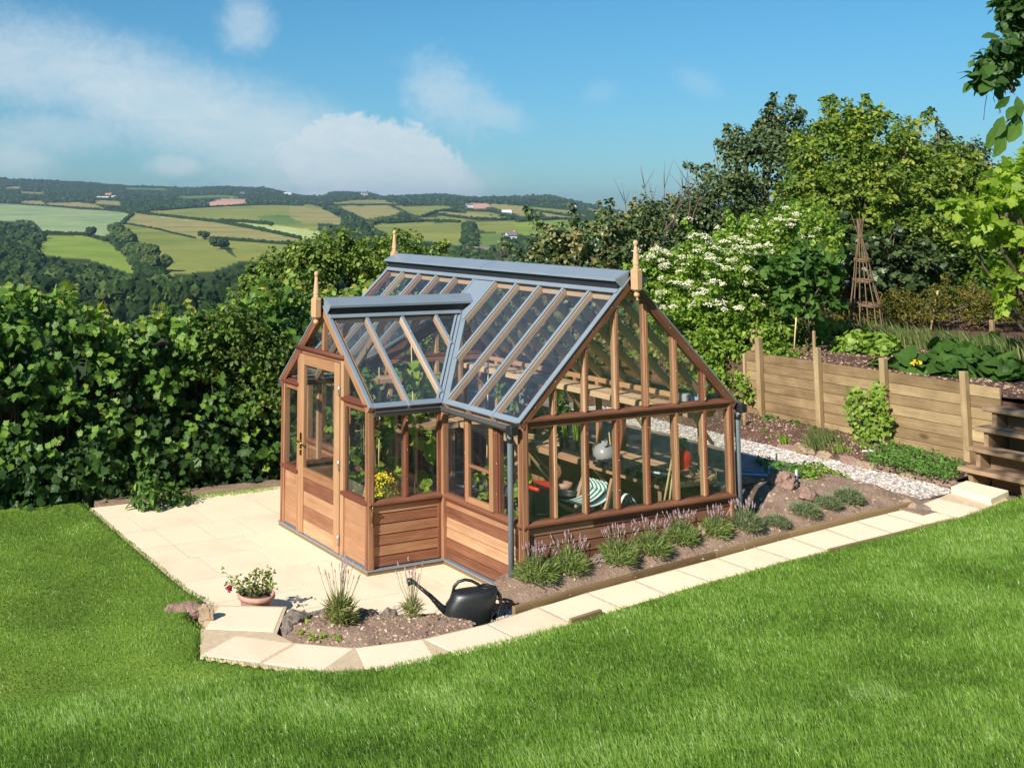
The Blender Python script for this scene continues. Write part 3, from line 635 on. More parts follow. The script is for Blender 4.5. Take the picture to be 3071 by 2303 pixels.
HARD = [(-2.43, 4.42), (-2.43, 1.04), (-2.62, .93), (-2.78, .62), (-2.72, .45)]+OUTL+[(6.4, -.95), (7.2, -.95), (7.2, 8), (-2.43, 8)]
def lawn_h(P_):
    s, zc = polydist(P_, CREST); x, y = P_[:, 0], P_[:, 1]
    up = zc+.185*s+.05*(fbm(x, y, .5, 3)-.5)*np.clip(s*2, 0, 1)+.012*(fbm(x, y, 3, 4)-.5)
    low = np.maximum(.015+.02*(fbm(x, y, .8, 5)-.5)+.03*np.clip(.2-y, 0, 1), zc+s*.75)
    dd_ = np.abs(polydist(P_, [(-2.72, .62, 0), (-2.86, .35, 0)]+OUTL[:5])[0]); kk_ = np.clip(1-(dd_-.15)/.8, 0, 1); kk_ = kk_*kk_*(3-2*kk_)
    low = low*(1-kk_)+np.maximum(low, .098)*kk_; h = np.where(s > 0, np.maximum(up, .094*kk_), np.minimum(low, np.maximum(zc, .098)))
    return h
def grid_mesh(name, xs, ys, hf, keep=None, tint=None):
    X, Y = np.meshgrid(xs, ys); P_ = np.stack([X.ravel(), Y.ravel()], 1); Z = hf(P_); nx, ny = len(xs), len(ys)
    i = (np.arange(ny-1)[:, None]*nx+np.arange(nx-1)[None, :]).ravel(); q = np.stack([i, i+1, i+nx+1, i+nx], 1)
    if keep is not None:
        k = keep(P_); q = q[k[q].all(1)]
    return arr_mesh(name, np.column_stack([P_, Z]), np.full(len(q), 4), q.ravel(), tint, True)
# --- grass material: colour of the turf itself, with worn yellower and darker patches
def turfmat(name):
    mt, n, l, out = newmat(name); geo = n.new('ShaderNodeNewGeometry').outputs['Position']
    a = noise(n, l, geo, 1.1, 4); b_ = noise(n, l, geo, 38, 4, .7)
    f = mth(n, l, 'ADD', mth(n, l, 'MULTIPLY', a, .6), mth(n, l, 'MULTIPLY', b_, .4))
    c = ramp(n, l, f, [(.32, (.08, .135, .02)), (.5, (.15, .24, .03)), (.62, (.21, .31, .045)), (.75, (.28, .34, .09))])
    b = n.new('ShaderNodeBsdfPrincipled'); l.new(c, b.inputs['Base Color']); b.inputs['Roughness'].default_value = .85; b.inputs['Specular IOR Level'].default_value = .15
    l.new(bumpn(n, l, b_, 1, .02), b.inputs['Normal']); l.new(b.outputs[0], out.inputs[0]); return mt
M['turf'] = turfmat('turf')
def lawn_z(P_):
    h = lawn_h(P_); ins = inpoly(P_, HARD); return np.where(ins, np.minimum(h, -.03)-.05, h-.004)
xs = np.concatenate([np.arange(-30, -8, .5), np.arange(-8, 8.5, .06), np.arange(8.5, 20, .5)]); ys = np.concatenate([np.arange(-25, -5, .5), np.arange(-5, 5.2, .06), np.arange(5.2, 6.4, .3)])
def lawn_all(P_):
    h = lawn_z(P_); y = P_[:, 1]; return h-np.clip(y-5.0, 0, 3)*.5
lawn = put('lawn', grid_mesh('lawn', xs, ys, lawn_all), M['turf']); tag(lawn, kind='structure')
# grass blades
def blades(name, P_, Z, hgt, wid, lean, mat, tint):
    n = len(P_); a = rng.uniform(0, 2*np.pi, n); la = rng.normal(0, 1, n)*.6+2.6; ln = rng.uniform(.15, 1, n)*lean
    ca, sa = np.cos(a), np.sin(a); base = np.column_stack([P_, Z]); w = wid/2; V = np.empty((n, 5, 3))
    dirx, diry = np.cos(la), np.sin(la)
    mid = base+np.column_stack([dirx*ln*hgt*.35, diry*ln*hgt*.35, hgt*.55]); tip = base+np.column_stack([dirx*ln*hgt*1.1, diry*ln*hgt*1.1, hgt*(1-.35*ln)])
    s_ = np.column_stack([ca*w, sa*w, np.zeros(n)])
    V[:, 0] = base-s_; V[:, 1] = base+s_; V[:, 2] = mid+s_*.8; V[:, 3] = mid-s_*.8; V[:, 4] = tip
    k = np.arange(n)[:, None]*5; F_ = np.hstack([k, k+1, k+2, k+3, k+3, k+2, k+4])
    return put(name, arr_mesh(name, V.reshape(-1, 3), np.tile([4, 3], n), F_.ravel(), np.repeat(tint, 5)), mat)
M['grass'] = leafmat('grass_blade', [(0, (.085, .165, .026)), (.35, (.19, .335, .050)), (.7, (.30, .46, .085)), (1, (.54, .64, .30))], .34, .42, .6)
def in_view(P_, zz, pad=40):
    d = np.column_stack([P_, zz])-CAM; z = d@FWD; u = PX+F_PX*(d@RGT)/z; v = PY-F_PX*(d@UPV)/z
    return (z > .5) & (u > -pad*4) & (u < 3071+pad*4) & (v > -200) & (v < 2303+pad*6)
def scatter(n, x0, x1, y0, y1): return np.column_stack([rng.uniform(x0, x1, n), rng.uniform(y0, y1, n)])
P_ = scatter(1750000, -9.5, 10.5, -5.6, 4.6); z_ = lawn_h(P_); s_, _ = polydist(P_, CREST)
d_ = np.hypot(P_[:, 0]-CAM[0], P_[:, 1]-CAM[1]); prob = np.where(s_ > -.1, np.clip(1.15-(d_-5)*.085, .3, 1), .42)
k_ = (~inpoly(P_, HARD)) & (rng.random(len(P_)) < prob) & in_view(P_, z_, 210); P_, z_, s_, d_ = P_[k_], z_[k_], s_[k_], d_[k_]
patch = fbm(P_[:, 0], P_[:, 1], 1.3, 9); patch2 = fbm(P_[:, 0], P_[:, 1], 5, 12)
hg = (.022+.030*rng.random(len(P_))**1.5)*(.65+.7*patch)*np.where(s_ > .0, 1.15, .62)*(1+.5*(rng.random(len(P_)) < .02))
tn = np.clip(.40+1.0*(patch-.5)+.35*(patch2-.5)+rng.normal(0, .19, len(P_)), 0, .95); tn = np.clip(tn+.12*np.clip(1.3-np.abs(s_-.2), 0, 1), 0, .97); tn = np.where(rng.random(len(P_)) < .02, 1, tn)
tag(blades('lawn_grass', P_, z_-.004, hg, .0034+.0014*rng.random(len(P_))+.0004*np.clip(d_-6, 0, 8), .8, M['grass'], tn), 'short mown lawn grass covering the banks round the patio', 'grass', kind='stuff')
# coarse tuft of grass in the foreground lawn
tc_ = onplane(2640, 2085, 0, 0, .62)
for it in range(4): tc_ = onplane(2640, 2085, 0, 0, float(lawn_h(np.array([tc_[:2]]))[0])+.03)
n_ = 420; a_ = rng.uniform(0, 2*np.pi, n_); r_ = rng.random(n_)**.7*.17; P_ = np.column_stack([tc_[0]+np.cos(a_)*r_, tc_[1]+np.sin(a_)*r_*.8])
tag(blades('grass_tuft', P_, lawn_h(P_), .05+.06*rng.random(n_), .0045+0*r_, 1.3, M['grass'], .55+.4*rng.random(n_)), 'coarse pale tuft of long grass in the foreground lawn', 'grass')
# --- paving
def pavemat(name, grid=None, base=(.85, .70, .505), dark=(.76, .60, .42)):
    mt, n, l, out = newmat(name); geo = n.new('ShaderNodeNewGeometry').outputs['Position']; t = attr(n)
    a = noise(n, l, geo, 2.2, 5, .6, .3); b_ = noise(n, l, geo, 60, 4, .7)
    f = mth(n, l, 'ADD', mth(n, l, 'MULTIPLY', a, .75), mth(n, l, 'MULTIPLY', b_, .25)); f = mth(n, l, 'ADD', f, mth(n, l, 'MULTIPLY', mth(n, l, 'SUBTRACT', t, .5), .16))
    c = ramp(n, l, f, [(.28, dark), (.46, base), (.72, tuple(min(1, v*1.07) for v in base))])
    bsdf = n.new('ShaderNodeBsdfPrincipled'); bsdf.inputs['Roughness'].default_value = .8; bsdf.inputs['Specular IOR Level'].default_value = .2
    l.new(c, bsdf.inputs['Base Color']); l.new(bumpn(n, l, b_, .5, .004), bsdf.inputs['Normal']); l.new(bsdf.outputs[0], out.inputs[0]); return mt
M['slab'] = pavemat('sandstone_slab'); M['mortar'] = plain('sandy_mortar', (.78, .60, .40), .95, scale=26, var=.1, bump=.01, spec=.1, coord='Object')
M['joint'] = plain('patio_joint', (.66, .52, .36), .95, scale=30, var=.2, bump=.004, spec=.1)
mb = MB(); mb.box(-2.43, 2.7, -.02, 4.42, -.09, -.0016, .5); mb.box(-2.60, -.9, -.0-.35, -.0205, -.09, -.0032, .5); pt_ = tag(mb.build('patio_bed', M['joint']), kind='structure')
mb = MB(); sz = .60; rs = random.Random(4)
yy = 4.415; r = 0
while yy > -.3:
    h_ = sz if r % 3 else sz*.75; xx = -2.425-(rs.random()*.3); 
    while xx < 1.2:
        w_ = rs.choice((sz, sz, sz*.75, sz*1.25)); x0, x1 = max(xx, -2.425), xx+w_-.006; y0_, y1_ = max(yy-h_+.006, -.3), yy
        if x1-x0 > .05 and y1_-y0_ > .05: mb.box(x0, x1, y0_, y1_, -.05, rs.uniform(-.0012, .0012), rs.random())
        xx += w_
    yy -= h_; r += 1
ob = mb.build('patio', M['slab'], bevel=.003); tag(ob, kind='structure')
def slab(pts_px, th=.05, lift=0):
    pts = [path_pt(*p)+Vector((0, 0, lift)) for p in pts_px]; return [p-Vector((0, 0, th)) for p in pts], Vector((0, 0, th))
SL_px = [[(657, 1817), (852, 1821), (822, 1893), (617, 1884)], [(706, 1905), (880, 1929), (779, 1985), (600, 1964)], [(888, 1929), (1062, 1944), (965, 2012), (787, 1987)],
         [(1067, 1943), (1268, 1917), (1306, 1974), (1097, 2006)], [(1274, 1916), (1459, 1872), (1552, 1918), (1374, 1962)], [(1466, 1870), (1611, 1822), (1708, 1868), (1560, 1916)],
         [(1619, 1819), (1758, 1779), (1860, 1824), (1718, 1866)], [(1766, 1776), (1900, 1741), (1997, 1783), (1868, 1821)], [(1908, 1738), (2026, 1709), (2125, 1744), (2005, 1780)],
         [(2033, 1706), (2150, 1675), (2252, 1711), (2133, 1741)], [(2157, 1672), (2262, 1642), (2368, 1678), (2260, 1708)], [(2269, 1639), (2371, 1614), (2471, 1650), (2376, 1675)],
         [(2378, 1611), (2475, 1588), (2576, 1624), (2479, 1647)], [(2482, 1584), (2567, 1564), (2673, 1599), (2583, 1622)], [(2574, 1561), (2654, 1542), (2765, 1573), (2680, 1596)],
         [(2661, 1539), (2739, 1522), (2862, 1549), (2772, 1571)], [(2750, 1517), (2813, 1495), (2937, 1524), (2876, 1550)]]
for i, q in enumerate(SL_px):
    mb = MB(); a, v = slab(q); mb.prism(a, v, rs.random()); ob = mb.build('path_slab', M['slab'], bevel=.006)
    tag(ob, kind='structure')
mb = MB(); a, v = slab([(2852, 1477), (2899, 1458), (3026, 1489), (2972, 1514)], .07, .06); mb.prism(a, v, .6); tag(mb.build('path_slab', M['slab'], bevel=.006), kind='structure')
# mortar bed under the slabs
inner_px = [(640, 1814), (860, 1818), (826, 1897), (880, 1926), (1062, 1941), (1268, 1914), (1460, 1869), (1611, 1819), (1758, 1776), (1900, 1738), (2150, 1672), (2371, 1611), (2567, 1561), (2739, 1519), (2815, 1492), (2852, 1474), (2899, 1455), (3030, 1490)]
mb = MB(); inn = [path_pt(*p) for p in inner_px]; o2 = OUT[::-1]; ring_ = inn+o2+[path_pt(592, 1930), path_pt(600, 1885), path_pt(622, 1850)]
ringl = [(p.x, p.y) for p in ring_]
def arc(pl_, k):
    p = np.array([(q[0], q[1]) for q in pl_]); c = np.concatenate([[0], np.cumsum(np.hypot(*(p[1:]-p[:-1]).T))]); t = np.linspace(0, c[-1], k); return np.column_stack([np.interp(t, c, p[:, 0]), np.interp(t, c, p[:, 1])])
in2 = [path_pt(*q) for q in [(602, 1888), (700, 1894), (826, 1897), (880, 1926), (1062, 1941), (1268, 1914), (1460, 1869), (1611, 1819), (1758, 1776), (1900, 1738), (2150, 1672), (2371, 1611), (2567, 1561), (2739, 1519), (2815, 1492), (2899, 1456)]]
A_, B_ = arc(OUT, 180), arc(in2, 180); mb = MB(); pz = lambda q, d=.0965: (q[0], q[1], d+.06*max(q[0], 0))
for k in range(179): mb.poly([pz(A_[k]), pz(A_[k+1]), pz(B_[k+1]), pz(B_[k])], .5, None, True); mb.poly([pz(A_[k+1]), pz(A_[k]), pz(A_[k], -.06), pz(A_[k+1], -.06)], .5)
s0 = [path_pt(*q) for q in [(640, 1813), (860, 1817), (830, 1899), (600, 1890), (618, 1850)]]; mb.poly([(q.x, q.y, .096) for q in s0][::-1], .5)
for a, b in ((0, 1), (3, 4), (4, 0)): mb.poly([(s0[a].x, s0[a].y, .0895), (s0[b].x, s0[b].y, .0895), (s0[b].x, s0[b].y, -.05), (s0[a].x, s0[a].y, -.05)], .5)
a, b = A_[0], B_[0]; mb.poly([pz(a), pz(b), pz(b, -.06), pz(a, -.06)], .5); a, b = A_[-1], B_[-1]; mb.poly([pz(a), pz(b), pz(b, -.06), pz(a, -.06)], .5)
tag(mb.build('path', M['mortar']), kind='structure')
# timber edging between bed and path
TB = [path_pt(x, y-1) for x, y in [(1545, 1838), (1700, 1792), (1900, 1738), (2150, 1672), (2371, 1611), (2567, 1561), (2739, 1519)]]
te = thing('timber_edging', TB[0], 'long brown timber board edging the lavender bed beside the slab path', 'edging')
for a, b in zip(TB[:-1], TB[1:]):
    mb = MB(); up = Vector((0, 0, -.010)); off = Vector((0, .022, 0)); mb.beam(a+up+off, b+up+off, .036, .10, (0, 0, 1)); mb.build('board', M['sleeper'], te, bevel=.004)
a, b = path_pt(1706, 1872), path_pt(1800, 1842); mb = MB(); mb.beam(a+Vector((0, -.012, .0)), b+Vector((0, -.012, .0)), .03, .09); tag(mb.build('edging_board', M['sleeper'], bevel=.004), 'short weathered board end showing at the lawn edge of the path', 'edging')
a, b = path_pt(2480, 1650), path_pt(2850, 1560); mb = MB(); mb.beam(a+Vector((0, -.015, -.02)), b+Vector((0, -.015, -.02)), .03, .07); tag(mb.build('edging_board', M['sleeper'], bevel=.004), 'thin weathered board along the lawn side of the path near the steps', 'edging')
# --- soil
def soilmat(name, c0, c1, c2):
    mt, n, l, out = newmat(name); geo = n.new('ShaderNodeNewGeometry').outputs['Position']
    a = noise(n, l, geo, 5, 5, .6); b_ = noise(n, l, geo, 42, 6, .75); f = mth(n, l, 'ADD', mth(n, l, 'MULTIPLY', a, .45), mth(n, l, 'MULTIPLY', b_, .55))
    c = ramp(n, l, f, [(.33, c0), (.5, c1), (.68, c2)]); b = n.new('ShaderNodeBsdfPrincipled'); l.new(c, b.inputs['Base Color']); b.inputs['Roughness'].default_value = .95; b.inputs['Specular IOR Level'].default_value = .1
    l.new(bumpn(n, l, b_, 1.0, .03), b.inputs['Normal']); l.new(b.outputs[0], out.inputs[0]); return mt
M['soil'] = soilmat('soil', (.20, .125, .09), (.38, .26, .19), (.52, .385, .29)); M['soil_dark'] = soilmat('soil_dark', (.075, .038, .028), (.16, .09, .068), (.30, .19, .14))
mb = MB(); mb.box(4.4, 6.6, -.62, -.05, .15, .375, .5); tag(mb.build('soil_base', M['soil']), kind='structure')
TBL = [(p.x, p.y+.03, p.z) for p in TB]
def bed_h(P_):
    x, y = P_[:, 0], P_[:, 1]; z = .10+.06*np.maximum(x, 0)+.055
    z = z+.08*np.clip((y+.35)/.35, 0, 1)*(x < 4.6)+.03*(fbm(x, y, 2.2, 21)-.5)+.035*(fbm(x, y, 9, 22)-.5)
    yb = np.interp(x, [p[0] for p in TBL], [p[1] for p in TBL]); z = z-.055*np.clip((yb+.09-y)/.09, 0, 1)-.045*np.clip((x-4.45)/.4, 0, 1)
    z = z-.10*np.clip((-.02-x)/.35, 0, 1)                       # runs down to the patio corner
    m_ = np.exp(-((x-3.35)**2/.35+(y-.45)**2/.10)); z = z+.10*m_
    z = z-.30*np.exp(-((x-2.85)**2/.05+(y-.75)**2/.35))          # dark hollow beside the wall
    return z
def bed_keep(P_):
    x, y = P_[:, 0], P_[:, 1]; yb = np.interp(x, [p[0] for p in TBL], [p[1] for p in TBL]); inside = (x > -.012) & (x < W+.012) & (y > -.012)
    return (y > yb-.03) & ~inside
bed = put('soil_bed', grid_mesh('soil_bed', np.arange(-.42, 4.87, .03), np.arange(-.5, 5.6, .03), bed_h, lambda P_: bed_keep(P_) & (((P_[:, 0] > -.02) | (P_[:, 1] < .14)) & (P_[:, 0]+.42 > np.abs(P_[:, 1]+.08)*.9))), M['soil']); tag(bed, kind='structure')
def bed2_h(P_): x, y = P_[:, 0], P_[:, 1]; return .46-.10*np.clip((5.70-x)/.16, 0, 1)+.045*(x-5.6)+.04*(fbm(x, y, 1.6, 31)-.5)+.035*(fbm(x, y, 9, 32)-.5)+.02*np.clip(y, 0, 2)
bed2 = put('soil_bed', grid_mesh('soil_bed_far', np.arange(5.50, 6.75, .035), np.arange(-.12, 7.4, .035), bed2_h), M['soil_dark']); tag(bed2, kind='structure')
# front bed with the two lavender plants
fb_px = [(826, 1893), (880, 1923), (1062, 1938), (1268, 1911), (1420, 1878), (1430, 1860), (1340, 1830), (1180, 1828), (1000, 1822), (900, 1822), (860, 1830)]
FB = [onplane(x, y, 0, 0, .085) for x, y in fb_px]
def fb_h(P_):
    x, y = P_[:, 0], P_[:, 1]; d, _ = polydist(P_, [tuple(p) for p in FB]+[tuple(FB[0])]); d = np.abs(d)
    return .055+.05*np.clip(d/.25, 0, 1)+.03*(fbm(x, y, 4, 41)-.5)+.03*(fbm(x, y, 12, 42)-.5)
fx = [p[0] for p in FB]; fy = [p[1] for p in FB]
fbm_ = put('soil_bed', grid_mesh('soil_bed_front', np.arange(min(fx)-.05, max(fx)+.05, .02), np.arange(min(fy)-.05, max(fy)+.05, .02), fb_h, lambda P_: inpoly(P_, FB)), M['soil']); tag(fbm_, kind='structure')
# scattered clods and pebbles
def pebbles(name, P_, Z, r, mat, flat=.6, tint=None):
    n = len(P_); ph = (1+5**.5)/2
    ico = np.array([(-1, ph, 0), (1, ph, 0), (-1, -ph, 0), (1, -ph, 0), (0, -1, ph), (0, 1, ph), (0, -1, -ph), (0, 1, -ph), (ph, 0, -1), (ph, 0, 1), (-ph, 0, -1), (-ph, 0, 1)])/1.9
    f = np.array([(0, 11, 5), (0, 5, 1), (0, 1, 7), (0, 7, 10), (0, 10, 11), (1, 5, 9), (5, 11, 4), (11, 10, 2), (10, 7, 6), (7, 1, 8), (3, 9, 4), (3, 4, 2), (3, 2, 6), (3, 6, 8), (3, 8, 9), (4, 9, 5), (2, 4, 11), (6, 2, 10), (8, 6, 7), (9, 8, 1)])
    s3 = np.column_stack([r*rng.uniform(.7, 1.3, n), r*rng.uniform(.6, 1.0, n), r*rng.uniform(.35, flat+.2, n)]); a = rng.uniform(0, 6.28, n); V = ico[None]*s3[:, None]*(1+rng.normal(0, .14, (n, 12, 1)))
    tl = rng.normal(0, .3, n)[:, None]; V = np.stack([V[..., 0], V[..., 1]*np.cos(tl)-V[..., 2]*np.sin(tl), V[..., 1]*np.sin(tl)+V[..., 2]*np.cos(tl)], -1)
    ca, sa = np.cos(a)[:, None], np.sin(a)[:, None]; V = np.stack([V[..., 0]*ca-V[..., 1]*sa, V[..., 0]*sa+V[..., 1]*ca, V[..., 2]], -1)+np.column_stack([P_, Z])[:, None]
    F_ = (f[None]+np.arange(n)[:, None, None]*12).reshape(-1, 3); t = rng.random(n) if tint is None else tint
    return put(name, arr_mesh(name, V.reshape(-1, 3), np.full(len(F_), 3), F_.ravel(), np.repeat(t, 12)), mat)
def tintmat(name, stops, rough=.8, spec=.2):
    mt, n, l, out = newmat(name); c = ramp(n, l, attr(n), stops); b = n.new('ShaderNodeBsdfPrincipled'); l.new(c, b.inputs['Base Color']); b.inputs['Roughness'].default_value = rough; b.inputs['Specular IOR Level'].default_value = spec
    l.new(b.outputs[0], out.inputs[0]); return mt
M['clod'] = tintmat('clods', [(0, (.17, .105, .075)), (.5, (.34, .225, .16)), (.85, (.50, .36, .26)), (1, (.64, .54, .42))], .95, .1); M['gravel'] = tintmat('gravel_stone', [(0, (.17, .18, .20)), (.3, (.36, .32, .29)), (.55, (.52, .41, .34)), (.8, (.66, .58, .50)), (1, (.80, .77, .72))], .7)
P1 = scatter(5200, -.4, 4.95, -.45, 1.6); k_ = bed_keep(P1) & ((P1[:, 0] > -.0) | (P1[:, 1] < .12)); P1 = P1[k_]
P2 = scatter(3600, 5.55, 6.6, -.1, 4.2); P3 = scatter(2600, min(fx), max(fx), min(fy), max(fy)); P3 = P3[inpoly(P3, FB)]
Pc = np.vstack([P1, P2, P3]); zc_ = np.concatenate([bed_h(P1), bed2_h(P2), fb_h(P3)]); tag(pebbles('soil_clods', Pc, zc_, .004+.016*rng.random(len(Pc))**4, M['clod']), 'crumbs of earth and small stones lying on the beds', 'soil', kind='stuff')
# gravel path between bed and terrace
def gr_h(P_): return .385+.06*(P_[:, 0]-4.95)*.3+.02*(fbm(P_[:, 0], P_[:, 1], 2, 51)-.5)
grv = put('gravel_path', grid_mesh('gravel_path', np.arange(4.70, 5.66, .06), np.arange(-.28, 7.4, .06), gr_h), plain('gravel_bed', (.40, .36, .31), .95, scale=60, var=.3)); tag(grv, kind='structure')
P_ = scatter(21000, 4.78, 5.62, -.27, 5.2); e_ = .08*(fbm(P_[:, 1], P_[:, 1]*0, 3, 8)-.5); k_ = (P_[:, 0] > 4.85+e_) & (P_[:, 0] < 5.60-e_) & ((P_[:, 1] > -.05) | (P_[:, 0] < 5.5)); P_ = P_[k_]
tag(pebbles('gravel', P_, gr_h(P_)+.006+.008*rng.random(len(P_)), .011+.014*rng.random(len(P_)), M['gravel']), 'pale mixed gravel filling the narrow path', 'gravel', kind='stuff')
cg = onplane(1440, 1850, 0, 0, .03); a_ = rng.uniform(0, 6.28, 900); r_ = rng.random(900)**.5; P_ = np.column_stack([cg[0]+.12+np.cos(a_)*r_*.42, cg[1]+.02+np.sin(a_)*r_*.16])
tag(pebbles('gravel', P_, np.full(900, .028)+.02*rng.random(900), .009+.012*rng.random(900), M['gravel']), 'white gravel chips spilling round the black watering can', 'gravel', kind='stuff')
# --- rocks
M['rock'] = plain('rock', (.36, .29, .24), .9, scale=7, var=.28, bump=.05, spec=.15, bscale=16); M['rock_tan'] = plain('rock_tan', (.50, .36, .24), .9, scale=6, var=.22, bump=.04, spec=.15, bscale=14); M['rock_pink'] = plain('rock_pink', (.42, .27, .21), .9, scale=6, var=.22, bump=.05, spec=.15, bscale=12)
def rock(loc, sx, sy, sz_, rz, mat, label, group, seed, name='rock'):
    import bmesh
    bm = bmesh.new(); bmesh.ops.create_icosphere(bm, subdivisions=4, radius=1); r0 = np.random.default_rng(seed); off = r0.random(3)*50
    pl = [Vector(v).normalized() for v in r0.normal(size=(9, 3))]
    from mathutils import noise as mn
    for v in bm.verts:
        p = v.co.copy()
        for q in pl:
            d = p.dot(q)
            if d > .72: p -= q*(d-.72)*.85
        k = 1+.30*mn.noise(p*1.3+Vector(off))+.13*mn.noise(p*3.5+Vector(off))+.06*mn.noise(p*9+Vector(off)); p *= k; v.co = (p.x*sx, p.y*sy, p.z*sz_)
    me = bpy.data.meshes.new(name); bm.to_mesh(me); bm.free(); o = put(name, me, M[mat]); o.location = loc; o.rotation_euler = (0, 0, rz)
    return tag(o, label, 'rock', group)
def gp_(px, py, z=.1): return onplane(px, py, 0, 0, z)
q = gp_(870, 1868, .08); rock((q[0]+.05, q[1]+.02, .06), .17, .105, .115, .3, 'rock', 'large grey brown boulder at the step corner of the front bed', 'rocks round the front bed', 1)
q = gp_(852, 1895, .07); rock((q[0]+.03, q[1]+.03, .05), .08, .10, .075, .9, 'rock', 'low grey stone below the big boulder beside the path', 'rocks round the front bed', 2)
q = gp_(950, 1842, .07); rock((q[0], q[1], .04), .10, .06, .075, 0, 'rock', 'half buried grey stone left of the taller lavender', 'rocks round the front bed', 3)
q = gp_(1105, 1848, .07); rock((q[0], q[1], .05), .11, .075, .095, -.2, 'rock', 'dark grey rock right of the taller lavender', 'rocks round the front bed', 4)
q = gp_(1165, 1845, .07); rock((q[0], q[1], .05), .09, .06, .07, .4, 'rock', 'grey brown rock between the two lavender plants', 'rocks round the front bed', 5)
q = gp_(1265, 1850, .07); rock((q[0]+.02, q[1], .03), .07, .05, .05, .4, 'rock', 'small flat stone behind the smaller lavender', 'rocks round the front bed', 6)
q = gp_(618, 1872, .06); rock((q[0], q[1], .125), .036, .08, .09, .55, 'rock_tan', 'pale upright stone at the lawn corner of the step slab', 'stones at the patio corner', 7)
q = gp_(640, 1835, .05); rock((q[0], q[1], .05), .07, .035, .05, .6, 'rock', 'small grey stone at the front corner of the patio', 'stones at the patio corner', 8)
q = gp_(560, 1843, .05); rock((q[0], q[1], .085), .19, .085, .06, -.25, 'rock_pink', 'long flat stone sunk in the lawn beside the patio', 'stones at the patio corner', 9)
gl = 'stones edging the gravel path'; i = 0
for (px, py, s, mat, lab) in [(2315, 1357, .15, 'rock_tan', 'largest tan stone standing behind the gravel path'), (2375, 1372, .11, 'rock_tan', 'long tan stone right of the largest one behind the gravel'), (2445, 1392, .12, 'rock_pink', 'pinkish stone behind the gravel below the currant bush'),
        (2500, 1402, .10, 'rock_tan', 'pale stone behind the gravel below the herb tuft'), (2570, 1412, .11, 'rock_pink', 'brown stone behind the gravel at the edge of the green ground cover'), (2655, 1427, .09, 'rock_tan', 'small pale stone under the green ground cover'), (2700, 1437, .09, 'rock_pink', 'brown stone under the middle of the green ground cover'), (2775, 1448, .13, 'rock_pink', 'long pink brown stone under the green ground cover'), (2845, 1462, .13, 'rock_pink', 'rounded stone next to the foot of the steps'),
        (2235, 1350, .10, 'rock_pink', 'mossy stone behind the gravel beside the drainpipe'), (2272, 1352, .09, 'rock_pink', 'dark stone left of the largest tan stone')]:
    q = onplane(px, py, .02, 0, .36); rock((max(q[0], 5.60), q[1], .42), s*.8, s*1.25, s*.62, 0.1*(i % 5-2), mat, lab, gl, 20+i); i += 1
for (px, py, s, mat, lab) in [(2275, 1390, .09, 'rock_tan', 'tan stone on the near side of the gravel beside the drainpipe'), (2330, 1408, .10, 'rock_pink', 'pink stone on the near side of the gravel behind the seedlings'), (2385, 1420, .11, 'rock_pink', 'broad pink stone on the near side of the gravel'), (2585, 1466, .12, 'rock_pink', 'pink stone beside the low bedding plants'), (2722, 1492, .11, 'rock_tan', 'pale boulder at the end of the lavender bed'), (2767, 1500, .08, 'rock', 'dark wedge stone where the gravel meets the slabs'), (2530, 1440, .09, 'rock_pink', 'small brown stone behind the last lavender')]:
    q = onplane(px, py, .02, 0, .36); rock((min(q[0], 4.82), q[1], .37), s*.7, s*1.05, s*.55, .1*(i % 5-2), mat, lab, gl, 20+i); i += 1
gl = 'rocks in the lavender bed'
for (px, py, s, mat, lab) in [(2345, 1478, .18, 'rock_pink', 'great pink boulder right of the greenhouse corner'), (2425, 1500, .13, 'rock_pink', 'broad pink boulder behind the lavenders'), (2228, 1478, .12, 'rock_pink', 'upright stone behind the drainpipe'), (1800, 1682, .07, 'rock', 'grey stone between the second and third lavender'), (2105, 1597, .075, 'rock_tan', 'pale stone against the greenhouse boards'), (1905, 1650, .06, 'rock', 'mossy stone behind the fourth lavender')]:
    q = onplane(px, py+8, .06, 0, .2); z = float(bed_h(np.array([q[:2]]))[0]); rock((q[0], max(q[1], -.15) if px < 2200 else q[1], z+s*.25), s, s*.8, s*.62, .3*(i % 5-2), mat, lab, gl, 20+i); i += 1
# --- upper terrace behind the retaining fence
XF = 6.62
def ter_h(P_): x, y = P_[:, 0], P_[:, 1]; return 1.27+.012*(x-6.6)+.05*(fbm(x, y, 1.2, 61)-.5)+.045*(fbm(x, y, 8, 62)-.5)-.5*np.clip(y-9, 0, 20)-.2*np.clip(x-19, 0, 30)
ter = put('terrace_soil', grid_mesh('terrace_soil', np.concatenate([np.arange(XF+.03, 12, .07), np.arange(12, 27, .3)]), np.concatenate([np.arange(-1.0, 8, .07), np.arange(8, 16, .4)]), ter_h), M['soil_dark']); tag(ter, kind='structure')
mb = MB(); mb.box(XF+.02, 27, -1.35, -1.0, .2, 1.25, .5); mb.box(XF+.035, XF+.07, -1.0, 8, .2, 1.22, .5); tag(mb.build('terrace_bank', M['soil_dark']), kind='structure')
P2 = scatter(6000, 6.7, 10.5, -.9, 4.5); tag(pebbles('soil_clods', P2, ter_h(P2), .006+.025*rng.random(len(P2))**4, M['clod']), 'crumbs of earth on the raised vegetable plot', 'soil', kind='stuff')
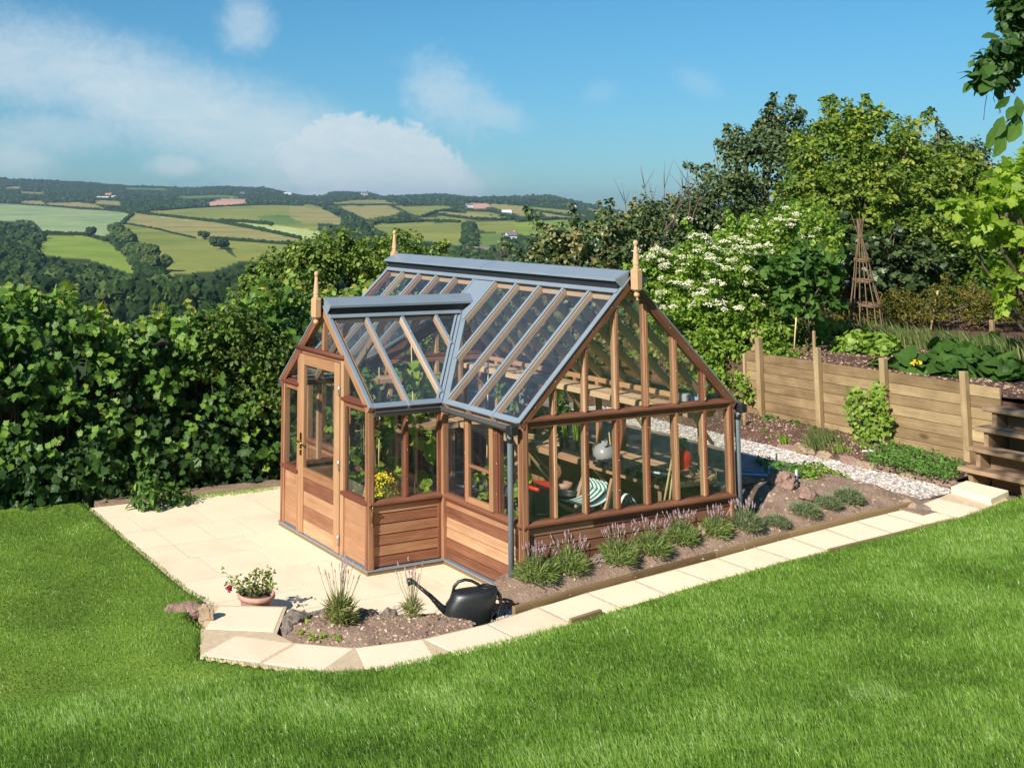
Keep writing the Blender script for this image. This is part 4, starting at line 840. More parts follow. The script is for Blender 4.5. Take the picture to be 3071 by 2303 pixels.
# lawn beside the terrace, right of frame
# ================================================================ FAR COUNTRY: hills, fields, woods, hedgerows, houses
def hor(u): return 618+(u/3071)*34.0
SKY_P = [(-6000, 560), (-1500, 545), (0, 535), (102, 541), (203, 543), (305, 553), (386, 559), (570, 565), (651, 561), (793, 565), (900, 587), (965, 590), (999, 577), (1099, 578), (1149, 590), (1323, 583), (1437, 594), (1646, 586), (1696, 597), (1770, 612), (1830, 628), (1880, 640), (1990, 632), (2200, 610), (3071, 600), (9000, 600)]
RD = [(400, 900), (600, 800), (1000, 700), (1600, 645), (2500, 605)]
def row_to_d(u, v):
    sk = np.interp(u, [p[0] for p in SKY_P], [p[1] for p in SKY_P]); rows = np.array([r for d, r in RD]); ds = np.array([d for d, r in RD])
    d = np.interp(-v, -rows, ds, left=330)
    far = 2500+(605-v)/np.maximum(605-sk, 4)*1500
    far2 = 1600+(645-v)/np.maximum(645-sk, 4)*2400
    d = np.where((v < 605) & (sk < 601), far, d); d = np.where((sk >= 601) & (v < 645), far2, d)
    return np.clip(d, 60, 4000)
def hill_pt(u, v):
    """point of the hillside seen at photo pixel (u, v)"""
    u = np.atleast_1d(np.asarray(u, float)); v = np.atleast_1d(np.asarray(v, float)); d = row_to_d(u, v)
    r = FWD[None]+RGT[None]*((u-PX)/F_PX)[:, None]-UPV[None]*((v-PY)/F_PX)[:, None]; k = d/np.hypot(r[:, 0], r[:, 1]); return CAM[None]+r*k[:, None]
def c6(pts): return [(x/2.458, y/2.458+500) for x, y in pts]
def c7(pts): return [(x/2.011+900, y/2.011+500) for x, y in pts]
OL, TAN, GRN, PALE, PINK, YG, LT = (.235, .26, .07), (.31, .28, .11), (.14, .21, .06), (.28, .36, .18), (.56, .34, .25), (.225, .30, .06), (.44, .50, .19)
FIELDS = [(PALE, c6([(-400, 275), (0, 280), (350, 290), (960, 340), (985, 350), (930, 400), (880, 430), (760, 500), (620, 495), (350, 490), (250, 400), (0, 395), (-400, 420)])),
    (YG, c6([(370, 515), (640, 515), (800, 570), (890, 640), (1000, 760), (940, 780), (720, 700), (600, 670), (330, 660), (300, 620)])),
    (OL, c6([(900, 430), (1100, 450), (1450, 530), (1560, 560), (1740, 690), (1560, 760), (1230, 790), (1230, 740), (1100, 600), (950, 500)])),
    (TAN, c6([(960, 360), (1050, 350), (1600, 410), (2211, 535), (2211, 580), (1560, 535), (1450, 520), (930, 420)])), (LT, c6([(1060, 345), (1300, 365), (1640, 400), (1600, 408), (1200, 370)])),
    (OL, c6([(1120, 340), (1250, 315), (1600, 295), (2000, 285), (2211, 290), (2260, 300), (2330, 470), (2100, 450), (1640, 400), (1100, 345)])), (GRN, c6([(1900, 370), (2050, 360), (2200, 380), (2211, 420), (2000, 430)])),
    (LT, c6([(1700, 415), (2000, 430), (2330, 475), (2400, 500), (2330, 530), (2211, 520)])), (PINK, c6([(1540, 265), (1620, 245), (1700, 238), (1800, 242), (1820, 255), (1760, 280), (1640, 295), (1560, 293)])),
    (TAN, c6([(160, 255), (300, 255), (330, 285), (160, 275)])), (TAN, c6([(340, 270), (560, 270), (700, 280), (780, 320), (600, 305), (400, 290)])), (TAN, c6([(700, 250), (860, 255), (910, 285), (720, 270)])), (TAN, c6([(40, 150), (140, 148), (145, 160), (50, 162)])), (TAN, c6([(150, 180), (300, 190), (330, 205), (160, 195)])), (GRN, c6([(920, 155), (1200, 160), (1250, 172), (950, 168)])), (GRN, c6([(1300, 220), (1650, 210), (1800, 225), (1400, 235)])),
    (OL, c6([(1690, 545), (2211, 592), (2400, 610), (2400, 700), (2211, 685), (1780, 692)])), (TAN, c7([(-60, 242), (110, 252), (245, 310), (240, 345), (0, 330), (-60, 300)])), (OL, c7([(160, 225), (320, 205), (500, 212), (650, 230), (300, 234)])),
    (TAN, c7([(230, 240), (520, 235), (600, 270), (560, 290), (400, 312), (330, 280)])), (OL, c7([(590, 240), (890, 238), (900, 252), (820, 270), (740, 300), (650, 270)])), (PINK, c7([(1000, 222), (1130, 222), (1145, 245), (1060, 252), (1020, 240)])),
    (OL, c7([(930, 262), (1180, 270), (1230, 295), (1050, 285)])), (TAN, c7([(830, 272), (1050, 288), (1300, 312), (1200, 322), (1050, 320), (880, 300)])), (OL, c7([(740, 312), (880, 300), (1050, 325), (900, 335), (760, 330)])),
    (OL, c7([(520, 345), (960, 338), (975, 370), (960, 470), (620, 430), (440, 360)])), (OL, c7([(1050, 338), (1280, 325), (1300, 350), (1310, 395), (1240, 400), (1090, 385)])), (YG, c7([(1310, 335), (1570, 320), (2000, 328), (2100, 340), (2100, 450), (1500, 430), (1340, 405)])),
    (TAN, c7([(1150, 225), (1350, 240), (1400, 285), (1330, 295), (1260, 270), (1160, 243)])), (OL, c7([(1370, 240), (1640, 262), (1760, 300), (1600, 300), (1450, 268)])), (TAN, c7([(1450, 275), (1600, 290), (1780, 310), (1750, 320), (1500, 300)])), (GRN, c7([(1075, 405), (1200, 400), (1230, 430), (1180, 470), (1070, 480)])),
    (OL, c7([(1550, 203), (1640, 220), (1880, 290), (1830, 300), (1700, 240)])), (TAN, c7([(350, 200), (500, 202), (560, 212), (330, 208)])), (OL, c7([(0, 230), (60, 232), (150, 250), (60, 252)])), (OL, c7([(1780, 268), (1900, 280), (1950, 300), (1850, 300)]))]
def grow(poly, k=1.07, mn=4.5):
    c = np.mean(poly, 0); o = []
    for p in poly: v = np.array(p)-c; L_ = np.hypot(*v); o.append(tuple(c+v*max(1, min(k, (L_+14)/max(L_, 1)), (L_+mn*.6)/max(L_, 1))))
    return o
FIELDS = [(c_, grow(p_)) for c_, p_ in FIELDS]
us = np.concatenate([np.arange(-5200, -60, 90), np.arange(-60, 2300, 5.0), np.arange(2300, 8200, 90)])
vs_ = np.concatenate([np.arange(0, 1, .012)])
U, T = np.meshgrid(us, vs_); U = U.ravel(); T = T.ravel()
sk_ = np.interp(U, [p[0] for p in SKY_P], [p[1] for p in SKY_P]); bot = 1010
Vv = sk_+(bot-sk_)*T**1.35
HP = hill_pt(U, Vv); nu, nv = len(us), len(vs_)
Pn = np.stack([U, Vv], 1); colr = np.tile(np.array([.045, .07, .028]), (len(U), 1))
for c_, poly in FIELDS: colr[inpoly(Pn, poly)] = c_
infield = np.zeros(len(U), bool)
for c_, poly in FIELDS: infield |= inpoly(Pn, poly)
# near end: valley side dropping away behind the garden, far end: over the skyline
near = []
for dd, zz in ((14, -1.3), (30, -5), (70, -12), (150, -21), (260, -27)):
    r = FWD[None]+RGT[None]*((us-PX)/F_PX)[:, None]; k = dd/np.hypot(r[:, 0], r[:, 1]); q = CAM[None]+r*k[:, None]; q[:, 2] = zz; near.append(q)
farr = HP[:nu].copy(); farr[:, :2] = CAM[:2]+(farr[:, :2]-CAM[:2])*1.35; farr[:, 2] -= 90
allV = np.vstack([farr, HP]+near[::-1]); allC = np.vstack([colr[:nu], colr]+[np.tile([.05, .075, .03], (nu, 1))]*5); rows_ = 1+nv+5
i_ = (np.arange(rows_-1)[:, None]*nu+np.arange(nu-1)[None, :]).ravel(); F_ = np.stack([i_, i_+nu, i_+nu+1, i_+1], 1)
me = arr_mesh('hills', allV, np.full(len(F_), 4), F_.ravel(), None, True); ca_ = me.color_attributes.new('landuse', 'FLOAT_COLOR', 'POINT'); ca_.data.foreach_set('color', np.column_stack([allC, np.ones(len(allC))]).ravel().astype(np.float32))
mt, n, l, out = newmat('countryside'); a = n.new('ShaderNodeAttribute'); a.attribute_name = 'landuse'; geo = n.new('ShaderNodeNewGeometry').outputs['Position']
nz = noise(n, l, geo, .012, 5, .6); nf = noise(n, l, mapping(n, l, geo, (.25, .06, .1), (0, 0, .6)), 1, 3)
cc = mixc(n, l, .85, a.outputs['Color'], ramp(n, l, nz, [(.3, (.62, .74, .70)), (.5, (1, 1, 1)), (.7, (1.3, 1.12, 1.0))]), 'MULTIPLY'); cc = mixc(n, l, .3, cc, ramp(n, l, nf, [(.3, (.75, .75, .75)), (.7, (1.2, 1.2, 1.2))]), 'MULTIPLY')
b = n.new('ShaderNodeBsdfPrincipled'); l.new(cc, b.inputs['Base Color']); b.inputs['Roughness'].default_value = 1; b.inputs['Specular IOR Level'].default_value = 0; l.new(b.outputs[0], out.inputs[0])
hills = put('hills', me, mt); tag(hills, kind='structure')
# trees of the far woods: crowns of displaced blobs
M['far_leaf'] = leafmat('far_foliage', [(0, (.014, .030, .012)), (.5, (.036, .066, .020)), (1, (.105, .15, .04))], .9, .10, .05)
def ico(sub):
    import bmesh
    bm = bmesh.new(); bmesh.ops.create_icosphere(bm, subdivisions=sub, radius=1); V = np.array([v.co[:] for v in bm.verts]); F_ = np.array([[v.index for v in f.verts] for f in bm.faces]); bm.free(); return V, F_
ICO = {k: ico(k) for k in (1, 2, 3)}
def crowns(name, C_, Rr, sub, mat, tint, parent=None, lump=.28):
    V0, F0 = ICO[sub]; n = len(C_); ph = rng.random((n, 1, 3))*60; fr = 2.3
    V = np.repeat(V0[None], n, 0); q = V*fr+ph
    dsp = np.sin(q[..., 0]*1.3+np.sin(q[..., 1]*1.7))*np.sin(q[..., 1]*1.1+np.sin(q[..., 2]*1.9))+.6*np.sin(q[..., 0]*3.1+q[..., 2]*2.7)*np.sin(q[..., 1]*3.3)
    V = V*(1+lump*dsp+rng.normal(0, .09, dsp.shape))[..., None]; V = V*np.asarray(Rr)[:, None, :]+np.asarray(C_)[:, None, :]
    F_ = (F0[None]+np.arange(n)[:, None, None]*len(V0)).reshape(-1, 3)
    tt = (np.repeat(np.asarray(tint)[:, None], len(V0), 1)+rng.normal(0, .13, (n, len(V0)))).ravel()
    return put(name, arr_mesh(name, V.reshape(-1, 3), np.full(len(F_), 3), F_.ravel(), tt, False), mat, parent)
def infields(Pn):
    r = np.zeros(len(Pn), bool)
    for c_, poly in FIELDS: r |= inpoly(Pn, poly)
    return r
Cs, Rs, Ts, Ss = [], [], [], []
v = 548.0
while v < 1000:
    d0 = float(row_to_d(np.array([1000.]), np.array([v]))[0]); wpx = 8.2*F_PX/d0*.55; u = -120+rng.random()*wpx
    uu = []; 
    while u < 2260: uu.append(u); u += wpx*rng.uniform(.55, 1.15)
    uu = np.array(uu); vv = v+rng.normal(0, wpx*.12, len(uu)); skk = np.interp(uu, [p[0] for p in SKY_P], [p[1] for p in SKY_P]); hp_ = 7.0*F_PX/d0; k = (vv-hp_*.6 > skk-3) & ~infields(np.stack([uu, vv], 1)) & ~infields(np.stack([uu, vv-hp_*.95], 1)) & ~infields(np.stack([uu, vv-hp_*.5], 1))
    if v > 860: k &= ~((uu > 1000))
    uu, vv = uu[k], vv[k]
    if len(uu):
        q = hill_pt(uu, vv); rr = rng.uniform(2.3, 4.4, len(uu)); Cs.append(q+np.column_stack([0*rr, 0*rr, rr*.55])); Rs.append(np.column_stack([rr*rng.uniform(.8, 1.15, len(rr)), rr*rng.uniform(.8, 1.15, len(rr)), rr*rng.uniform(.75, 1.1, len(rr))])); Ts.append(np.clip(.38+rng.normal(0, .2, len(rr)), 0, 1)); Ss.append(np.full(len(rr), d0))
    v += wpx*.30
uu = np.arange(-80, 2100, 7.0)+rng.normal(0, 2.5, 312)[:len(np.arange(-80, 2100, 7.0))]; q = hill_pt(uu, np.interp(uu, [p[0] for p in SKY_P], [p[1] for p in SKY_P])+2.5); cl_ = fbm(uu, uu*0, .03, 77) > .42; q = q[cl_]; rr = rng.uniform(3.5, 7.5, len(q)); Cs.append(q+np.column_stack([0*rr, 0*rr, rr*.3])); Rs.append(np.column_stack([rr*1.3, rr*1.3, rr*.9])); Ts.append(np.full(len(rr), .3)); Ss.append(np.full(len(rr), 4000.))
Cs, Rs, Ts, Ss = np.vstack(Cs), np.vstack(Rs), np.concatenate(Ts), np.concatenate(Ss); print('far crowns', len(Cs))
for lo, hi, sub in ((0, 750, 3), (750, 1500, 2), (1500, 9999, 1)):
    k = (Ss >= lo) & (Ss < hi)
    if k.any(): tag(crowns('woodland', Cs[k], Rs[k], sub, M['far_leaf'], Ts[k]), {3: 'dark green woodland filling the valley bottom behind the hedge', 2: 'woodland strips between the nearer fields on the hillside', 1: 'distant blue green woods along the skyline'}[sub], 'woodland', kind='stuff')
kn_ = Ss < 1150; cn, rn_, tn_, sn_ = Cs[kn_], Rs[kn_], Ts[kn_], Ss[kn_]; vis_ = (cn-CAM)@FWD > 0; pern = 80
dd3 = rng.normal(0, 1, (len(cn)*pern, 3)); dd3 /= np.linalg.norm(dd3, axis=1, keepdims=True); dd3[:, 2] = np.abs(dd3[:, 2])*.9-.15; LP_ = np.repeat(cn, pern, 0)+dd3*np.repeat(rn_, pern, 0)*rng.uniform(.85, 1.14, (len(cn)*pern, 1))
FARLEAF = (LP_, dd3, np.repeat(tn_, pern), np.repeat(sn_, pern))
# hedgerows
HEDGES = [(c6([(350, 495), (480, 505), (620, 508), (700, 525), (780, 550)]), 'dark hedgerow above the small rounded field at the left'), (c6([(940, 345), (985, 352), (940, 385), (900, 430)]), 'thick hedgerow at the corner of the pale field'), (c6([(1050, 350), (1250, 372), (1600, 412), (1900, 465), (2211, 532)]), 'long hedgerow below the bright green strip'), (c6([(1560, 535), (1800, 552), (2211, 583)]), 'hedgerow running right from the two field oaks'),
    (c6([(1180, 325), (1400, 308), (1600, 298), (1800, 288), (2000, 283), (2230, 290)]), 'hedgerow along the crest of the olive field'), (c6([(1620, 403), (1800, 412), (2000, 430)]), 'short dark hedge above the bright green strip'), (c6([(160, 282), (400, 296), (600, 315), (800, 325), (960, 342)]), 'hedgerow along the top of the pale field'), (c6([(930, 425), (1150, 462), (1300, 498), (1440, 530)]), 'faint low hedge between the tan and olive fields'),
    (c7([(520, 345), (740, 333), (960, 338)]), 'hedge along the top of the big green field beyond the roof'), (c7([(740, 305), (830, 272), (930, 262)]), 'curving hedge beside the brown field'), (c7([(830, 293), (1050, 322), (1200, 325), (1300, 315)]), 'hedge under the brown field'), (c7([(930, 264), (1150, 275), (1300, 310)]), 'hedge above the brown field'), (c7([(1310, 335), (1560, 320), (1850, 328), (2000, 330)]), 'hedge above the right hand yellow green field'), (c7([(1350, 240), (1400, 270), (1450, 290)]), 'hedge climbing beside the tan field'), (c7([(1370, 240), (1640, 264), (1780, 312)]), 'hedge across the upper right fields'), (c7([(160, 233), (400, 234), (650, 232)]), 'hedge below the highest green field'), (c7([(1430, 270), (1600, 298), (1760, 318)]), 'low hedge between the two upper right fields')]
for pts, lab in HEDGES:
    pts = np.array(pts); seg = np.hypot(*(pts[1:]-pts[:-1]).T); cum = np.concatenate([[0], np.cumsum(seg)]); st = np.arange(0, cum[-1], 2.2); uu = np.interp(st, cum, pts[:, 0]); vv = np.interp(st, cum, pts[:, 1])
    q = hill_pt(uu, vv); d = np.hypot(q[:, 0]-CAM[0], q[:, 1]-CAM[1]); rr = rng.uniform(1.0, 1.7, len(q))*np.clip(d/700, .75, 1.8)
    if 'faint' in lab: rr *= .55
    o = crowns('hedgerow', q+np.column_stack([0*rr, 0*rr, rr*.4]), np.column_stack([rr*1.3, rr*1.3, rr]), 1, M['far_leaf'], np.full(len(q), .25)); tag(o, lab, 'hedge', 'hedgerows on the far hillside')
# single field trees
M['trunk_far'] = plain('far_trunk', (.06, .05, .04), .9)
for (x, y, r, lab) in [(668, 520, 4.6, 'round dark tree alone at the corner of the pale field'), (1502, 535, 4.2, 'dark round oak on the field boundary, upper of a pair'), (1630, 610, 5.2, 'spreading dark oak on the field boundary, lower of a pair'), (845, 500, 6, 'pale green tree at the top of the tree line down the hill'), (880, 555, 6.5, 'broad green tree in the line down the hill'), (925, 600, 7, 'largest bushy tree in the line down the hill'), (1010, 690, 6, 'bushy tree low in the line down the hill'), (1090, 715, 6.5, 'lowest round tree in the line down the hill'), (960, 650, 5, 'small bushy tree in the line down the hill'), (1140, 775, 5.5, 'bright green tree at the foot of the line'), (2000, 690-250, 2.0, 'tiny dark bush on the bright field edge')]:
    u0, v0 = c6([(x, y)])[0]; q = hill_pt(u0, v0)[0]; t = thing('field_tree', q, lab, 'tree', 'single trees on the far fields')
    mb = MB(); mb.tube([(0, 0, -.5), (0, 0, r*.6)], [r*.09, r*.06], 6); mb.build('trunk', M['trunk_far'], t, world_co=False)
    n_ = 7; cs = rng.normal(0, .38, (n_, 3))*r; cs[:, 2] = np.abs(cs[:, 2])*.7+r*.75; cs[0] = (0, 0, r*.8); rs2 = np.column_stack([rng.uniform(.5, .75, n_)*r]*2+[rng.uniform(.42, .6, n_)*r]); crowns('crown', cs, rs2, 3, M['far_leaf'], np.full(n_, .45 if 'dark' in lab else .7), t, .22)
# houses
M['far_white'] = plain('far_render', (.75, .73, .70), .8); M['far_roof'] = plain('far_roof', (.20, .17, .16), .8); M['far_tile'] = plain('far_tile', (.45, .20, .13), .8); M['far_win'] = plain('far_window', (.05, .06, .07), .3)
def house(u0, v0, w, dp, h, ang, wall, roof, lab, rh=.45):
    w, dp, h = w*.66, dp*.75, h*.8
    q = hill_pt(u0, v0)[0]; t = thing('house', (q[0], q[1], q[2]-.3), lab, 'house', 'houses on the far hills', ang)
    mb = MB(); mb.box(-w/2, w/2, -dp/2, dp/2, 0, h); mb.prism([(-w/2, -dp/2, h), (-w/2, dp/2, h), (-w/2, 0, h+dp*rh)], (w, 0, 0)); mb.build('wall', M[wall], t, False)
    for s in (-1, 1):
        mb = MB(); mb.beam((0, s*dp*.27, h+dp*rh*.5-.0+.15), (0, s*dp*.27+.001, h+dp*rh*.5+.15), .1, .1) if False else None
        mb = MB(); mb.prism([(-w/2-.4, s*(dp/2+.5), h-.35), (-w/2-.4, 0, h+dp*rh+.15), (-w/2-.4, 0, h+dp*rh+.45), (-w/2-.4, s*(dp/2+.5), h-.05)], (w+.8, 0, 0)); mb.build('roof', M[roof], t, False)
    for i in range(int(w//3.2)):
        mb = MB(); x = -w/2+1.6+i*3.2; mb.box(x-.5, x+.5, -dp/2-.04, -dp/2+.02, 1.0, 2.2); mb.build('window', M['far_win'], t, False)
    mb = MB(); mb.box(w*.3, w*.3+.8, -.4, .4, h, h+dp*rh+1.2); mb.build('chimney', M[wall], t, False)
va = YAW-math.pi/2
u0, v0 = c6([(760, 238)])[0]; house(u0, v0, 44, 12, 5, va+.1, 'far_white', 'far_white', 'long white farm barn among the woods on the skyline', .2)
u0, v0 = c6([(800, 225)])[0]; house(u0, v0-1, 26, 12, 7, va-.3, 'far_white', 'far_tile', 'red roofed farmhouse behind the long white barn')
u0, v0 = c6([(838, 238)])[0]; house(u0, v0, 15, 9, 6, va+.5, 'far_white', 'far_white', 'small bright white barn right of the farmhouse')
u0, v0 = c7([(1272, 445)])[0]; house(u0, v0, 12, 7.5, 5.5, va+.25, 'far_white', 'far_roof', 'white house with dark roof in the trees above the greenhouse ridge'); house(u0-14, v0-3, 6, 5, 3, va+.25, 'far_white', 'far_roof', 'small white outbuilding left of the white house')
u0, v0 = c7([(388, 175)])[0]; house(u0, v0+2, 30, 14, 10, va+.2, 'far_white', 'far_roof', 'white house on the wooded skyline hump')
u0, v0 = c7([(1020, 248)])[0]; house(u0, v0, 20, 9, 6, va, 'far_white', 'far_roof', 'pair of pale farm buildings beside the small pink field')
u0, v0 = c7([(1645, 260)])[0]; house(u0, v0, 20, 10, 8, va+.4, 'far_white', 'far_white', 'lone white cottage on the right hand ridge')
u0, v0 = c7([(1245, 288)])[0]; house(u0, v0, 20, 9, 4, va, 'far_white', 'far_white', 'low white building below the tan field')
u0, v0 = c6([(2120, 215)])[0]; house(u0, v0, 34, 12, 8, va+.2, 'far_white', 'far_white', 'white houses at the left skyline edge')
u0, v0 = c6([(1785, 210)])[0]; house(u0, v0, 16, 10, 7, va+.2, 'far_white', 'far_roof', 'tiny white cottage on the dark wooded ridge')
u0, v0 = c7([(1070, 525)])[0]; house(u0, v0, 26, 9, 3.5, va+.05, 'far_roof', 'far_roof', 'long grey shed roof in the valley above the greenhouse', .25)
# the air between
def add_haze():
    mb = MB(); zlo = float(allV[:, 2].min())-1; zhi = float(max(allV[:, 2].max(), 40))+14
    mb.box(-4300, 5200, -1200, 5600, zlo, zhi); o = mb.build('haze', None, None); mt, n, l, out = newmat('haze'); v = n.new('ShaderNodeVolumePrincipled'); v.inputs['Color'].default_value = (.55, .75, .98, 1); v.inputs['Density'].default_value = HAZE
    v.inputs['Anisotropy'].default_value = .3; l.new(v.outputs[0], out.inputs['Volume']); o.data.materials.append(mt); tag(o, 'pale summer haze over the valley', 'haze', kind='stuff')
HAZE = 1.25e-4
# ================================================================ FOLIAGE
def T_oval(w=.36, fold=.10, droop=.10):
    v = np.array([(0, 0, 0), (w*.75, .28, fold*.8), (w, .55, fold-.02), (w*.55, .85, fold*.4-droop*.7), (0, 1, -droop), (-w*.55, .85, fold*.4-droop*.7), (-w, .55, fold-.02), (-w*.75, .28, fold*.8), (0, .5, .02)]); return v, [(0, 1, 2, 8), (8, 2, 3, 4), (0, 8, 6, 7), (8, 4, 5, 6)]
def T_maple():
    r = [(0, 0), (.20, -.06), (.47, .10), (.36, .22), (.62, .42), (.56, .56), (.34, .52), (.40, .74), (.24, .76), (0, 1.08)]
    v = [(x, y, .10*abs(x)-.12*max(0, y-.5)-.10*max(0, abs(x)-.35)) for x, y in r]+[(0, .45, .0)]; k = len(v)
    v += [(-x, y, z) for x, y, z in v[1:9]]; m_ = lambda i: i if i in (0, 9, 10) else k+i-1
    f = []
    for a, b in ((0, 1), (1, 2), (2, 3), (3, 4), (4, 5), (5, 6), (6, 7), (7, 8), (8, 9)): f += [(10, a, b), (10, m_(b), m_(a))]
    return np.array(v, float), f
def T_tri(): return np.array([(-.25, 0, 0), (.25, 0, 0), (.3, .6, .06), (0, 1, 0), (-.3, .6, .06)]), [(0, 1, 2, 3, 4)]
def T_heart():
    v = [(0, 0, 0), (.22, -.14, .02), (.46, .06, .05), (.44, .40, .04), (.22, .75, -.02), (0, 1, -.12), (-.22, .75, -.02), (-.44, .40, .04), (-.46, .06, .05), (-.22, -.14, .02), (0, .4, -.02)]; return np.array(v), [(10, i, i+1) for i in range(9)]+[(10, 9, 0)]
def T_blade(w=.05): return np.array([(-w, 0, 0), (w, 0, 0), (w*1.1, .5, .03), (-w*1.1, .5, .03), (0, 1, -.04)]), [(0, 1, 2, 3), (3, 2, 4)]
def unit(v): return v/np.maximum(np.linalg.norm(v, axis=-1, keepdims=True), 1e-9)
def leaves(name, P_, Nn, size, tmpl, mat, tint, parent=None, droop=.35, updir=None, loc=None, jit=.5):
    tv, tf = tmpl; n = len(P_); Nn = unit(Nn+rng.normal(0, jit, (n, 3))); t = rng.normal(0, 1, (n, 3)) if updir is None else np.asarray(updir)+rng.normal(0, .25, (n, 3))
    if updir is None: t[:, 2] -= droop*2
    t = unit(t-(t*Nn).sum(1, keepdims=True)*Nn); s = np.cross(t, Nn); size = np.broadcast_to(np.asarray(size, float), (n,))
    V = (s[:, None]*tv[None, :, 0:1]+t[:, None]*tv[None, :, 1:2]+Nn[:, None]*tv[None, :, 2:3])*size[:, None, None]+P_[:, None]
    cnt = np.array([len(f) for f in tf]); flat = np.concatenate([np.array(f) for f in tf]); L_ = (flat[None]+np.arange(n)[:, None]*len(tv)).ravel()
    return put(name, arr_mesh(name, V.reshape(-1, 3), np.tile(cnt, n), L_, np.repeat(np.clip(tint, 0, 1), len(tv))), mat, parent, loc)
def clump_pts(cents, rads, per, flat=.75, lo=.35):
    """points in leafy clumps; normals point out of the clump and up"""
    n = len(cents); C_ = np.repeat(cents, per, 0); r_ = np.repeat(rads, per); d = unit(rng.normal(0, 1, (n*per, 3))); rr = (lo+(1-lo)*rng.random(n*per)**.6)
    P_ = C_+d*(r_*rr)[:, None]*np.array([1, 1, flat]); N_ = unit(d*.7+np.array([0, 0, .75])); return P_, N_, np.repeat(np.arange(n), per)
def ell_clumps(ells, density, cr):
    """clump centres over ellipsoid shells; ells rows: cx cy cz rx ry rz"""
    out = []
    for e in ells:
        c, r = np.array(e[:3]), np.array(e[3:6]); area = (r[0]*r[1]+r[0]*r[2]+r[1]*r[2])/3*12; n = int(area*density)
        d = unit(rng.normal(0, 1, (n, 3))); k = d[:, 2] > -.55; d = d[k]; rad = rng.uniform(.62, 1.06, len(d)); q = c+d*r*rad[:, None]
        out.append(q)
    C_ = np.vstack(out)
    keep = np.ones(len(C_), bool)                                    # drop clumps buried deep inside another lobe
    for e in ells: c, r = np.array(e[:3]), np.array(e[3:6]); keep &= (((C_-c)/r)**2).sum(1) > .30
    return C_[keep]
def sprigs(top, n, h, rnd=.3):
    return top+np.column_stack([rng.normal(0, rnd, n), rng.normal(0, rnd, n), rng.uniform(0, h, n)])
def limbs(mb, base, tips, r0, wob=.12):
    for t_ in tips:
        b, t = Vector(base), Vector(t_); pts = [b.lerp(t, k/5)+Vector(rng.normal(0, wob, 3))*(k/5)*(1-k/6) for k in range(6)]; mb.tube(pts, [r0*(1-.85*k/5) for k in range(6)], 6)
def tree(name, base, lobes, tmpl, mat, size, per, dens, crad, label, cat='tree', group=None, trunk_r=.10, tint=.45, ntips=14, extra=None, spr=1.0, flat=.75, lo=.35, droop=.35, bark='bark', spread=.18):
    t = thing(name, base, label, cat, group); b = np.array(base); L0 = [tuple(np.array(e[:3])-b)+tuple(e[3:6]) for e in lobes]
    C_ = ell_clumps(L0, dens, crad); C_ = C_ if extra is None else np.vstack([C_, np.asarray(extra)-b]); rd = crad*rng.uniform(.6, 1.3, len(C_))
    cen = np.array([e[:3] for e in L0]).mean(0); pk_ = rng.choice(len(C_), len(C_)//7); ou = unit(C_[pk_]-cen)*np.array([1, 1, 1.1]); SPR = [C_[pk_]+ou*crad*k*spr for k in (1.0, 1.7, 2.3)]; C_ = np.vstack([C_]+SPR); rd = np.concatenate([rd]+[np.full(len(pk_), crad*k) for k in (.6, .42, .28)])
    P_, N_, idn = clump_pts(C_, rd, per, flat, lo); ct = rng.normal(0, spread, len(C_)); tt = tint+ct[idn]+rng.normal(0, .065, len(P_))
    leaves('crown', P_, N_, size*rng.uniform(.6, 1.25, len(P_)), tmpl, mat, tt, t, droop)
    mb = MB(); tips = C_[rng.choice(len(C_), min(ntips, len(C_)), replace=False)]; top = Vector(L0[0][:3]); mb.tube([(0, 0, -.3), (rng.normal(0, .03), rng.normal(0, .03), top.z*.45), top*.9], [trunk_r, trunk_r*.8, trunk_r*.45], 9)
    limbs(mb, top*.45, tips, trunk_r*.45); limbs(mb, (0, 0, .1), tips[:3], trunk_r*.5)
    for q in range(3): limbs(mb, (0, 0, .2), [C_[rng.choice(len(C_))]], trunk_r*.35, .25)
    mb.build('trunk', M[bark], t, False); return t, C_+b
def D(px, py, dep): return atdepth(px, py, dep)
def lobe(px, py, dep, rpx, rpy=None, rd=None):
    c = D(px, py, dep); k = dep/F_PX; rx = rpx*k; rz_ = (rpy or rpx)*k; return (c[0], c[1], c[2], rx, rx if rd is None else rd, rz_)
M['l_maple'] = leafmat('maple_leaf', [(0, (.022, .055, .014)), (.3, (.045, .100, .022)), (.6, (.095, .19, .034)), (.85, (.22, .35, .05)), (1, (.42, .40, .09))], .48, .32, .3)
M['l_small'] = leafmat('hazel_leaf', [(0, (.042, .082, .016)), (.4, (.115, .18, .028)), (.75, (.21, .285, .045)), (1, (.34, .38, .08))], .5, .3, .35)
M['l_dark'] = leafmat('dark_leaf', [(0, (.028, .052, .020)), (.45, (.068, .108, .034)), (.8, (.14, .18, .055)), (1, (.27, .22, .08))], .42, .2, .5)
M['l_elder'] = leafmat('elder_leaf', [(0, (.09, .16, .02)), (.4, (.20, .31, .04)), (.75, (.32, .44, .07)), (1, (.50, .56, .15))], .45, .4, .35)
M['l_lime'] = leafmat('lime_leaf', [(0, (.12, .19, .02)), (.4, (.26, .37, .04)), (.8, (.42, .53, .07)), (1, (.58, .60, .10))], .5, .5, .3)
M['l_mid'] = leafmat('mid_leaf', [(0, (.035, .075, .012)), (.4, (.10, .17, .022)), (.75, (.21, .29, .035)), (1, (.34, .38, .06))], .45, .35, .4)
M['l_gold'] = leafmat('gold_twig_leaf', [(0, (.05, .07, .015)), (.4, (.13, .13, .025)), (.7, (.22, .20, .04)), (1, (.33, .17, .06))], .6, .35, .2)
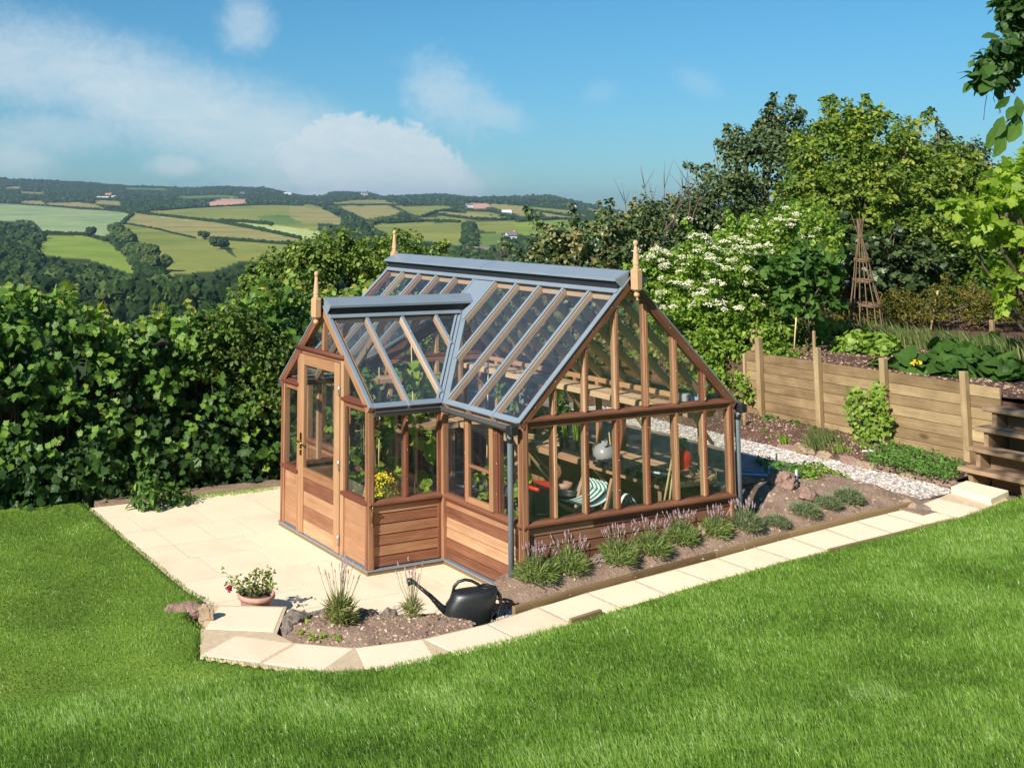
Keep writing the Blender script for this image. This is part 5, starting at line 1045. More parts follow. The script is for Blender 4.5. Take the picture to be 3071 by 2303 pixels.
M['l_big'] = leafmat('broad_leaf', [(0, (.030, .075, .014)), (.5, (.070, .150, .024)), (1, (.15, .26, .05))], .5, .35, .3)
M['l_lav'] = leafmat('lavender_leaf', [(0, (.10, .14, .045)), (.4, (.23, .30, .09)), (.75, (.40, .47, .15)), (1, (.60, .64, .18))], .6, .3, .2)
M['l_lavg'] = leafmat('grey_lavender_leaf', [(0, (.10, .13, .06)), (.5, (.23, .28, .14)), (1, (.38, .43, .26))], .7, .25, .2)
M['fl_lav'] = tintmat('lavender_flower', [(0, (.20, .14, .17)), (.5, (.35, .24, .29)), (1, (.48, .36, .39))], .8)
M['fl_white'] = tintmat('elder_flower', [(0, (.58, .58, .36)), (1, (.80, .79, .58))], .8)
M['stem_g'] = plain('green_stem', (.16, .19, .08), .7, scale=20)
# --- left hedge of sycamore leaves
hd = thing('hedge', (-3, 5.1, -.1), 'tall dense hedge of dark maple leaves with yellow green shoots behind the patio', 'hedge')
def hedge_top(x): return 2.02+.16*np.sin(x*1.7+.6)+.10*np.sin(x*4.3+1)+.05*np.sin(x*9)+np.where(x < -3.0, .10, 0)
def hedge_clumps(n, x0, x1, yf, depth):
    x = rng.uniform(x0, x1, n); z = rng.random(n); top = hedge_top(x); z = -.02+z**.8*(top+.02); yb = yf+.28*(fbm(x, z, 1.1, 71)-.5)*1.6+.10*(fbm(x, z, 3.3, 72)-.5)
    y = yb+depth*rng.random(n)**1.6+np.clip((z-top+.5), 0, 1)*.35; return np.column_stack([x, y, z])
hc = hedge_clumps(950, -9.5, 2.2, 4.83, .75); hx = hedge_clumps(260, -6, 1.5, 4.75, .3); hx[:, 2] = rng.uniform(.03, .45, len(hx)); hc = np.vstack([hc, hx]); rd = rng.uniform(.12, .27, len(hc)); P_, N_, idn = clump_pts(hc, rd, 25, .8, .3); N_ = unit(N_+np.array([-.25, -.75, .15])); P_ = np.column_stack([P_[:, 0], np.maximum(P_[:, 1], 4.5), np.maximum(P_[:, 2], .0)])
zrel = P_[:, 2]/2.2; tt = .17+.32*zrel+rng.normal(0, .16, len(hc))[idn]+rng.normal(0, .1, len(P_)); loc0 = np.array(hd.location)  # tint rises with height, painting highlights into the top leaves
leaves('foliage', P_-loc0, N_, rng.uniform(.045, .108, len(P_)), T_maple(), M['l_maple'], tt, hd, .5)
# fresh shoots standing out of the top and the face
nsh = 150; sx_ = rng.uniform(-9.4, 1.6, nsh); szt = hedge_top(sx_); sb = np.column_stack([sx_, rng.uniform(4.7, 5.4, nsh), szt-.12]); hh = rng.uniform(.10, .34, nsh); hh[rng.random(nsh) < .06] += .18
nf = 200; fxx = rng.uniform(-9, 1.5, nf); fz = rng.uniform(.25, 1.95, nf); sb2 = np.column_stack([fxx, np.full(nf, 4.72)+.15*(fbm(fxx, fz, 1.1, 71)-.5), fz]); SP, SN, ST = [], [], []; mbst = MB()
for b_, h_ in zip(sb, hh):
    mbst.tube([b_-loc0, b_-loc0+np.array([rng.normal(0, .02), rng.normal(0, .02), h_])], [.006, .003], 4)
    for k in range(int(5+h_*26)):
        a = rng.uniform(0, 6.28); f_ = (k+1)/(6+h_*26); SP.append(b_+np.array([math.cos(a)*.045, math.sin(a)*.045, h_*f_])); SN.append((math.cos(a)*.6, math.sin(a)*.6, .8)); ST.append(.55+.45*f_+rng.normal(0, .07))
for b_ in sb2:
    for k in range(7): SP.append(b_+rng.normal(0, .055, 3)); SN.append((-.3, -.8, .7)); ST.append(.68+rng.normal(0, .1))
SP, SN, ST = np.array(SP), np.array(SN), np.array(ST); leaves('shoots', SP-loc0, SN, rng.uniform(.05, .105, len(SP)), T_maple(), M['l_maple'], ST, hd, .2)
for i in range(40):
    x = -9.3+i*.29+rng.normal(0, .06); limbs(mbst, np.array([x, 5.35+rng.normal(0, .1), -.1])-loc0, [np.array([x+rng.normal(0, .3), 5.2+rng.normal(0, .2), 1.7+rng.random()*.3])-loc0 for _ in range(2)], .018, .05)
mbst.build('stem', M['bark'], hd, False)
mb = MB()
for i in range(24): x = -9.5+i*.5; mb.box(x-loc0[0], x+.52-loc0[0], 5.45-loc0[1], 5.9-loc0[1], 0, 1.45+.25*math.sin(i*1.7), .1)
mb.build('shade_core', M['soil_dark'], hd, False)  # dark boxes added to paint the shade inside the hedge
# weeds at the foot of the hedge
def tuft(name, loc, n, size, tmpl, mat, tint, r, h, label, cat, group=None, up=.9):
    t_ = rng.uniform(0, 6.28, n); rr = r*rng.random(n)**.5; P_ = np.column_stack([np.cos(t_)*rr, np.sin(t_)*rr, rng.random(n)**.8*h*(1-.5*(rr/r)**2)]); N_ = np.column_stack([np.cos(t_)*.6, np.sin(t_)*.6, np.full(n, up)])
    o = leaves(name, P_, N_, size*rng.uniform(.6, 1.25, n), tmpl, mat, tint+rng.normal(0, .15, n), None, .2, None, loc); return tag(o, label, cat, group)
q = onplane(455, 1500, 0, 0, .1); tuft('leafy_weed', (q[0], q[1]+.1, .0), 220, .10, T_oval(.22), M['l_maple'], .5, .20, .42, 'bushy pale green weed at the foot of the hedge', 'plant')
q = onplane(530, 1500, 0, 0, .05); tuft('leafy_weed', (q[0]+.05, q[1]+.05, .0), 120, .08, T_oval(.25), M['l_maple'], .5, .16, .22, 'small leafy weed right of the bushy one below the hedge', 'plant')
mb = MB(); mb.box(-2.3, 1.0, 4.42, 4.72, -.06, .005, .3); tag(mb.build('hedge_bank', M['soil']), kind='structure')
for i, (px, py) in enumerate([(620, 1482), (700, 1474), (770, 1466), (560, 1490)]):
    q = onplane(px, py, 0, 0, .02); P_ = q[:2]+rng.normal(0, 1, (260, 2))*np.array([.22, .05]); tag(blades('grass_tuft', P_, np.full(260, .0), .02+.03*rng.random(260), .005+0*P_[:, 0], .8, M['grass'], .45+.3*rng.random(260)), ['second', 'third', 'rightmost', 'leftmost'][i]+' thin grass patch between hedge and patio edge', 'grass', 'grass patches under the hedge')
# --- bush and trees behind
sm = T_oval(.34)
tr_ = T_tri()
tree('hazel_bush', tuple(D(1060, 1230, 17.2)-np.array([0, 0, 1.2])), [lobe(1010, 870, 17.0, 170, 165), lobe(1190, 865, 17.3, 175, 165), lobe(870, 925, 16.6, 150, 165), lobe(790, 985, 15.8, 115, 140), lobe(925, 810, 16.8, 115, 85), lobe(1320, 960, 17.6, 110, 150), lobe(780, 1080, 16.4, 90, 190), lobe(1080, 1080, 16.6, 240, 200), lobe(1330, 870, 18.2, 70, 90)],
     sm, M['l_small'], .072, 26, 34, .17, 'broad rounded bush of small mid green leaves behind the greenhouse', 'bush', None, .10, .50, 20, spr=.35)
tree('mixed_shrub', tuple(D(700, 1180, 14.0)-np.array([0, 0, .8])), [lobe(690, 1010, 13.6, 100, 110), lobe(800, 1140, 13.6, 90, 160), lobe(640, 1080, 13.6, 60, 120)], sm, M['l_small'], .06, 24, 40, .13, 'small leaved shrub between the maple hedge and the rounded bush', 'shrub', None, .05, .30, 12, spr=.4)
tree('twiggy_shrub', tuple(D(1700, 1200, 18.5)-np.array([0, 0, .8])), [lobe(1660, 830, 18.2, 100, 150), lobe(1790, 810, 18.2, 110, 140), lobe(1890, 780, 18.6, 90, 150), lobe(1720, 1000, 18.0, 200, 160), lobe(1600, 920, 18.4, 70, 120), lobe(1930, 660, 19.2, 45, 60)],
     sm, M['l_dark'], .085, 20, 26, .20, 'dark twiggy shrub with bronze tips behind the greenhouse ridge', 'shrub', None, .08, .62, 34, flat=.9, spread=.25)
M['twig'] = plain('twig', (.20, .13, .10), .8, scale=20)
bt = thing('bare_sapling', tuple(D(1900, 900, 20)), 'bare twiggy saplings standing above the dark shrub', 'sapling'); mb = MB(); b0 = np.array(bt.location)
for px, py, px2, py2 in [(1905, 800, 1865, 545), (1960, 760, 1925, 500), (2000, 720, 1990, 520), (2020, 700, 2045, 510), (2060, 690, 2080, 500), (1990, 700, 2060, 560), (1850, 820, 1820, 620), (1930, 760, 1965, 560), (2070, 700, 2110, 545), (1560, 870, 1480, 760), (1490, 880, 1500, 740)]:
    a, b = D(px, py, 20)-b0, D(px2, py2, 20)-b0; pts = [Vector(a).lerp(Vector(b), k/4)+Vector(rng.normal(0, .03, 3)) for k in range(5)]; mb.tube(pts, [.016, .012, .009, .006, .003], 5)
    for k in (1, 2, 3, 3):
        c = pts[k]; e = c+Vector((rng.normal(0, .18), rng.normal(0, .18), rng.uniform(.2, .5))); mb.tube([c, e], [.006, .002], 4)
mb.build('branch', M['twig'], bt, False)
el_, ec = tree('elder_bush', tuple(D(2200, 1290, 17.0)), [lobe(2130, 860, 17.0, 150, 130), lobe(2290, 780, 17.6, 140, 120), lobe(2080, 1000, 16.6, 130, 150), lobe(2200, 1090, 16.3, 170, 170), lobe(2310, 950, 17.0, 150, 150), lobe(2400, 700, 18.6, 100, 80), lobe(2020, 880, 17.2, 80, 100), lobe(2330, 1150, 15.9, 110, 110), lobe(2400, 820, 17.6, 70, 90)],
     sm, M['l_elder'], .066, 34, 34, .17, 'bright yellow green elder bush with flat white flower heads', 'bush', None, .09, .45, 22)
nfl = 300; fc = ec[rng.choice(len(ec), nfl * 3)]; vd = fc-CAM; vw = unit(vd); ci = np.array(D(2250, 900, 17.5)); fr = ((fc-ci)*-FWD).sum(1) > -.1; fr &= fc[:, 2] > 1.75; fc = fc[fr][:nfl]+(-vw[fr][:nfl])*.22+np.array([0, 0, .12]); FV = []
for c in fc: r = rng.uniform(.035, .095); n_ = 44; a = rng.uniform(0, 6.28, n_); rr = r*rng.random(n_)**.5; FV.append(np.column_stack([c[0]+np.cos(a)*rr, c[1]+np.sin(a)*rr, c[2]+.03*(1-(rr/r)**2)+rng.normal(0, .006, n_)]))
FV = np.vstack(FV)-np.array(el_.location); leaves('flower_heads', FV, np.tile([0, -.25, 1.0], (len(FV), 1)), .028, T_tri(), M['fl_white'], rng.random(len(FV)), el_, 0)
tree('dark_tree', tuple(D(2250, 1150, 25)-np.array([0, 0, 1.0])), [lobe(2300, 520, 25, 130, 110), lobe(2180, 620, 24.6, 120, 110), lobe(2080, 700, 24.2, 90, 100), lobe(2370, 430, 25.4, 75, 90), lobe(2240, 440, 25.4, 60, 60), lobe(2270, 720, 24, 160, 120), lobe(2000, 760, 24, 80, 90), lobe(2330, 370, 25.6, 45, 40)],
     sm, M['l_dark'], .095, 30, 15, .26, 'dark leaved tree rising left behind the tall light tree', 'tree', None, .16, .5, 26, flat=.9, spr=.8)
tl_, tcn = tree('sycamore_tree', tuple(D(2620, 1050, 22.5)-np.array([0, 0, .3])), [lobe(2500, 480, 22.5, 120, 95), lobe(2620, 430, 22.8, 110, 90), lobe(2560, 590, 22.2, 190, 130), lobe(2730, 570, 22.6, 150, 120), lobe(2680, 700, 22.0, 190, 90), lobe(2840, 540, 23.2, 90, 90), lobe(2430, 600, 22.6, 90, 90), lobe(2550, 370, 23, 70, 45), lobe(2800, 690, 22, 130, 120), lobe(2470, 690, 22.2, 100, 60)],
     sm, M['l_mid'], .095, 30, 17, .25, 'tall spreading tree with sunlit yellow green crown above the vegetable plot', 'tree', None, .20, .62, 30, spread=.22, spr=.62, extra=[D(2540, 310, 22.8), D(2520, 325, 22.8), D(2620, 330, 22.8), D(2720, 370, 22.9), D(2760, 375, 22.9), D(2500, 345, 22.8), D(2660, 345, 22.8), D(2885, 440, 23), D(2850, 425, 23), D(2600, 350, 22.8)])
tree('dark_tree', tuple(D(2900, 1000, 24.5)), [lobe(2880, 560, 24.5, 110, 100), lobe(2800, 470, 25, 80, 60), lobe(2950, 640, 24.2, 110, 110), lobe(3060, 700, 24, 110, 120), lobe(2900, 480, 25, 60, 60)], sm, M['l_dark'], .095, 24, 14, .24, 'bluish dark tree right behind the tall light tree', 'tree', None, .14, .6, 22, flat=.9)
tree('hedge_shrub', tuple(D(2800, 1020, 21)), [lobe(2560, 850, 21.3, 110, 90), lobe(2700, 870, 21.2, 130, 110), lobe(2860, 850, 21.2, 140, 130), lobe(3010, 870, 20.8, 130, 130), lobe(2620, 780, 21.6, 110, 80), lobe(3120, 850, 20.6, 100, 140), lobe(2760, 770, 21.5, 120, 80), lobe(2950, 760, 21.3, 130, 80)],
     sm, M['l_mid'], .10, 20, 20, .23, 'shady mixed hedge at the back of the vegetable plot', 'shrub', None, .08, .34, 20)
tree('maple_bough', tuple(D(3130, 1100, 15.5)), [lobe(3010, 590, 15.2, 75, 70), lobe(3080, 530, 15.4, 80, 70), lobe(3070, 700, 15.2, 80, 90), lobe(2960, 690, 15.1, 50, 45), lobe(3040, 810, 15.2, 70, 60), lobe(2900, 620, 15.1, 38, 30), lobe(3120, 620, 15.5, 80, 120)], T_maple(), M['l_lime'], .12, 14, 15, .19, 'bright lime green maple leaning in beside the vegetable plot', 'tree', None, .09, .5, 16, lo=.2)
tree('shade_shrub', tuple(D(2600, 1020, 20.5)), [lobe(2560, 800, 20.6, 90, 110), lobe(2660, 820, 20.6, 90, 100), lobe(2500, 760, 20.8, 60, 80), lobe(2720, 760, 21, 80, 80)], T_maple(), M['l_dark'], .11, 12, 16, .22, 'shrub with shade put into its dark leaves behind the willow obelisk', 'shrub', None, .06, .32, 14)  # added in dark leaf colour to paint the shaded hollow there
# low golden hedge and strip planting at the back of the plot
tree('golden_hedge', tuple(D(2800, 1040, 19.5)), [lobe(2560, 950, 19.6, 90, 45, .4), lobe(2700, 935, 19.4, 110, 55, .4), lobe(2850, 925, 19.2, 110, 60, .4), lobe(2990, 930, 19, 110, 65, .4), lobe(3110, 940, 18.8, 90, 70, .4)], T_oval(.22), M['l_gold'], .06, 22, 46, .16, 'low twiggy golden green hedge behind the willow obelisk', 'hedge', None, .03, .5, 40, bark='twig')
# broad leaved small tree
tree('fig_tree', tuple(D(2436, 1075, 16.2)), [lobe(2400, 850, 16.2, 75, 65), lobe(2340, 800, 16.3, 55, 40), lobe(2450, 800, 16.4, 55, 45), lobe(2380, 930, 16.0, 70, 55), lobe(2450, 900, 16.2, 50, 50), lobe(2410, 760, 16.5, 40, 35), lobe(2500, 820, 16.4, 28, 22)], T_heart(), M['l_big'], .115, 10, 20, .14, 'small tree with large round green leaves behind the fence', 'tree', None, .045, .5, 12, droop=.5)
# --- overhanging tree at the top right, its crown out of sight above shades the steps
ht = thing('hornbeam_tree', (4.6, -8.6, .9), 'dark hornbeam boughs hanging into the top right corner', 'tree'); hb = np.array(ht.location)
TH = T_oval(.30, .06, .16)
def rb(px, py, dep, rp): c = D(px, py, dep); r = rp*dep/F_PX; return (c[0]-hb[0], c[1]-hb[1], c[2]-hb[2], r, r, r)
vis = [rb(3085, 40, 6.4, 70), rb(3050, 165, 6.3, 62), rb(2990, 190, 6.2, 48), rb(3090, 175, 6.4, 85), rb(3100, -10, 6.6, 90), rb(3010, 235, 6.2, 30)]
Cv = ell_clumps(vis, 420, .1); P1, N1_, _ = clump_pts(Cv, np.full(len(Cv), .05), 11, .9, .2)
Cd = np.array([D(2935, 235, 6.0), D(2955, 250, 6.0), D(2950, 220, 6.0), D(3020, 110, 6.1), D(2990, 110, 6.1), D(2975, 250, 6.05)])-hb; P2_, N2_, _ = clump_pts(Cd, np.full(len(Cd), .04), 5, .9, .2)
sh = [(-2.2, -4.35, 7.3, 1.0, .85, .6), (-.2, -4.0, 7.9, 1.4, 1.0, .7), (-.5, -5.1, 7.7, 1.6, 1.4, .8), (.9, -5.3, 7.9, 1.6, 1.5, .8), (2.6, -6.6, 7.2, 1.8, 1.6, 1.2), (4.5, -8.4, 8.2, 2.6, 2.4, 1.8), (.6, -3.9, 7.9, 1.2, 1.0, .5)]
Csh = ell_clumps([tuple(np.array(e[:3])-hb)+e[3:] for e in sh], 11, .3); P3_, N3_, _ = clump_pts(Csh, np.full(len(Csh), .30), 16, .8, .2)
Pa, Na = np.vstack([P1, P2_, P3_]), np.vstack([N1_, N2_, N3_]); leaves('crown', Pa, Na, np.concatenate([rng.uniform(.03, .065, len(P1)), rng.uniform(.09, .13, len(P2_)), rng.uniform(.10, .16, len(P3_))]), TH, M['l_maple'], rng.uniform(.1, .5, len(Pa)), ht, .8)
lp, ln_, ls = [], [], []
for px, py, s in [(3010, 360, .13), (2990, 385, .14), (3030, 375, .14), (3012, 410, .15), (3045, 345, .12), (3060, 370, .15), (3040, 330, .10), (3070, 390, .15), (3065, 320, .12), (3050, 300, .11), (3030, 300, .10), (3090, 360, .15)]: lp.append(D(px, py-12, 5.6)-hb); ln_.append(-FWD+np.array([0, 0, .2])+rng.normal(0, .25, 3)); ls.append(s)
leaves('hanging_leaves', np.array(lp), np.array(ln_), np.array(ls), T_oval(.23, .05, .1), M['l_big'], rng.uniform(.2, .8, len(lp)), ht, 0, np.tile([-.35, .2, -1.0], (len(lp), 1)), jit=.15)
mb = MB(); mb.tube([(0, 0, -.4), (.1, .1, 2), (-.2, .3, 4.5), (-.3, .2, 6.5)], [.26, .22, .17, .1], 10)
for e in sh: limbs(mb, (-.15, .25, 4.0), [np.array(e[:3])-hb], .09, .2)
a = D(3075, 100, 6.4)-hb; limbs(mb, (-.15, .25, 3.6), [a], .05, .1); limbs(mb, a, [D(3010, 240, 6.1)-hb, D(2950, 240, 6.0)-hb, D(3090, 20, 6.5)-hb, D(3060, 180, 6.2)-hb], .012, .03)
b_ = D(3110, 290, 5.8)-hb; mb.tube([a, b_, D(3055, 335, 5.6)-hb, D(3020, 365, 5.6)-hb, D(3005, 385, 5.6)-hb], [.02, .012, .007, .004, .002], 6)
mb.build('trunk', M['bark'], ht, False); mb = MB()
for px, py, px2, py2 in [(2960, 285, 2950, 362), (2996, 270, 3002, 340), (3000, 270, 2996, 342), (2982, 285, 2984, 308), (3030, 255, 3028, 280), (3036, 258, 3044, 285)]: a, b = D(px, py, 6.0)-hb, D(px2, py2, 6.0)-hb; mb.tube([a, (a+b)/2+rng.normal(0, .006, 3), b], .0016, 4)
mb.build('tendril', plain('tendril', (.16, .07, .10), .7), ht, False)
# --- lavenders
def lavender(nleaf, nstem, r, h, sh_, mat, label, flow=True, lean=.5, loc=(0, 0, 0)):
    t = thing('lavender_plant', loc, label, 'lavender', 'lavender plants')
    a = rng.uniform(0, 6.28, nleaf); rr = rng.random(nleaf)**.6; out = np.column_stack([np.cos(a), np.sin(a)]); el0 = (1-rr)*1.2+.15; P_ = np.column_stack([out*(rr*r*.75)[:, None], rng.random(nleaf)*h*.75*(1-.45*rr)])
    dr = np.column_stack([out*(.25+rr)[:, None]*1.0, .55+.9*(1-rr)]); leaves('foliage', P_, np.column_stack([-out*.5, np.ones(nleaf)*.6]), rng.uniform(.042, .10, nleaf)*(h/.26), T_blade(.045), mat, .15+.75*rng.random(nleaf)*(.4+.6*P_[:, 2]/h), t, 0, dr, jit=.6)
    ms, mf = MB(), MB()
    for i in range(nstem):
        a = rng.uniform(0, 6.28); k = rng.random()**.7; b = Vector((math.cos(a)*k*r*.5, math.sin(a)*k*r*.5, h*.5)); L_ = sh_*rng.uniform(.65, 1.15); d = Vector((math.cos(a)*k*lean, math.sin(a)*k*lean, 1)).normalized(); e = b+d*L_; m_ = b.lerp(e, .5)+Vector(rng.normal(0, .006, 3)); ms.tube([b, m_, e], [.0022, .0018, .0014], 4, smooth=False)
        if flow:
            q = e; n_ = 4
            for j in range(n_): c = e+d*(j*.0105); w_ = (.0052, .0066, .0055, .003)[j]; mf.lathe([(0, -.004), (w_, 0), (w_*.7, .006), (0, .008)], c, 5, rng.random(), False)
            if rng.random() < .4: mf.lathe([(0, -.004), (.005, 0), (0, .007)], e-d*.028, 5, rng.random(), False)
    ms.build('stem', M['stem_g'], t, False)
    if flow: mf.build('flower_spikes', M['fl_lav'], t, False)
    return t
LV = [(1612, 1748, .21, .27, .24, 'lav', 'nearest lavender by the corner drainpipe, first in the row'), (1712, 1722, .19, .26, .24, 'lav', 'second flowering lavender from the corner drainpipe'), (1858, 1692, .19, .25, .26, 'lav', 'third flowering lavender along the greenhouse boards'), (1958, 1665, .20, .25, .25, 'lav', 'fourth flowering lavender along the greenhouse boards'), (2050, 1636, .17, .26, .22, 'lav', 'yellowish lavender, fifth from the corner drainpipe'), (2150, 1610, .18, .22, .20, 'lav', 'compact lavender in front of the right greenhouse post'), (2245, 1592, .17, .24, .22, 'lavg', 'grey lavender below the right hand drainpipe'), (2335, 1572, .14, .16, .0, 'lavg', 'small flowerless lavender right of the drainpipe'), (2420, 1548, .16, .19, .0, 'lavg', 'third lavender from the far end of the row'), (2490, 1530, .14, .18, .0, 'lavg', 'second lavender from the far end of the row'), (2552, 1512, .16, .22, .0, 'lavg', 'last lavender at the far end of the row')]
for px, py, r, h, s, mt_, lab in LV:
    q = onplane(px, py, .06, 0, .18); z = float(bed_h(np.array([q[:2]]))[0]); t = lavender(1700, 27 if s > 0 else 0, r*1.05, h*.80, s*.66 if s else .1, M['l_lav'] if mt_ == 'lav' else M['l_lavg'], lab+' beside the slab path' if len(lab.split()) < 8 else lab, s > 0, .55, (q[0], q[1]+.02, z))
M['l_lavy'] = leafmat('yellow_lavender_leaf', [(0, (.12, .14, .04)), (.5, (.27, .29, .09)), (1, (.48, .46, .15))], .6, .3, .2)
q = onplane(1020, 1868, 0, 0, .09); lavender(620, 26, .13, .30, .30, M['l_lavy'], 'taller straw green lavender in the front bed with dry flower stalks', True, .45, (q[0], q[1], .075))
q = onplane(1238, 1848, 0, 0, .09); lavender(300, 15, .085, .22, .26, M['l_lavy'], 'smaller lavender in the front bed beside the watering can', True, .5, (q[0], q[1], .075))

LP_, dd3, t3, s3_ = FARLEAF; k3 = rng.random(len(LP_)) < np.where(s3_ < 700, 1, .55)
tag(leaves('woodland', LP_[k3], dd3[k3]+np.array([0, 0, .3]), rng.uniform(.6, 1.35, k3.sum()), T_tri(), M['far_leaf'], np.clip(t3[k3]+.12+rng.normal(0, .22, k3.sum()), 0, 1), None, .2), 'leafy outer sprays of the woods in the valley behind the hedge', 'woodland', kind='stuff')
# ================================================================ FENCE, STEPS, PLOT
fn = thing('retaining_fence', (XF, 1.5, .4), 'long pale brown plank retaining fence holding up the vegetable plot', 'fence'); zt_ = 1.37; n_b = 8; zb = .36; fh = (zt_-zb)/n_b
f0 = fn.location
for i in range(n_b):
    ys_ = [-.12, .27, 1.25, 2.20, 3.12, 3.36]; mb = MB()
    for a, b in zip(ys_[:-1], ys_[1:]): mb.box(-.03-.004*(i % 2)+rng.normal(0, .0015), .0, a-f0.y+.001, b-f0.y-.001, zb+i*fh-.4+.003, zb+(i+1)*fh-.4-.002, .15+.7*random.random())
    mb.build('board', M['fence'], fn, False, bevel=.003)
for y, px, tp in ((.25, 2920, 1117), (1.25, 2678, 1077), (2.18, 2468, 1044), (3.10, 2289, 1014)):
    z = float(atx(px, tp, XF-.06)[2]); mb = MB(); mb.box(-.115, -.036, y-.036-f0.y, y+.036-f0.y, -.25, z-.4, .5+.2*random.random()); mb.build('post', M['fence'], fn, False, bevel=.006)
mb = MB(); mb.box(-.06, .015, 3.365-f0.y, 3.40-f0.y, -.1, .93, .9); mb.build('end_board', M['fence'], fn, False, bevel=.004)
def post(px, pyt, pyb, X, w, lab, mat='fence', nm='wooden_post'):
    a = atx(px, pyb, X); b = atx(px, pyt, X); a[2] = max(a[2]-.1, .9); mb = MB(); mb.beam((a[0], a[1], a[2]), (a[0]+.01, a[1], b[2]), w, w, (0, 1, 0), .6); return tag(mb.build(nm, M[mat], bevel=.005), lab, 'post')
post(2262, 988, 1055, 7.0, .085, 'stout post standing behind the left end of the plank fence'); post(2327, 953, 1060, 8.2, .10, 'tallest post on the plot, behind the first fence panel'); post(2443, 993, 1085, 7.4, .035, 'thin stake behind the second fence panel')
post(2976, 960, 1010, 11.5, .06, 'short leaning post at the back of the vegetable plot')
# other side of the plot edge
mb = MB(); mb.box(XF+.1, 9.4, 3.42, 3.46, 1.0, 1.36, .5); tag(mb.build('edging_board', M['fence'], bevel=.003), 'board edge at the far left side of the raised vegetable plot', 'edging')
# steps
st_ = thing('garden_steps', (5.75, -.5, .45), 'weathered open timber steps climbing from the slab path to the plot', 'steps'); so = st_.location
y0s, y1s = -.92, -.15
for i in range(4):
    x0, z = 5.70+.165*i, .615+.195*i; mb = MB(); mb.box(x0-so.x, x0+.27-so.x, y0s-so.y, y1s-so.y, z-.045-so.z, z-so.z, .35+.5*random.random()); mb.build('tread', M['step'], st_, False, bevel=.008)
for yy in (y0s+.10, y1s-.13):
    mb = MB(); pr = []
    for i in range(4):
        x0, z = 5.70+.165*i, .615+.195*i-.047; pr += [(x0+.045, z), (x0+.20, z)]
    poly = [(5.79, .38)]+pr+[(6.62, 1.15), (6.45, .7), (5.98, .38)]
    mb.prism([(x-so.x, yy-so.y, z-so.z) for x, z in poly], (0, .05, 0), .55); mb.build('stringer', M['step'], st_, False, bevel=.004)
mb = MB(); mb.box(6.05-so.x, 6.12-so.x, y0s+.16-so.y, y1s-.15-so.y, -.1, .30, .3); mb.build('back_board', M['step'], st_, False, bevel=.004); mb = MB(); mb.box(6.4-so.x, 6.46-so.x, y0s+.16-so.y, y1s-.15-so.y, .1, .66, .3); mb.build('back_board', M['step'], st_, False, bevel=.004)
mb = MB(); mb.prism([(5.9, -.95, .3), (7.4, -.95, .3), (7.4, -.95, 1.2), (6.75, -.95, 1.2), (6.1, -.95, .62)], (0, -.4, 0)); tag(mb.build('soil_bank', M['soil']), kind='structure')
mb = MB(); mb.prism([(6.1, -.93, .3), (7.4, -.93, .3), (7.4, -.93, 1.2), (6.95, -.93, 1.2), (6.25, -.93, .5)], (0, .8, 0)); tag(mb.build('soil_bank', M['soil_dark']), kind='structure')
# willow obelisk
ob_ = onplane(2602, 1008, 0, 0, 1.33); dd = float((ob_-CAM)@FWD); k_ = dd/F_PX; wo = thing('willow_obelisk', tuple(ob_), 'tall woven willow plant obelisk with splayed tips on the vegetable plot', 'obelisk')
def zz_(py): return (1008-py)*k_
prof_ = [(0, 47*k_), (zz_(971), 45*k_), (zz_(908), 41*k_), (zz_(836), 27*k_), (zz_(776), 19*k_), (zz_(704), 4*k_)]
mb = MB(); lean = -8*k_/zz_(704)
for i in range(13):
    a = i/13*6.283; pts = [((r*math.cos(a)+lean*z*RGT[0]+rng.normal(0, .004)), (r*math.sin(a)+lean*z*RGT[1]), z-.04) for z, r in prof_]; a2 = a+rng.normal(0, .3); rr = rng.uniform(4, 22)*k_; zt2 = zz_(646)-rng.random()*.1
    pts.append((rr*math.cos(a2)+lean*zt2*RGT[0], rr*math.sin(a2)+lean*zt2*RGT[1], zt2)); mb.tube(pts, [.009, .009, .008, .008, .007, .006, .003], 5)
mb.build('willow_rod', M['willow'], wo, False)
for z, r in prof_[1:5]+[prof_[5]]:
    mb = MB()
    for q in range(5 if r > .05 else 3): ph = rng.random()*6; mb.tube([((r+.012+.008*math.sin(t*6.5+q*2))*math.cos(t)+lean*z*RGT[0], (r+.012+.008*math.sin(t*6.5+q*2))*math.sin(t)+lean*z*RGT[1], z-.04+(q-2)*.011+.008*math.sin(t*3+ph)) for t in np.linspace(0, 6.283, 28)], .007, 5)
    mb.build('woven_band', M['willow'], wo, False)
def stick(px, py, px2, py2, z, r, mat, lab, nm='bamboo_cane', cat='cane', h=None):
    a = onplane(px, py, 0, 0, z); dp = float((a-CAM)@FWD); b = atdepth(px2, py2, dp); mb = MB(); mb.tube([a-np.array([0, 0, .05]), (a+b)/2, b], r, 6, .5); return tag(mb.build(nm, M[mat]), lab, cat)
stick(2790, 990, 2812, 872, 1.33, .016, 'cane', 'bright yellow cane leaning in front of the golden hedge'); stick(2380, 1062, 2388, 952, 1.3, .010, 'cane', 'slim yellow cane beside the round leaved little tree'); stick(2472, 960, 2480, 830, 1.3, .008, 'cane', 'pale thin cane right of the round leaved little tree')
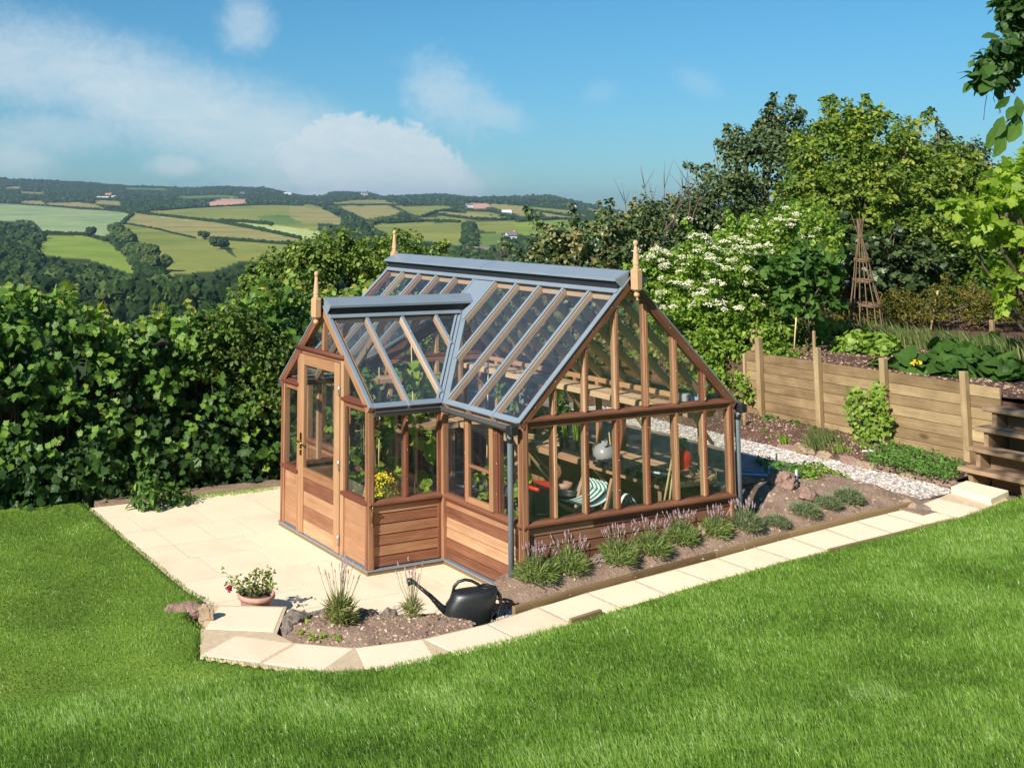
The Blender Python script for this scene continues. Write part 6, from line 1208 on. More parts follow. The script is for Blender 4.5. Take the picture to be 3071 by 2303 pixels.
# vegetables
def row_plants(pts, z, fn_, labs):
    for i, (px, py) in enumerate(pts): q = onplane(px, py, 0, 0, z); fn_(q, labs[i % len(labs)])
mid_l = T_heart()
for i, (px, py, r, h, lab) in enumerate([(2548, 1052, .22, .30, 'leftmost bushy bean plant on the vegetable plot'), (2592, 1048, .24, .36, 'tall bean plant under the willow obelisk'), (2640, 1058, .22, .32, 'bean plant right of the obelisk'), (2665, 1048, .18, .26, 'small bean plant at the right end of the bean row')]):
    q = onplane(px, py, 0, 0, 1.32); tuft('bean_plant', (q[0], q[1], 1.28), 210, .085, mid_l, M['l_elder'], .42, r, h, lab, 'bean plant', 'bean plants on the plot')
for i, (px, py, r, h, lab) in enumerate([(2640, 1088, .12, .14, 'little blue green marrow seedling at the soil edge above the fence'), (2762, 1098, .32, .28, 'large courgette plant with a yellow flower'), (2868, 1112, .30, .22, 'second courgette plant at the edge of the tree shade'), (2945, 1098, .34, .30, 'dark courgette plant in the shade'), (3020, 1120, .34, .28, 'rightmost shaded courgette plant'), (2860, 1058, .3, .24, 'shaded leafy plant behind the courgettes'), (2975, 1040, .3, .2, 'low shaded plant at the back right of the plot')]):
    q = onplane(px, py, 0, 0, 1.34); n = int(46*r/.3)+10; o = tuft('courgette_plant', (q[0], q[1], 1.27), n, .21 if r > .2 else .12, mid_l, M['l_big'], .45, r, h, lab, 'courgette plant', 'courgette plants', up=1.2)
q = onplane(2748, 1090, 0, 0, 1.5); P_ = rng.normal(0, .012, (14, 3)); M['fl_yel'] = plain('yellow_petal', (.80, .55, .02), .6); o = leaves('courgette_flower', P_, np.tile([-.3, -.5, .8], (14, 1)), .06, T_oval(.3), M['fl_yel'], np.ones(14)*.5, None, 0, None, tuple(q)); tag(o, 'single yellow courgette flower above the big leaves', 'flower')
# strip of upright iris like leaves with a few yellow flowers
P_ = np.column_stack([rng.uniform(9.6, 10.3, 2600), rng.uniform(-1, 4.7, 2600)]); zz3 = ter_h(P_); M['blade_g'] = leafmat('iris_blade', [(0, (.06, .10, .03)), (.5, (.15, .20, .06)), (1, (.30, .33, .12))], .5, .3, .3)
tag(blades('iris_leaves', P_, zz3, .18+.22*rng.random(2600), .018+0*zz3, .5, M['blade_g'], rng.random(2600)), 'row of grey green sword leaves in front of the golden hedge', 'iris', kind='stuff')
# currant bush trained against the fence
cb = thing('currant_bush', (6.42, 1.62, .42), 'young currant bush with yellow green leaves trained against the fence', 'bush'); c0 = np.array(cb.location); P_, N_ = [], []; mb = MB()
for px, py in [(2558, 1195), (2590, 1190), (2632, 1175), (2635, 1205), (2562, 1225), (2600, 1225), (2640, 1240), (2655, 1265), (2570, 1255), (2605, 1260), (2625, 1280), (2580, 1285), (2600, 1300), (2625, 1305), (2590, 1320), (2655, 1290), (2548, 1240), (2632, 1165)]:
    c = atx(px, py, 6.42+rng.normal(0, .04)); mb.tube([(0, 0, 0), (np.array((0, 0, .15))+(c-c0)*.5+rng.normal(0, .02, 3)), c-c0], [.008, .006, .003], 5); P_.append(c-c0+rng.normal(0, 1, (26, 3))*np.array([.04, .055, .05])); N_.append(np.tile([-.8, -.4, .6], (26, 1)))
P_, N_ = np.vstack(P_), np.vstack(N_); leaves('foliage', P_, N_, rng.uniform(.035, .06, len(P_)), T_maple(), M['l_elder'], rng.uniform(.1, .8, len(P_)), cb, .3); mb.build('stem', M['bark'], cb, False)
# seedlings along the foot of the fence
for i, (px, py) in enumerate([(2292, 1262), (2310, 1258), (2335, 1262), (2368, 1268), (2385, 1275), (2412, 1280), (2436, 1292)]):
    q = onplane(px, py, 0, 0, .52); tuft('strawberry_plant', (q[0], q[1], .46), 26, .075, mid_l, M['l_big'], .65, .08, .12, ['leftmost round leaved seedling at the foot of the fence', 'second round leaved seedling at the foot of the fence', 'third round leaved seedling at the foot of the fence', 'middle round leaved seedling at the foot of the fence', 'fifth round leaved seedling at the foot of the fence', 'sixth round leaved seedling at the foot of the fence', 'rightmost round leaved seedling at the foot of the fence'][i], 'seedling', 'seedlings along the fence')
for i, (px, py, n, h, lab) in enumerate([(2295, 1300, 10, .12, 'yellowing sprout left of the bulb leaves in the far bed'), (2345, 1325, 16, .14, 'pair of upright yellow green bulb leaves in the far bed'), (2360, 1322, 14, .13, 'yellow green bulb leaves right beside the other pair'), (2310, 1312, 5, .05, 'tiny pale sprout in the far bed'), (2450, 1340, 120, .20, 'feathery grey green herb clump in the far bed'), (2480, 1325, 140, .26, 'tallest feathery green herb clump in the far bed'), (2525, 1352, 70, .13, 'small grassy clump right of the herbs'), (2590, 1340, 60, .12, 'grassy clump below the currant bush')]):
    q = onplane(px, py, .02, 0, .38); P_ = q[:2]+rng.normal(0, .012+.0006*n, (n, 2)); tag(blades('herb_clump' if n > 40 else 'bulb_leaves', P_, np.full(n, .48), h*(.6+.5*rng.random(n)), .009+0*P_[:, 0] if n > 40 else .016+0*P_[:, 0], .8, M['blade_g'] if n > 100 else M['l_elder'], rng.uniform(.2, .8, n)), lab, 'herb' if n > 40 else 'sprout')
mb = MB(); q = onplane(2233, 1278, 0, 0, .5); mb.tube([(q[0], q[1], .42), (q[0], q[1], .68)], .022, 8, .4); tag(mb.build('wooden_peg', M['fence']), 'short stubby wooden peg in the soil beside the drainpipe', 'peg')
# ground cover patch
gcp = [onplane(*p, 0, 0, .5) for p in [(2598, 1372), (2640, 1345), (2720, 1345), (2810, 1372), (2890, 1395), (2875, 1430), (2820, 1462), (2740, 1448), (2660, 1415), (2610, 1400)]]
P_ = scatter(5200, 5.4, 6.7, -.35, 1.3); P_ = P_[inpoly(P_, gcp)]; hgt_ = .03+.10*fbm(P_[:, 0], P_[:, 1], 4, 91); P3d = np.column_stack([P_, .46+hgt_*rng.random(len(P_))**.4+.02]); M['l_moss'] = leafmat('moss_leaf', [(0, (.05, .12, .02)), (.5, (.11, .24, .04)), (1, (.22, .36, .08))], .5, .3, .3)
tag(leaves('ground_cover', P3d, np.tile([0, -.2, 1], (len(P_), 1)), rng.uniform(.02, .05, len(P_)), T_oval(.25), M['l_moss'], rng.uniform(.1, .9, len(P_)), None, 0, jit=.7), 'dense bright green ground cover between the fence and the gravel', 'ground cover', kind='stuff')
mb = MB(); q = onplane(2602, 1338, 0, 0, .56); mb.beam((q[0]-.03, q[1]+.05, .50), (q[0]+.03, q[1]-.06, .52), .04, .012); tag(mb.build('plant_label', M['white']), 'white label lying at the foot of the currant bush', 'label', 'white plant labels')
# bedding in the near bed, fleece sheet and labels
bp_ = [(2300, 1420), (2350, 1432), (2400, 1440), (2450, 1440), (2495, 1430), (2430, 1455), (2380, 1450), (2330, 1440), (2520, 1445)]
for i, (px, py) in enumerate(bp_):
    q = onplane(px, py, 0, 0, .42); z = float(bed_h(np.array([q[:2]]))[0]); tuft('bedding_plant', (q[0], q[1], z), 110, .045, T_oval(.3), M['l_elder'] if i in (3, 4, 5, 8) else M['l_moss'], .5, .13, .10, ['first', 'second', 'third', 'bright fourth', 'brightest', 'yellowish', 'sixth', 'bluish', 'last'][i]+' low bedding plant between the pink boulders and gravel', 'bedding plant', 'bedding plants')
bs = [onplane(*p, 0, 0, .44) for p in [(2190, 1372), (2240, 1385), (2310, 1400), (2400, 1438), (2398, 1458), (2330, 1450), (2280, 1436), (2188, 1428)]]; mb = MB()
mb.prism([(p[0], p[1], float(bed_h(np.array([p[:2]]))[0])+.025+.012*math.sin(i*2)) for i, p in enumerate(bs)], (0, 0, .006)); tag(mb.build('plastic_sheet', M['blue_cloth']), 'crumpled blue plastic sheet lying beside the drainpipe', 'sheet')
mb = MB(); e_ = [onplane(*p, 0, 0, .46) for p in [(2186, 1426), (2240, 1432), (2285, 1440), (2340, 1455), (2395, 1466)]]; mb.tube([(p[0], p[1], float(bed_h(np.array([p[:2]]))[0])+.03) for p in e_], .016, 6); M['pale_blue'] = plain('pale_edging', (.55, .66, .85), .5); tag(mb.build('plastic_edging', M['pale_blue']), 'pale blue rolled plastic edge in front of the bedding plants', 'edging')
for i, (px, py, lab) in enumerate([(2307, 1443, 'white plant label at the left end of the blue edging'), (2388, 1462, 'white plant label at the right end of the blue edging'), (2329, 1408, 'white plant label against the pink stone by the gravel'), (2455, 1432, 'white plant label among the bright bedding plants'), (2215, 1300, 'white label leaning by the drainpipe')]):
    q = onplane(px, py, 0, 0, .42); z = float(bed_h(np.array([q[:2]]))[0]) if px > 2220 else .45; mb = MB(); mb.beam((q[0], q[1], z-.03), (q[0]+.01, q[1], z+.10), .022, .003, (.5, .8, 0)); tag(mb.build('plant_label', M['white']), lab, 'label', 'white plant labels')
q = onplane(2418, 1438, 0, 0, .5); mb = MB(); mb.lathe([(0, 0), (.04, .004), (.042, .012), (0, .02)], (q[0], q[1], .47), 12, sx=1, sy=.7); tag(mb.build('plastic_tag', M['white']), 'round white tag lying on the low bedding plants', 'tag')
q = onplane(2252, 1262, 0, 0, .5); mb = MB(); mb.lathe([(0, 0), (.05, .01), (.045, .05), (0, .07)], (q[0], q[1]+.02, .47), 7, smooth=False); M['blue_rag'] = plain('blue_rag', (.25, .42, .62), .7); tag(mb.build('rag', M['blue_rag']), 'small blue rag at the left foot of the fence', 'rag')
# small weeds in the front bed
for i, (px, py) in enumerate([(900, 1895), (925, 1882), (935, 1908), (970, 1905), (1010, 1910), (925, 1865)]):
    q = onplane(px, py, 0, 0, .1); tuft('seedling', (q[0], q[1], .085), 14, .035, T_oval(.3), M['l_lime'], .5, .03, .03, ['first', 'second', 'third', 'fourth', 'fifth', 'small upper'][i]+' yellow green weed in the bare soil of the front bed', 'seedling', 'weeds in the front bed')
# ================================================================ POT AND WATERING CAN
pc = onplane(769, 1783, 0, 0, .135); pk = float((pc-CAM)@FWD)/F_PX; R0 = 57*pk
pt = thing('plant_pot', (pc[0], pc[1], .003), 'round terracotta coloured bowl planted with a dark red flower', 'plant pot')
mb = MB(); mb.lathe([(R0*.70, 0), (R0*.74, .012), (R0*.86, .10), (R0*.88, .105), (R0*.97, .112), (R0*1.0, .125), (R0*.99, .145), (R0*.93, .15), (R0*.88, .145), (R0*.84, .11), (0, .105)], (0, 0, 0), 40, smooth=True); mb.build('bowl', M['terracotta'], pt, False)
mb = MB(); mb.lathe([(0, .122), (R0*.5, .118), (R0*.84, .11)][::-1], (0, 0, 0), 24); mb.build('compost', M['soil_dark'], pt, False)
P_, N_ = [], []; mb = MB()
for px, py in [(800, 1725), (812, 1712), (780, 1722), (760, 1730), (745, 1745), (770, 1750), (795, 1745), (812, 1740), (750, 1762), (775, 1768), (800, 1762), (728, 1770), (715, 1755), (700, 1760), (710, 1735), (695, 1740), (680, 1745), (672, 1715), (735, 1742), (720, 1775), (815, 1755), (765, 1715), (690, 1755), (790, 1712)]:
    c = atdepth(px, py, pk*F_PX+rng.normal(0, .04))-np.array(pt.location); c[2] = max(c[2], .13); mb.tube([(rng.normal(0, .03), rng.normal(0, .03), .11), (c[0]*.6, c[1]*.6, .11+(c[2]-.11)*.7), c], [.003, .0025, .0015], 4); n = 13 if px > 705 else 6; P_.append(c+rng.normal(0, .017, (n, 3))); N_.append(np.tile([-.2, -.3, 1], (n, 1)))
P_, N_ = np.vstack(P_), np.vstack(N_); leaves('foliage', P_, N_, rng.uniform(.022, .042, len(P_)), T_oval(.28), M['l_mid'], rng.uniform(.25, .85, len(P_)), pt, .1); mb.build('stem', M['stem_g'], pt, False)
c = atdepth(687, 1762, pk*F_PX-.05)-np.array(pt.location); M['fl_red'] = plain('crimson_petal', (.36, .010, .045), .6); P_ = c+rng.normal(0, .010, (46, 3)); leaves('blossom', P_, unit(P_-c)+np.array([-.3, -.4, .3]), .022, T_oval(.4), M['fl_red'], np.ones(46)*.5, pt, 0)
cc0 = onplane(1415, 1858, 0, 0, .03); ck = float((cc0-CAM)@FWD)/F_PX; wc = thing('watering_can', (cc0[0], cc0[1], .018), 'black plastic watering can standing on gravel by the path', 'watering can', None, math.atan2(RGT[1], RGT[0]))
px2 = lambda dx: dx*ck                                          # metres for a pixel span at the can
def sect(x0, x1, hw, z, pinch=0): return (x0, x1, hw, z)
secs = [(-.218, .150, .098, 0), (-.228, .160, .104, .015), (-.225, .172, .106, .07), (-.205, .185, .104, .13), (-.180, .200, .100, .185), (-.168, .205, .094, .215), (-.160, .205, .080, .237), (-.150, .195, .055, .250), (-.135, .17, .02, .258)]
mb = MB(); nseg = 36; V = []; 
for i, (a, b, hw, z) in enumerate(secs):
    for k in range(nseg):
        t = 2*math.pi*k/nseg; ct, stn = math.cos(t), math.sin(t); cx = (a+b)/2; hx = (b-a)/2; sg = lambda v, p: math.copysign(abs(v)**p, v); zz = z+(.022*(sg(ct, .8)*hx+.0)/hx if i > 3 else 0)
        V.append((cx+hx*sg(ct, .75), hw*sg(stn, .8), zz))
F_ = [tuple(range(nseg))[::-1], tuple(range((len(secs)-1)*nseg, len(secs)*nseg))]
for i in range(len(secs)-1):
    for k in range(nseg): F_.append((i*nseg+k, i*nseg+(k+1) % nseg, (i+1)*nseg+(k+1) % nseg, (i+1)*nseg+k))
mb.idx(V, F_, None, .5, True); M['can'] = plain('can_plastic', (.020, .022, .024), .38, scale=60, var=.3, bump=.0006, spec=.55); mb.build('body', M['can'], wc, False)
mb = MB(); mb.tube([(-.205, 0, .075), (-.25, 0, .11), (-.33, 0, .19), (-.44, 0, .275)], [.034, .026, .018, .013], 12); mb.tube([(-.262, 0, .121), (-.272, 0, .13)], .025, 12); mb.tube([(-.298, 0, .157), (-.306, 0, .165)], .022, 12); mb.build('spout', M['can'], wc, False)
mb = MB(); mb.tube([(-.435, 0, .27), (-.46, 0, .293), (-.485, 0, .300), (-.515, 0, .292)], [.014, .018, .026, .032], 14); mb.build('rose', M['black'], wc, False)
mb = MB(); mb.tube([(-.150, 0, .215), (-.14, 0, .262), (-.105, 0, .302), (-.05, 0, .318), (.0, 0, .310), (.05, 0, .285), (.075, 0, .262)], [.014, .013, .012, .012, .012, .013, .014], 10); mb.build('handle', M['can'], wc, False)
mb = MB(); mb.tube([(.185, 0, .245), (.225, 0, .20), (.235, 0, .13), (.215, 0, .06), (.165, 0, .022)], [.017, .016, .015, .014, .013], 10); mb.build('rear_handle', M['can'], wc, False)
mb = MB(); mb.lathe([(.052, 0), (.058, .004), (.054, .012), (.045, .006), (.04, -.02), (0, -.02)], (.12, 0, .262), 20); mb.build('filler_neck', M['black'], wc, False)
# ================================================================ INSIDE THE GREENHOUSE
def slatbench(x0, x1, y0, y1, z, ns, lab, along='y', legs=True, gaps=None):
    t = thing('slatted_bench' if legs else 'slatted_shelf', ((x0+x1)/2, (y0+y1)/2, 0 if legs else z), lab, 'bench' if legs else 'shelf'); o = np.array(t.location); w = ((x1-x0) if along == 'y' else (y1-y0))/ns
    for i in range(ns):
        mb = MB()
        if along == 'y':
            for a, b in (gaps or [(y0, y1)]): mb.box(x0+i*w+.006-o[0], x0+(i+1)*w-.006-o[0], a-o[1], b-o[1], z-.022-o[2], z-o[2])
        else: mb.box(x0-o[0], x1-o[0], y0+i*w+.006-o[1], y0+(i+1)*w-.006-o[1], z-.022-o[2], z-o[2])
        mb.build('slat', M['bench'], t, False, bevel=.002)
    mb = MB()
    if along == 'y':
        mb.box(x0-.018-o[0], x0-.0-o[0], y0-o[1], y1-o[1], z-.06-o[2], z-.004-o[2]); ks = np.linspace(y0+.05, y1-.05, max(3, int((y1-y0)/.75)+1))
        for y in ks:
            mb.box(x0-o[0], x1-o[0], y-.02-o[1], y+.02-o[1], z-.065-o[2], z-.023-o[2]); mb.beam((x0+.04-o[0], y-o[1], z-.05-o[2]), (x1-.01-o[0], y-o[1], z-.05-(x1-x0)*.95-o[2]), .02, .045, (0, 1, 0))
        if legs:
            for y in ks[::2]: mb.box(x0+.03-o[0], x0+.08-o[0], y+.03-o[1], y+.08-o[1], 0, z-.03)
    else:
        mb.box(x0-o[0], x1-o[0], y0-.018-o[1], y0-o[1], z-.06, z-.004)
        for x in np.linspace(x0+.05, x1-.05, 3): mb.box(x-.02-o[0], x+.02-o[0], y0-o[1], y1-o[1], z-.065, z-.023); mb.box(x-.025-o[0], x+.025-o[0], y0+.02-o[1], y0+.07-o[1], 0, z-.06)
    mb.build('frame', M['bench'], t, False, bevel=.002); return t
slatbench(1.76, 2.44, .12, 2.20, .765, 8, 'long slatted bench with diagonal braces along the back wall')
slatbench(1.80, 2.44, 2.32, 3.84, .765, 7, 'second slatted bench beyond the long one by the far gable')
slatbench(2.16, 2.45, .12, 3.84, 1.385, 4, 'high narrow slatted shelf above the long bench', legs=False, gaps=[(.12, .98), (1.0, 1.86), (1.88, 2.84), (2.98, 3.84)])
slatbench(.15, 1.75, 3.42, 3.88, .765, 6, 'short slatted bench under the far gable window', along='x')
slatbench(.15, 1.75, 3.62, 3.88, 1.30, 3, 'high shelf across the far gable', along='x')
def inside(px, py, z): return onplane(px, py, 0, 0, z)
def bucket(loc, r0, r1, h, mat, lab, lid=None, name='bucket', rim=True, handle=True):
    t = thing(name, loc, lab, 'bucket' if name == 'bucket' else name.replace('_', ' ')); mb = MB(); mb.lathe([(r0, 0), (r1, h), (r1+.006, h-.004), (r1+.006, h+.006), (r1-.004, h+.006), (r1-.008, h-.01), (r0-.004, .01), (0, .01)], (0, 0, 0), 24); mb.build('body', M[mat], t, False)
    if lid: mb = MB(); mb.lathe([(r1+.010, h-.028), (r1+.014, h-.006), (r1+.010, h+.012), (r1*.9, h+.016), (0, h+.012)], (0, 0, 0), 24); mb.build('lid', M[lid], t, False)
    elif handle: mb = MB(); mb.tube([((r1+.008)*math.cos(a), (r1+.008)*math.sin(a)*.95, h-.02-.06*math.sin(a)) for a in np.linspace(0, math.pi, 10)], .003, 5); mb.build('handle', M['chrome'], t, False)
    return t
q = inside(1626, 1450, .52); bucket((q[0], q[1], .001), .13, .155, .50, 'white', 'tall white bucket with a bright red lid on the greenhouse floor', 'red')
q = inside(1618, 1530, .31); bucket((q[0], q[1], .001), .12, .16, .31, 'black', 'wide black bucket with wire handle in front of the red lidded one')
q = inside(1705, 1478, .30); bucket((q[0]-.2, q[1]-.2, .001), .10, .14, .36, 'black', 'stack of black pots behind the second window bar', None, 'flower_pot', handle=False)
q = inside(1700, 1500, .25); M['olive'] = plain('olive_plastic', (.14, .16, .08), .5); bucket((q[0]+.05, q[1]+.05, .001), .10, .13, .24, 'olive', 'green tub beside the stack of black pots', None, 'tub', handle=False)
# folded striped deck chair
mt, n, l, out = newmat('deck_stripe'); tcn = n.new('ShaderNodeTexCoord').outputs['UV']; sp_ = n.new('ShaderNodeSeparateXYZ'); l.new(tcn, sp_.inputs[0]); wv = mth(n, l, 'FRACT', mth(n, l, 'MULTIPLY', sp_.outputs[1], 9.0)); sgt = mth(n, l, 'GREATER_THAN', wv, .5); c = mixc(n, l, sgt, (.72, .74, .70), (.03, .20, .16)); b = n.new('ShaderNodeBsdfPrincipled'); l.new(c, b.inputs['Base Color']); b.inputs['Roughness'].default_value = .85; l.new(b.outputs[0], out.inputs[0]); M['stripe'] = mt
a1, a2 = inside(1752, 1520, .42), inside(1850, 1500, .42); dc = thing('deck_chair', tuple((a1+a2)/2*np.array([1, 1, 0])), 'folded deck chair with green and white striped cloth', 'deck chair'); d0c = np.array(dc.location)
def cloth(p0, p1, p2, w, nm):
    p0, p1, p2 = [np.array(p)-d0c for p in (p0, p1, p2)]; mb = MB(); wv_ = np.array(w); st = 10; pts = []
    for i in range(st+1): t = i/st; c = (1-t)**2*p0+2*t*(1-t)*p1+t*t*p2; pts.append(c)
    VV = [pts[i]+wv_*(j/6) for i in range(st+1) for j in range(7)]; FF = [(i*7+j, (i+1)*7+j, (i+1)*7+j+1, i*7+j+1) for i in range(st) for j in range(6)]; UU = [[(i*.05, j/6*.62), ((i+1)*.05, j/6*.62), ((i+1)*.05, (j+1)/6*.62), (i*.05, (j+1)/6*.62)] for i in range(st) for j in range(6)]; mb.idx(VV, FF, UU, .5, True)
    o = mb.build(nm, M['stripe'], dc, False); s = o.modifiers.new('s', 'SOLIDIFY'); s.thickness = .004
X0, X1 = a1[:2], a2[:2]; dv = (X1-X0)/np.linalg.norm(X1-X0); pv = np.array([-dv[1], dv[0]])
cloth((*(X0-dv*.05), .44), (*(X0+dv*.22), .36), (*(X0+dv*.42), .50), (*(pv*.30), .0), 'seat_cloth'); cloth((*(X0+dv*.40), .44), (*(X0+dv*.46), .52), (*(X0+dv*.44+pv*.1), .58), (*(pv*.30), .0), 'back_cloth'); cloth((*(X0+dv*.50), .30), (*(X0+dv*.62), .60), (*(X0+dv*.78), .34), (*(pv*.30), .0), 'hanging_cloth')
for s in (0, .36): 
    mb = MB(); b0, b1 = X0-dv*.08+pv*s-d0c[:2], X0+dv*.72+pv*s-d0c[:2]; mb.beam((*b0, .42), (*b1, .05), .028, .035); mb.beam((*(b0+dv*.5), .64), (*(b0+dv*.25), .0), .028, .035); mb.build('frame_rail', M['bench'], dc, False)
q = inside(1748, 1500, .20); sk = thing('compost_sack', (q[0], q[1], .001), 'black and white compost sack slumped beside the deck chair', 'sack'); mb = MB(); mb.lathe([(.10, 0), (.135, .04), (.13, .20), (.11, .30), (.06, .38), (.035, .43), (.05, .47), (0, .46)], (0, 0, 0), 14, sy=.55); mb.build('bag', M['black'], sk, False); mb = MB(); mb.lathe([(.1365, .10), (.1345, .19), (.130, .20)], (0, 0, 0), 14, sy=.56); mb.build('printed_band', M['white'], sk, False)
for i, (px, py, z, lab) in enumerate([(1690, 1452, .30, 'terracotta pot upside down behind the black pots'), (1672, 1470, .18, 'small terracotta pot on the greenhouse floor'), (1925, 1490, .20, 'terracotta pot under the long bench'), (1850, 1452, .30, 'stacked terracotta pots under the middle of the long bench')]):
    q = inside(px, py, z); t = thing('flower_pot', (q[0], q[1], .001), lab, 'flower pot'); mb = MB(); h_ = z+.02; mb.lathe([(.06, 0), (.085, h_*.8), (.095, h_*.8), (.098, h_), (.085, h_), (0, h_-.03)], (0, 0, 0), 18); mb.build('body', M['terracotta'], t, False)
# on the long bench
q = inside(1735, 1352, .80); sdt = thing('seed_tray', (q[0]+.02, q[1]+.05, .766), 'black seed tray of square pots with tall seedlings on the bench', 'seed tray'); mb = MB(); mb.box(-.10, .12, -.34, .22, 0, .035); mb.build('tray', M['black'], sdt, False)
for i, (x, y) in enumerate([(-.04, .13), (-.03, -.02), (.05, .05), (-.04, -.18)]):
    mb = MB(); V = [(x-.04, y-.04, .036), (x+.04, y-.04, .036), (x+.04, y+.04, .036), (x-.04, y+.04, .036), (x-.055, y-.055, .14), (x+.055, y-.055, .14), (x+.055, y+.055, .14), (x-.055, y+.055, .14)]; mb.idx(V, [(3, 2, 1, 0), (4, 5, 6, 7), (0, 1, 5, 4), (1, 2, 6, 5), (2, 3, 7, 6), (3, 0, 4, 7)]); mb.build('pot', M['black'], sdt, False)
    n_ = 8; P_ = np.column_stack([np.full(n_, x)+rng.normal(0, .01, n_), np.full(n_, y)+rng.normal(0, .01, n_)]); bl = blades('seedling', P_, np.full(n_, .13), .18+.16*rng.random(n_), np.full(n_, .012), .5, M['l_elder'], rng.uniform(.4, .9, n_)); bl.parent = sdt
q = inside(1812, 1372, .79); jg = thing('jug', (q[0]+.02, q[1]+.02, .766), 'rounded grey plastic jug on the bench behind the glass', 'jug'); mb = MB(); mb.lathe([(.095, 0), (.112, .02), (.114, .07), (.095, .12), (.06, .15), (.026, .162), (.026, .182), (0, .184)], (0, 0, 0), 24); mb.build('body', M['grey_can'], jg, False); mb = MB(); mb.tube([(-.04, -.06, .135), (-.05, -.08, .16), (-.02, -.07, .19), (0, -.01, .19)], .010, 8); mb.build('handle', M['grey_can'], jg, False)
q = inside(1838, 1368, .80); tp_ = thing('flower_pot', (q[0]+.03, q[1]+.06, .766), 'small orange pot with wooden labels on the bench', 'flower pot'); mb = MB(); mb.lathe([(.035, 0), (.05, .09), (.055, .09), (.055, .11), (.046, .11), (0, .09)], (0, 0, 0), 16); mb.build('body', M['orange_pl'], tp_, False); mb = MB(); mb.beam((.0, 0, .08), (-.02, .0, .26), .014, .003); mb.beam((.02, 0, .08), (.04, .01, .24), .014, .003); mb.build('label', M['cane'], tp_, False)
q = inside(1900, 1418, .78); mt_r = thing('module_tray', (q[0]+.12, q[1]+.15, .766), 'long dark tray of empty cells lying on the bench', 'tray'); mb = MB(); mb.box(-.18, .18, -.55, .35, 0, .03); 
for i in range(5):
    for j in range(12): mb.box(-.16+i*.066, -.16+i*.066+.05, -.52+j*.07, -.52+j*.07+.052, .0305, .052)
mb.build('cells', M['black'], mt_r, False)
mb = MB(); q = inside(1925, 1412, .84); mb.tube([(q[0], q[1], .84), (q[0]+.15, q[1]-.30, .845)], .012, 10); tag(mb.build('plastic_tube', M['white']), 'short white tube lying across the dark tray', 'tube')
q = inside(2062, 1400, .78); rbt = thing('sprayer', (q[0]+.0, q[1]+.04, .766), 'red sprayer bottle with a green head on the bench end', 'sprayer'); mb = MB(); mb.lathe([(.070, 0), (.078, .01), (.080, .10), (.062, .15), (.022, .175), (.02, .20), (0, .20)], (0, 0, 0), 20, sy=.8); mb.build('bottle', M['red'], rbt, False); mb = MB(); mb.tube([(0, 0, .20), (0, 0, .25)], .014, 8); mb.box(-.05, .03, -.016, .016, .24, .28); mb.beam((-.02, 0, .24), (-.045, 0, .20), .01, .012); mb.build('head', M['green_pl'], rbt, False)
q = inside(2105, 1425, .80); M['raffia'] = plain('raffia', (.62, .50, .30), .8, scale=40, var=.2); mb = MB()
for i in range(34): a = rng.uniform(0, 6.28); r = rng.uniform(.03, .09); c = (q[0]+rng.normal(0, .02), q[1]+rng.normal(0, .03), .79+rng.random()*.05); mb.tube([(c[0]+r*math.cos(t+a), c[1]+r*1.3*math.sin(t+a), c[2]+.02*math.sin(3*t+a)) for t in np.linspace(0, 4.5, 9)], .0022, 3)
tag(mb.build('string_bundle', M['raffia']), 'tangled bundle of straw coloured string on the bench end', 'string')
q = inside(2090, 1432, .76); mb = MB(); mb.lathe([(.09, 0), (.10, .05), (.094, .05), (.085, .012), (0, .01)], (q[0]+.06, q[1]-.03, .767), 20); tag(mb.build('pot_saucer', M['terracotta']), 'dark orange saucer half hidden under the string', 'saucer')
for i, (px, py, px2, py2, lab) in enumerate([(1992, 1502, 2016, 1372, 'bamboo cane leaning inside the gable glass, left of a pair'), (2008, 1500, 2022, 1380, 'bamboo cane leaning inside the gable glass, right of a pair')]):
    a, b = aty(px, py, .09), aty(px2, py2, .10); mb = MB(); mb.tube([a-(b-a)*.4, b], .010, 6); tag(mb.build('bamboo_cane', M['cane']), lab, 'cane')
# on the high shelf
q = inside(2052, 1212, 1.39); M['clear'] = plain('clear_tub', (.62, .66, .62), .3); mb = MB(); mb.box(q[0]-.02, q[0]+.08, q[1]-.04, q[1]+.06, 1.386, 1.49); tag(mb.build('storage_tub', M['clear'], bevel=.008), 'grey white plastic box at the near end of the high shelf', 'box')
q = inside(2086, 1216, 1.39); tb = thing('beaker', (q[0]+.02, q[1]+.02, 1.386), 'pale blue beaker of plant labels on the high shelf', 'beaker'); mb = MB(); mb.lathe([(.042, 0), (.05, .09), (.046, .09), (.038, .01), (0, .01)], (0, 0, 0), 16); mb.build('cup', M['pale_blue'], tb, False); mb = MB()
for i in range(7): mb.beam((rng.normal(0, .015), rng.normal(0, .015), .03), (rng.normal(0, .03), rng.normal(0, .03), .16), .012, .002)
mb.build('label', M['white'], tb, False)
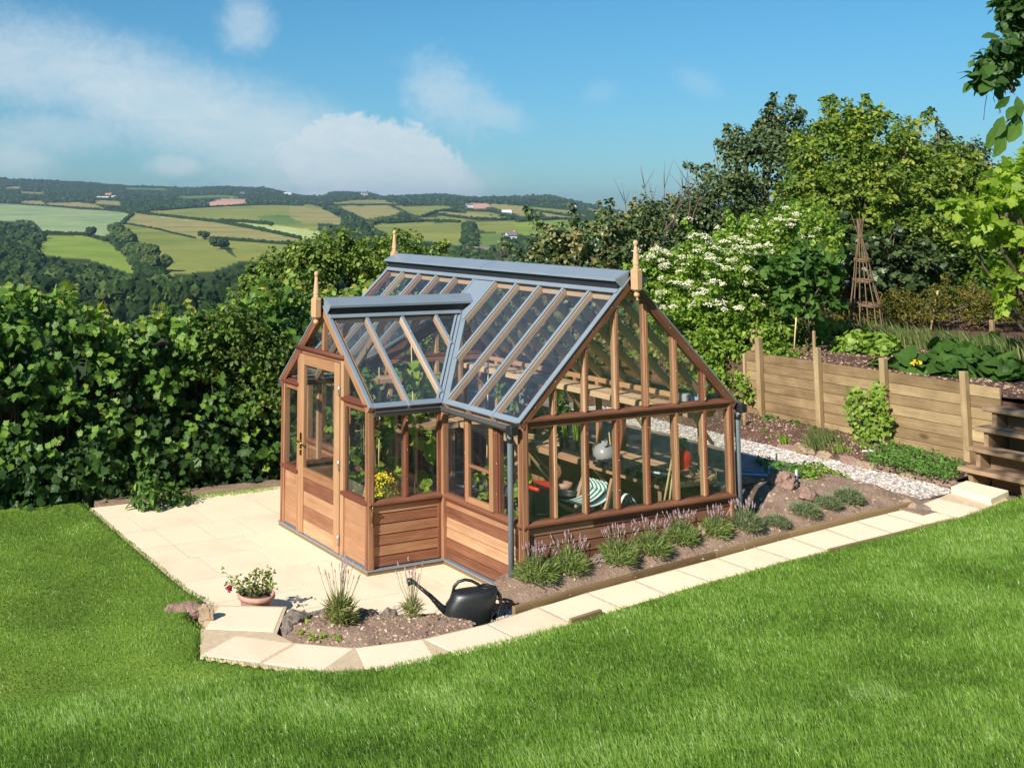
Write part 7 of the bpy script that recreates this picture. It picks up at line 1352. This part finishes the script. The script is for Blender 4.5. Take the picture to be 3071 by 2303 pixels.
# plants inside
def potplant(x, y, z, r, h, n, size, tmpl, mat, lab, pot='black', cane=None, flow=None, tint=.5, pr=.10, ph_=.16, gr=None):
    t = thing('potted_plant', (x, y, z), lab, 'potted plant', gr); mb = MB(); mb.lathe([(pr*.75, 0), (pr, ph_), (pr+.008, ph_), (pr+.008, ph_+.02), (pr-.01, ph_+.02), (0, ph_-.01)], (0, 0, 0), 16); mb.build('pot', M[pot], t, False)
    k = max(3, int(n/26)); C_ = np.column_stack([rng.normal(0, r*.45, k), rng.normal(0, r*.45, k), ph_+.06+h*np.linspace(.08, 1, k)]); P_, N_, _ = clump_pts(C_, np.full(k, r*.5), int(n/k), .9, .2); leaves('foliage', P_, N_, size*rng.uniform(.6, 1.2, len(P_)), tmpl, mat, tint+rng.normal(0, .18, len(P_)), t, .5)
    mb = MB(); mb.tube([(0, 0, ph_-.03), (.01, 0, ph_+h*.5), (0, .01, ph_+h*.95)], .006, 5); limbs(mb, (0, 0, ph_), list(C_[::2]), .004, .01); mb.build('stem', M['stem_g'], t, False)
    if cane: mb = MB(); mb.tube([(.03, .02, .05), (.03+rng.normal(0, .03), .02, cane)], .0055, 6); mb.build('cane', M['cane'], t, False)
    if flow:
        nf_ = 520; a = rng.uniform(0, 6.28, nf_); rr = r*1.15*rng.random(nf_)**.5; P_ = np.column_stack([np.cos(a)*rr, np.sin(a)*rr, ph_+.04+h*1.25*(1-.5*(rr/(r*1.15))**2)+rng.normal(0, .012, nf_)]); leaves('flowers', P_, np.tile([-.2, -.4, 1], (nf_, 1)), .021, T_tri(), M['fl_bright'], rng.random(nf_), t, 0)
    return t
M['fl_bright'] = tintmat('yellow_daisy', [(0, (.75, .50, .01)), (1, (.90, .72, .03))], .6)
potplant(-.50, 1.46, .001, .17, .36, 260, .04, T_oval(.3), M['l_moss'], 'bushy plant covered in yellow flowers behind the porch side glass', pr=.15, ph_=.30, flow=True)
potplant(-.36, 1.80, .001, .17, 1.05, 330, .085, T_oval(.36), M['l_mid'], 'tall tomato plant on a cane behind the yellow flowers', cane=1.72, pr=.13, ph_=.25)
potplant(-.25, 2.25, .001, .20, 1.3, 260, .08, T_oval(.36), M['l_mid'], 'climbing plant on a cane in the middle of the porch', cane=1.85, pr=.13, ph_=.25)
potplant(-.50, 1.60, .001, .08, .80, 50, .09, T_heart(), M['l_big'], 'heart leaved climber behind the right hand door side light', cane=1.55, pr=.12, ph_=.3, tint=.7)
potplant(.15, 1.9, .001, .25, 1.35, 240, .10, T_heart(), M['l_lime'], 'bright climber with broad leaves inside the inner porch corner', cane=1.9, pr=.13, ph_=.25)
potplant(.28, .86, .001, .15, .60, 230, .075, T_oval(.34), M['l_mid'], 'tomato plant behind the casement window', cane=1.35, pr=.13, ph_=.30)
potplant(.26, .36, .001, .12, .55, 200, .075, T_oval(.34), M['l_mid'], 'tomato plant in the corner behind the drainpipe', cane=1.30, pr=.13, ph_=.30)
potplant(.36, .64, .001, .13, .50, 160, .07, T_oval(.34), M['l_mid'], 'short tomato plant between the two by the side wall', cane=1.2, pr=.13, ph_=.28)
potplant(.45, 3.55, .766, .18, .45, 160, .08, T_oval(.3), M['l_mid'], 'leafy pot plant on the bench by the far gable', pr=.08, ph_=.12); potplant(1.10, 3.6, .766, .15, .35, 140, .08, T_oval(.3), M['l_moss'], 'second leafy pot plant on the far gable bench', pr=.08, ph_=.12)
potplant(2.15, 2.55, .766, .14, .38, 120, .09, T_oval(.22), M['l_mid'], 'leafy pot plant half way along the long bench', pr=.075, ph_=.11); potplant(2.2, 2.05, .766, .12, .33, 110, .09, T_oval(.22), M['l_big'], 'long leaved seedling pot near the middle of the long bench', pr=.07, ph_=.10); potplant(2.25, 3.2, .766, .14, .4, 110, .09, T_oval(.25), M['l_mid'], 'pot plant at the far end of the long bench', pot='terracotta', pr=.08, ph_=.12)
for i, (x, y, lab) in enumerate([(-.55, 2.35, 'thin upright cane behind the door glass'), (-.30, 2.75, 'thin cane at the far side of the porch'), (.45, 2.6, 'cane standing in the middle of the greenhouse'), (.8, 1.6, 'cane beyond the inner corner of the porch')]):
    mb = MB(); mb.tube([(x, y, 0), (x+.02, y-.04, 1.6+.1*i)], .007, 6); tag(mb.build('bamboo_cane', M['cane']), lab, 'cane')
# floor
mb = MB()
for i in range(6):
    for j in range(9): mb.box(.04+i*.41, .44+i*.41, .05+j*.435, .48+j*.435, -.02, .0015+rs.uniform(0, .001), rs.random())
for i in range(2):
    for j in range(4): mb.box(-.79+i*.41, -.385+i*.41, 1.22+j*.43, 1.64+j*.43, -.02, .0015+rs.uniform(0, .001), rs.random())
M['floor'] = pavemat('floor_slab', None, (.46, .36, .27), (.30, .23, .17)); tag(mb.build('floor', M['floor']), kind='structure')
add_haze()
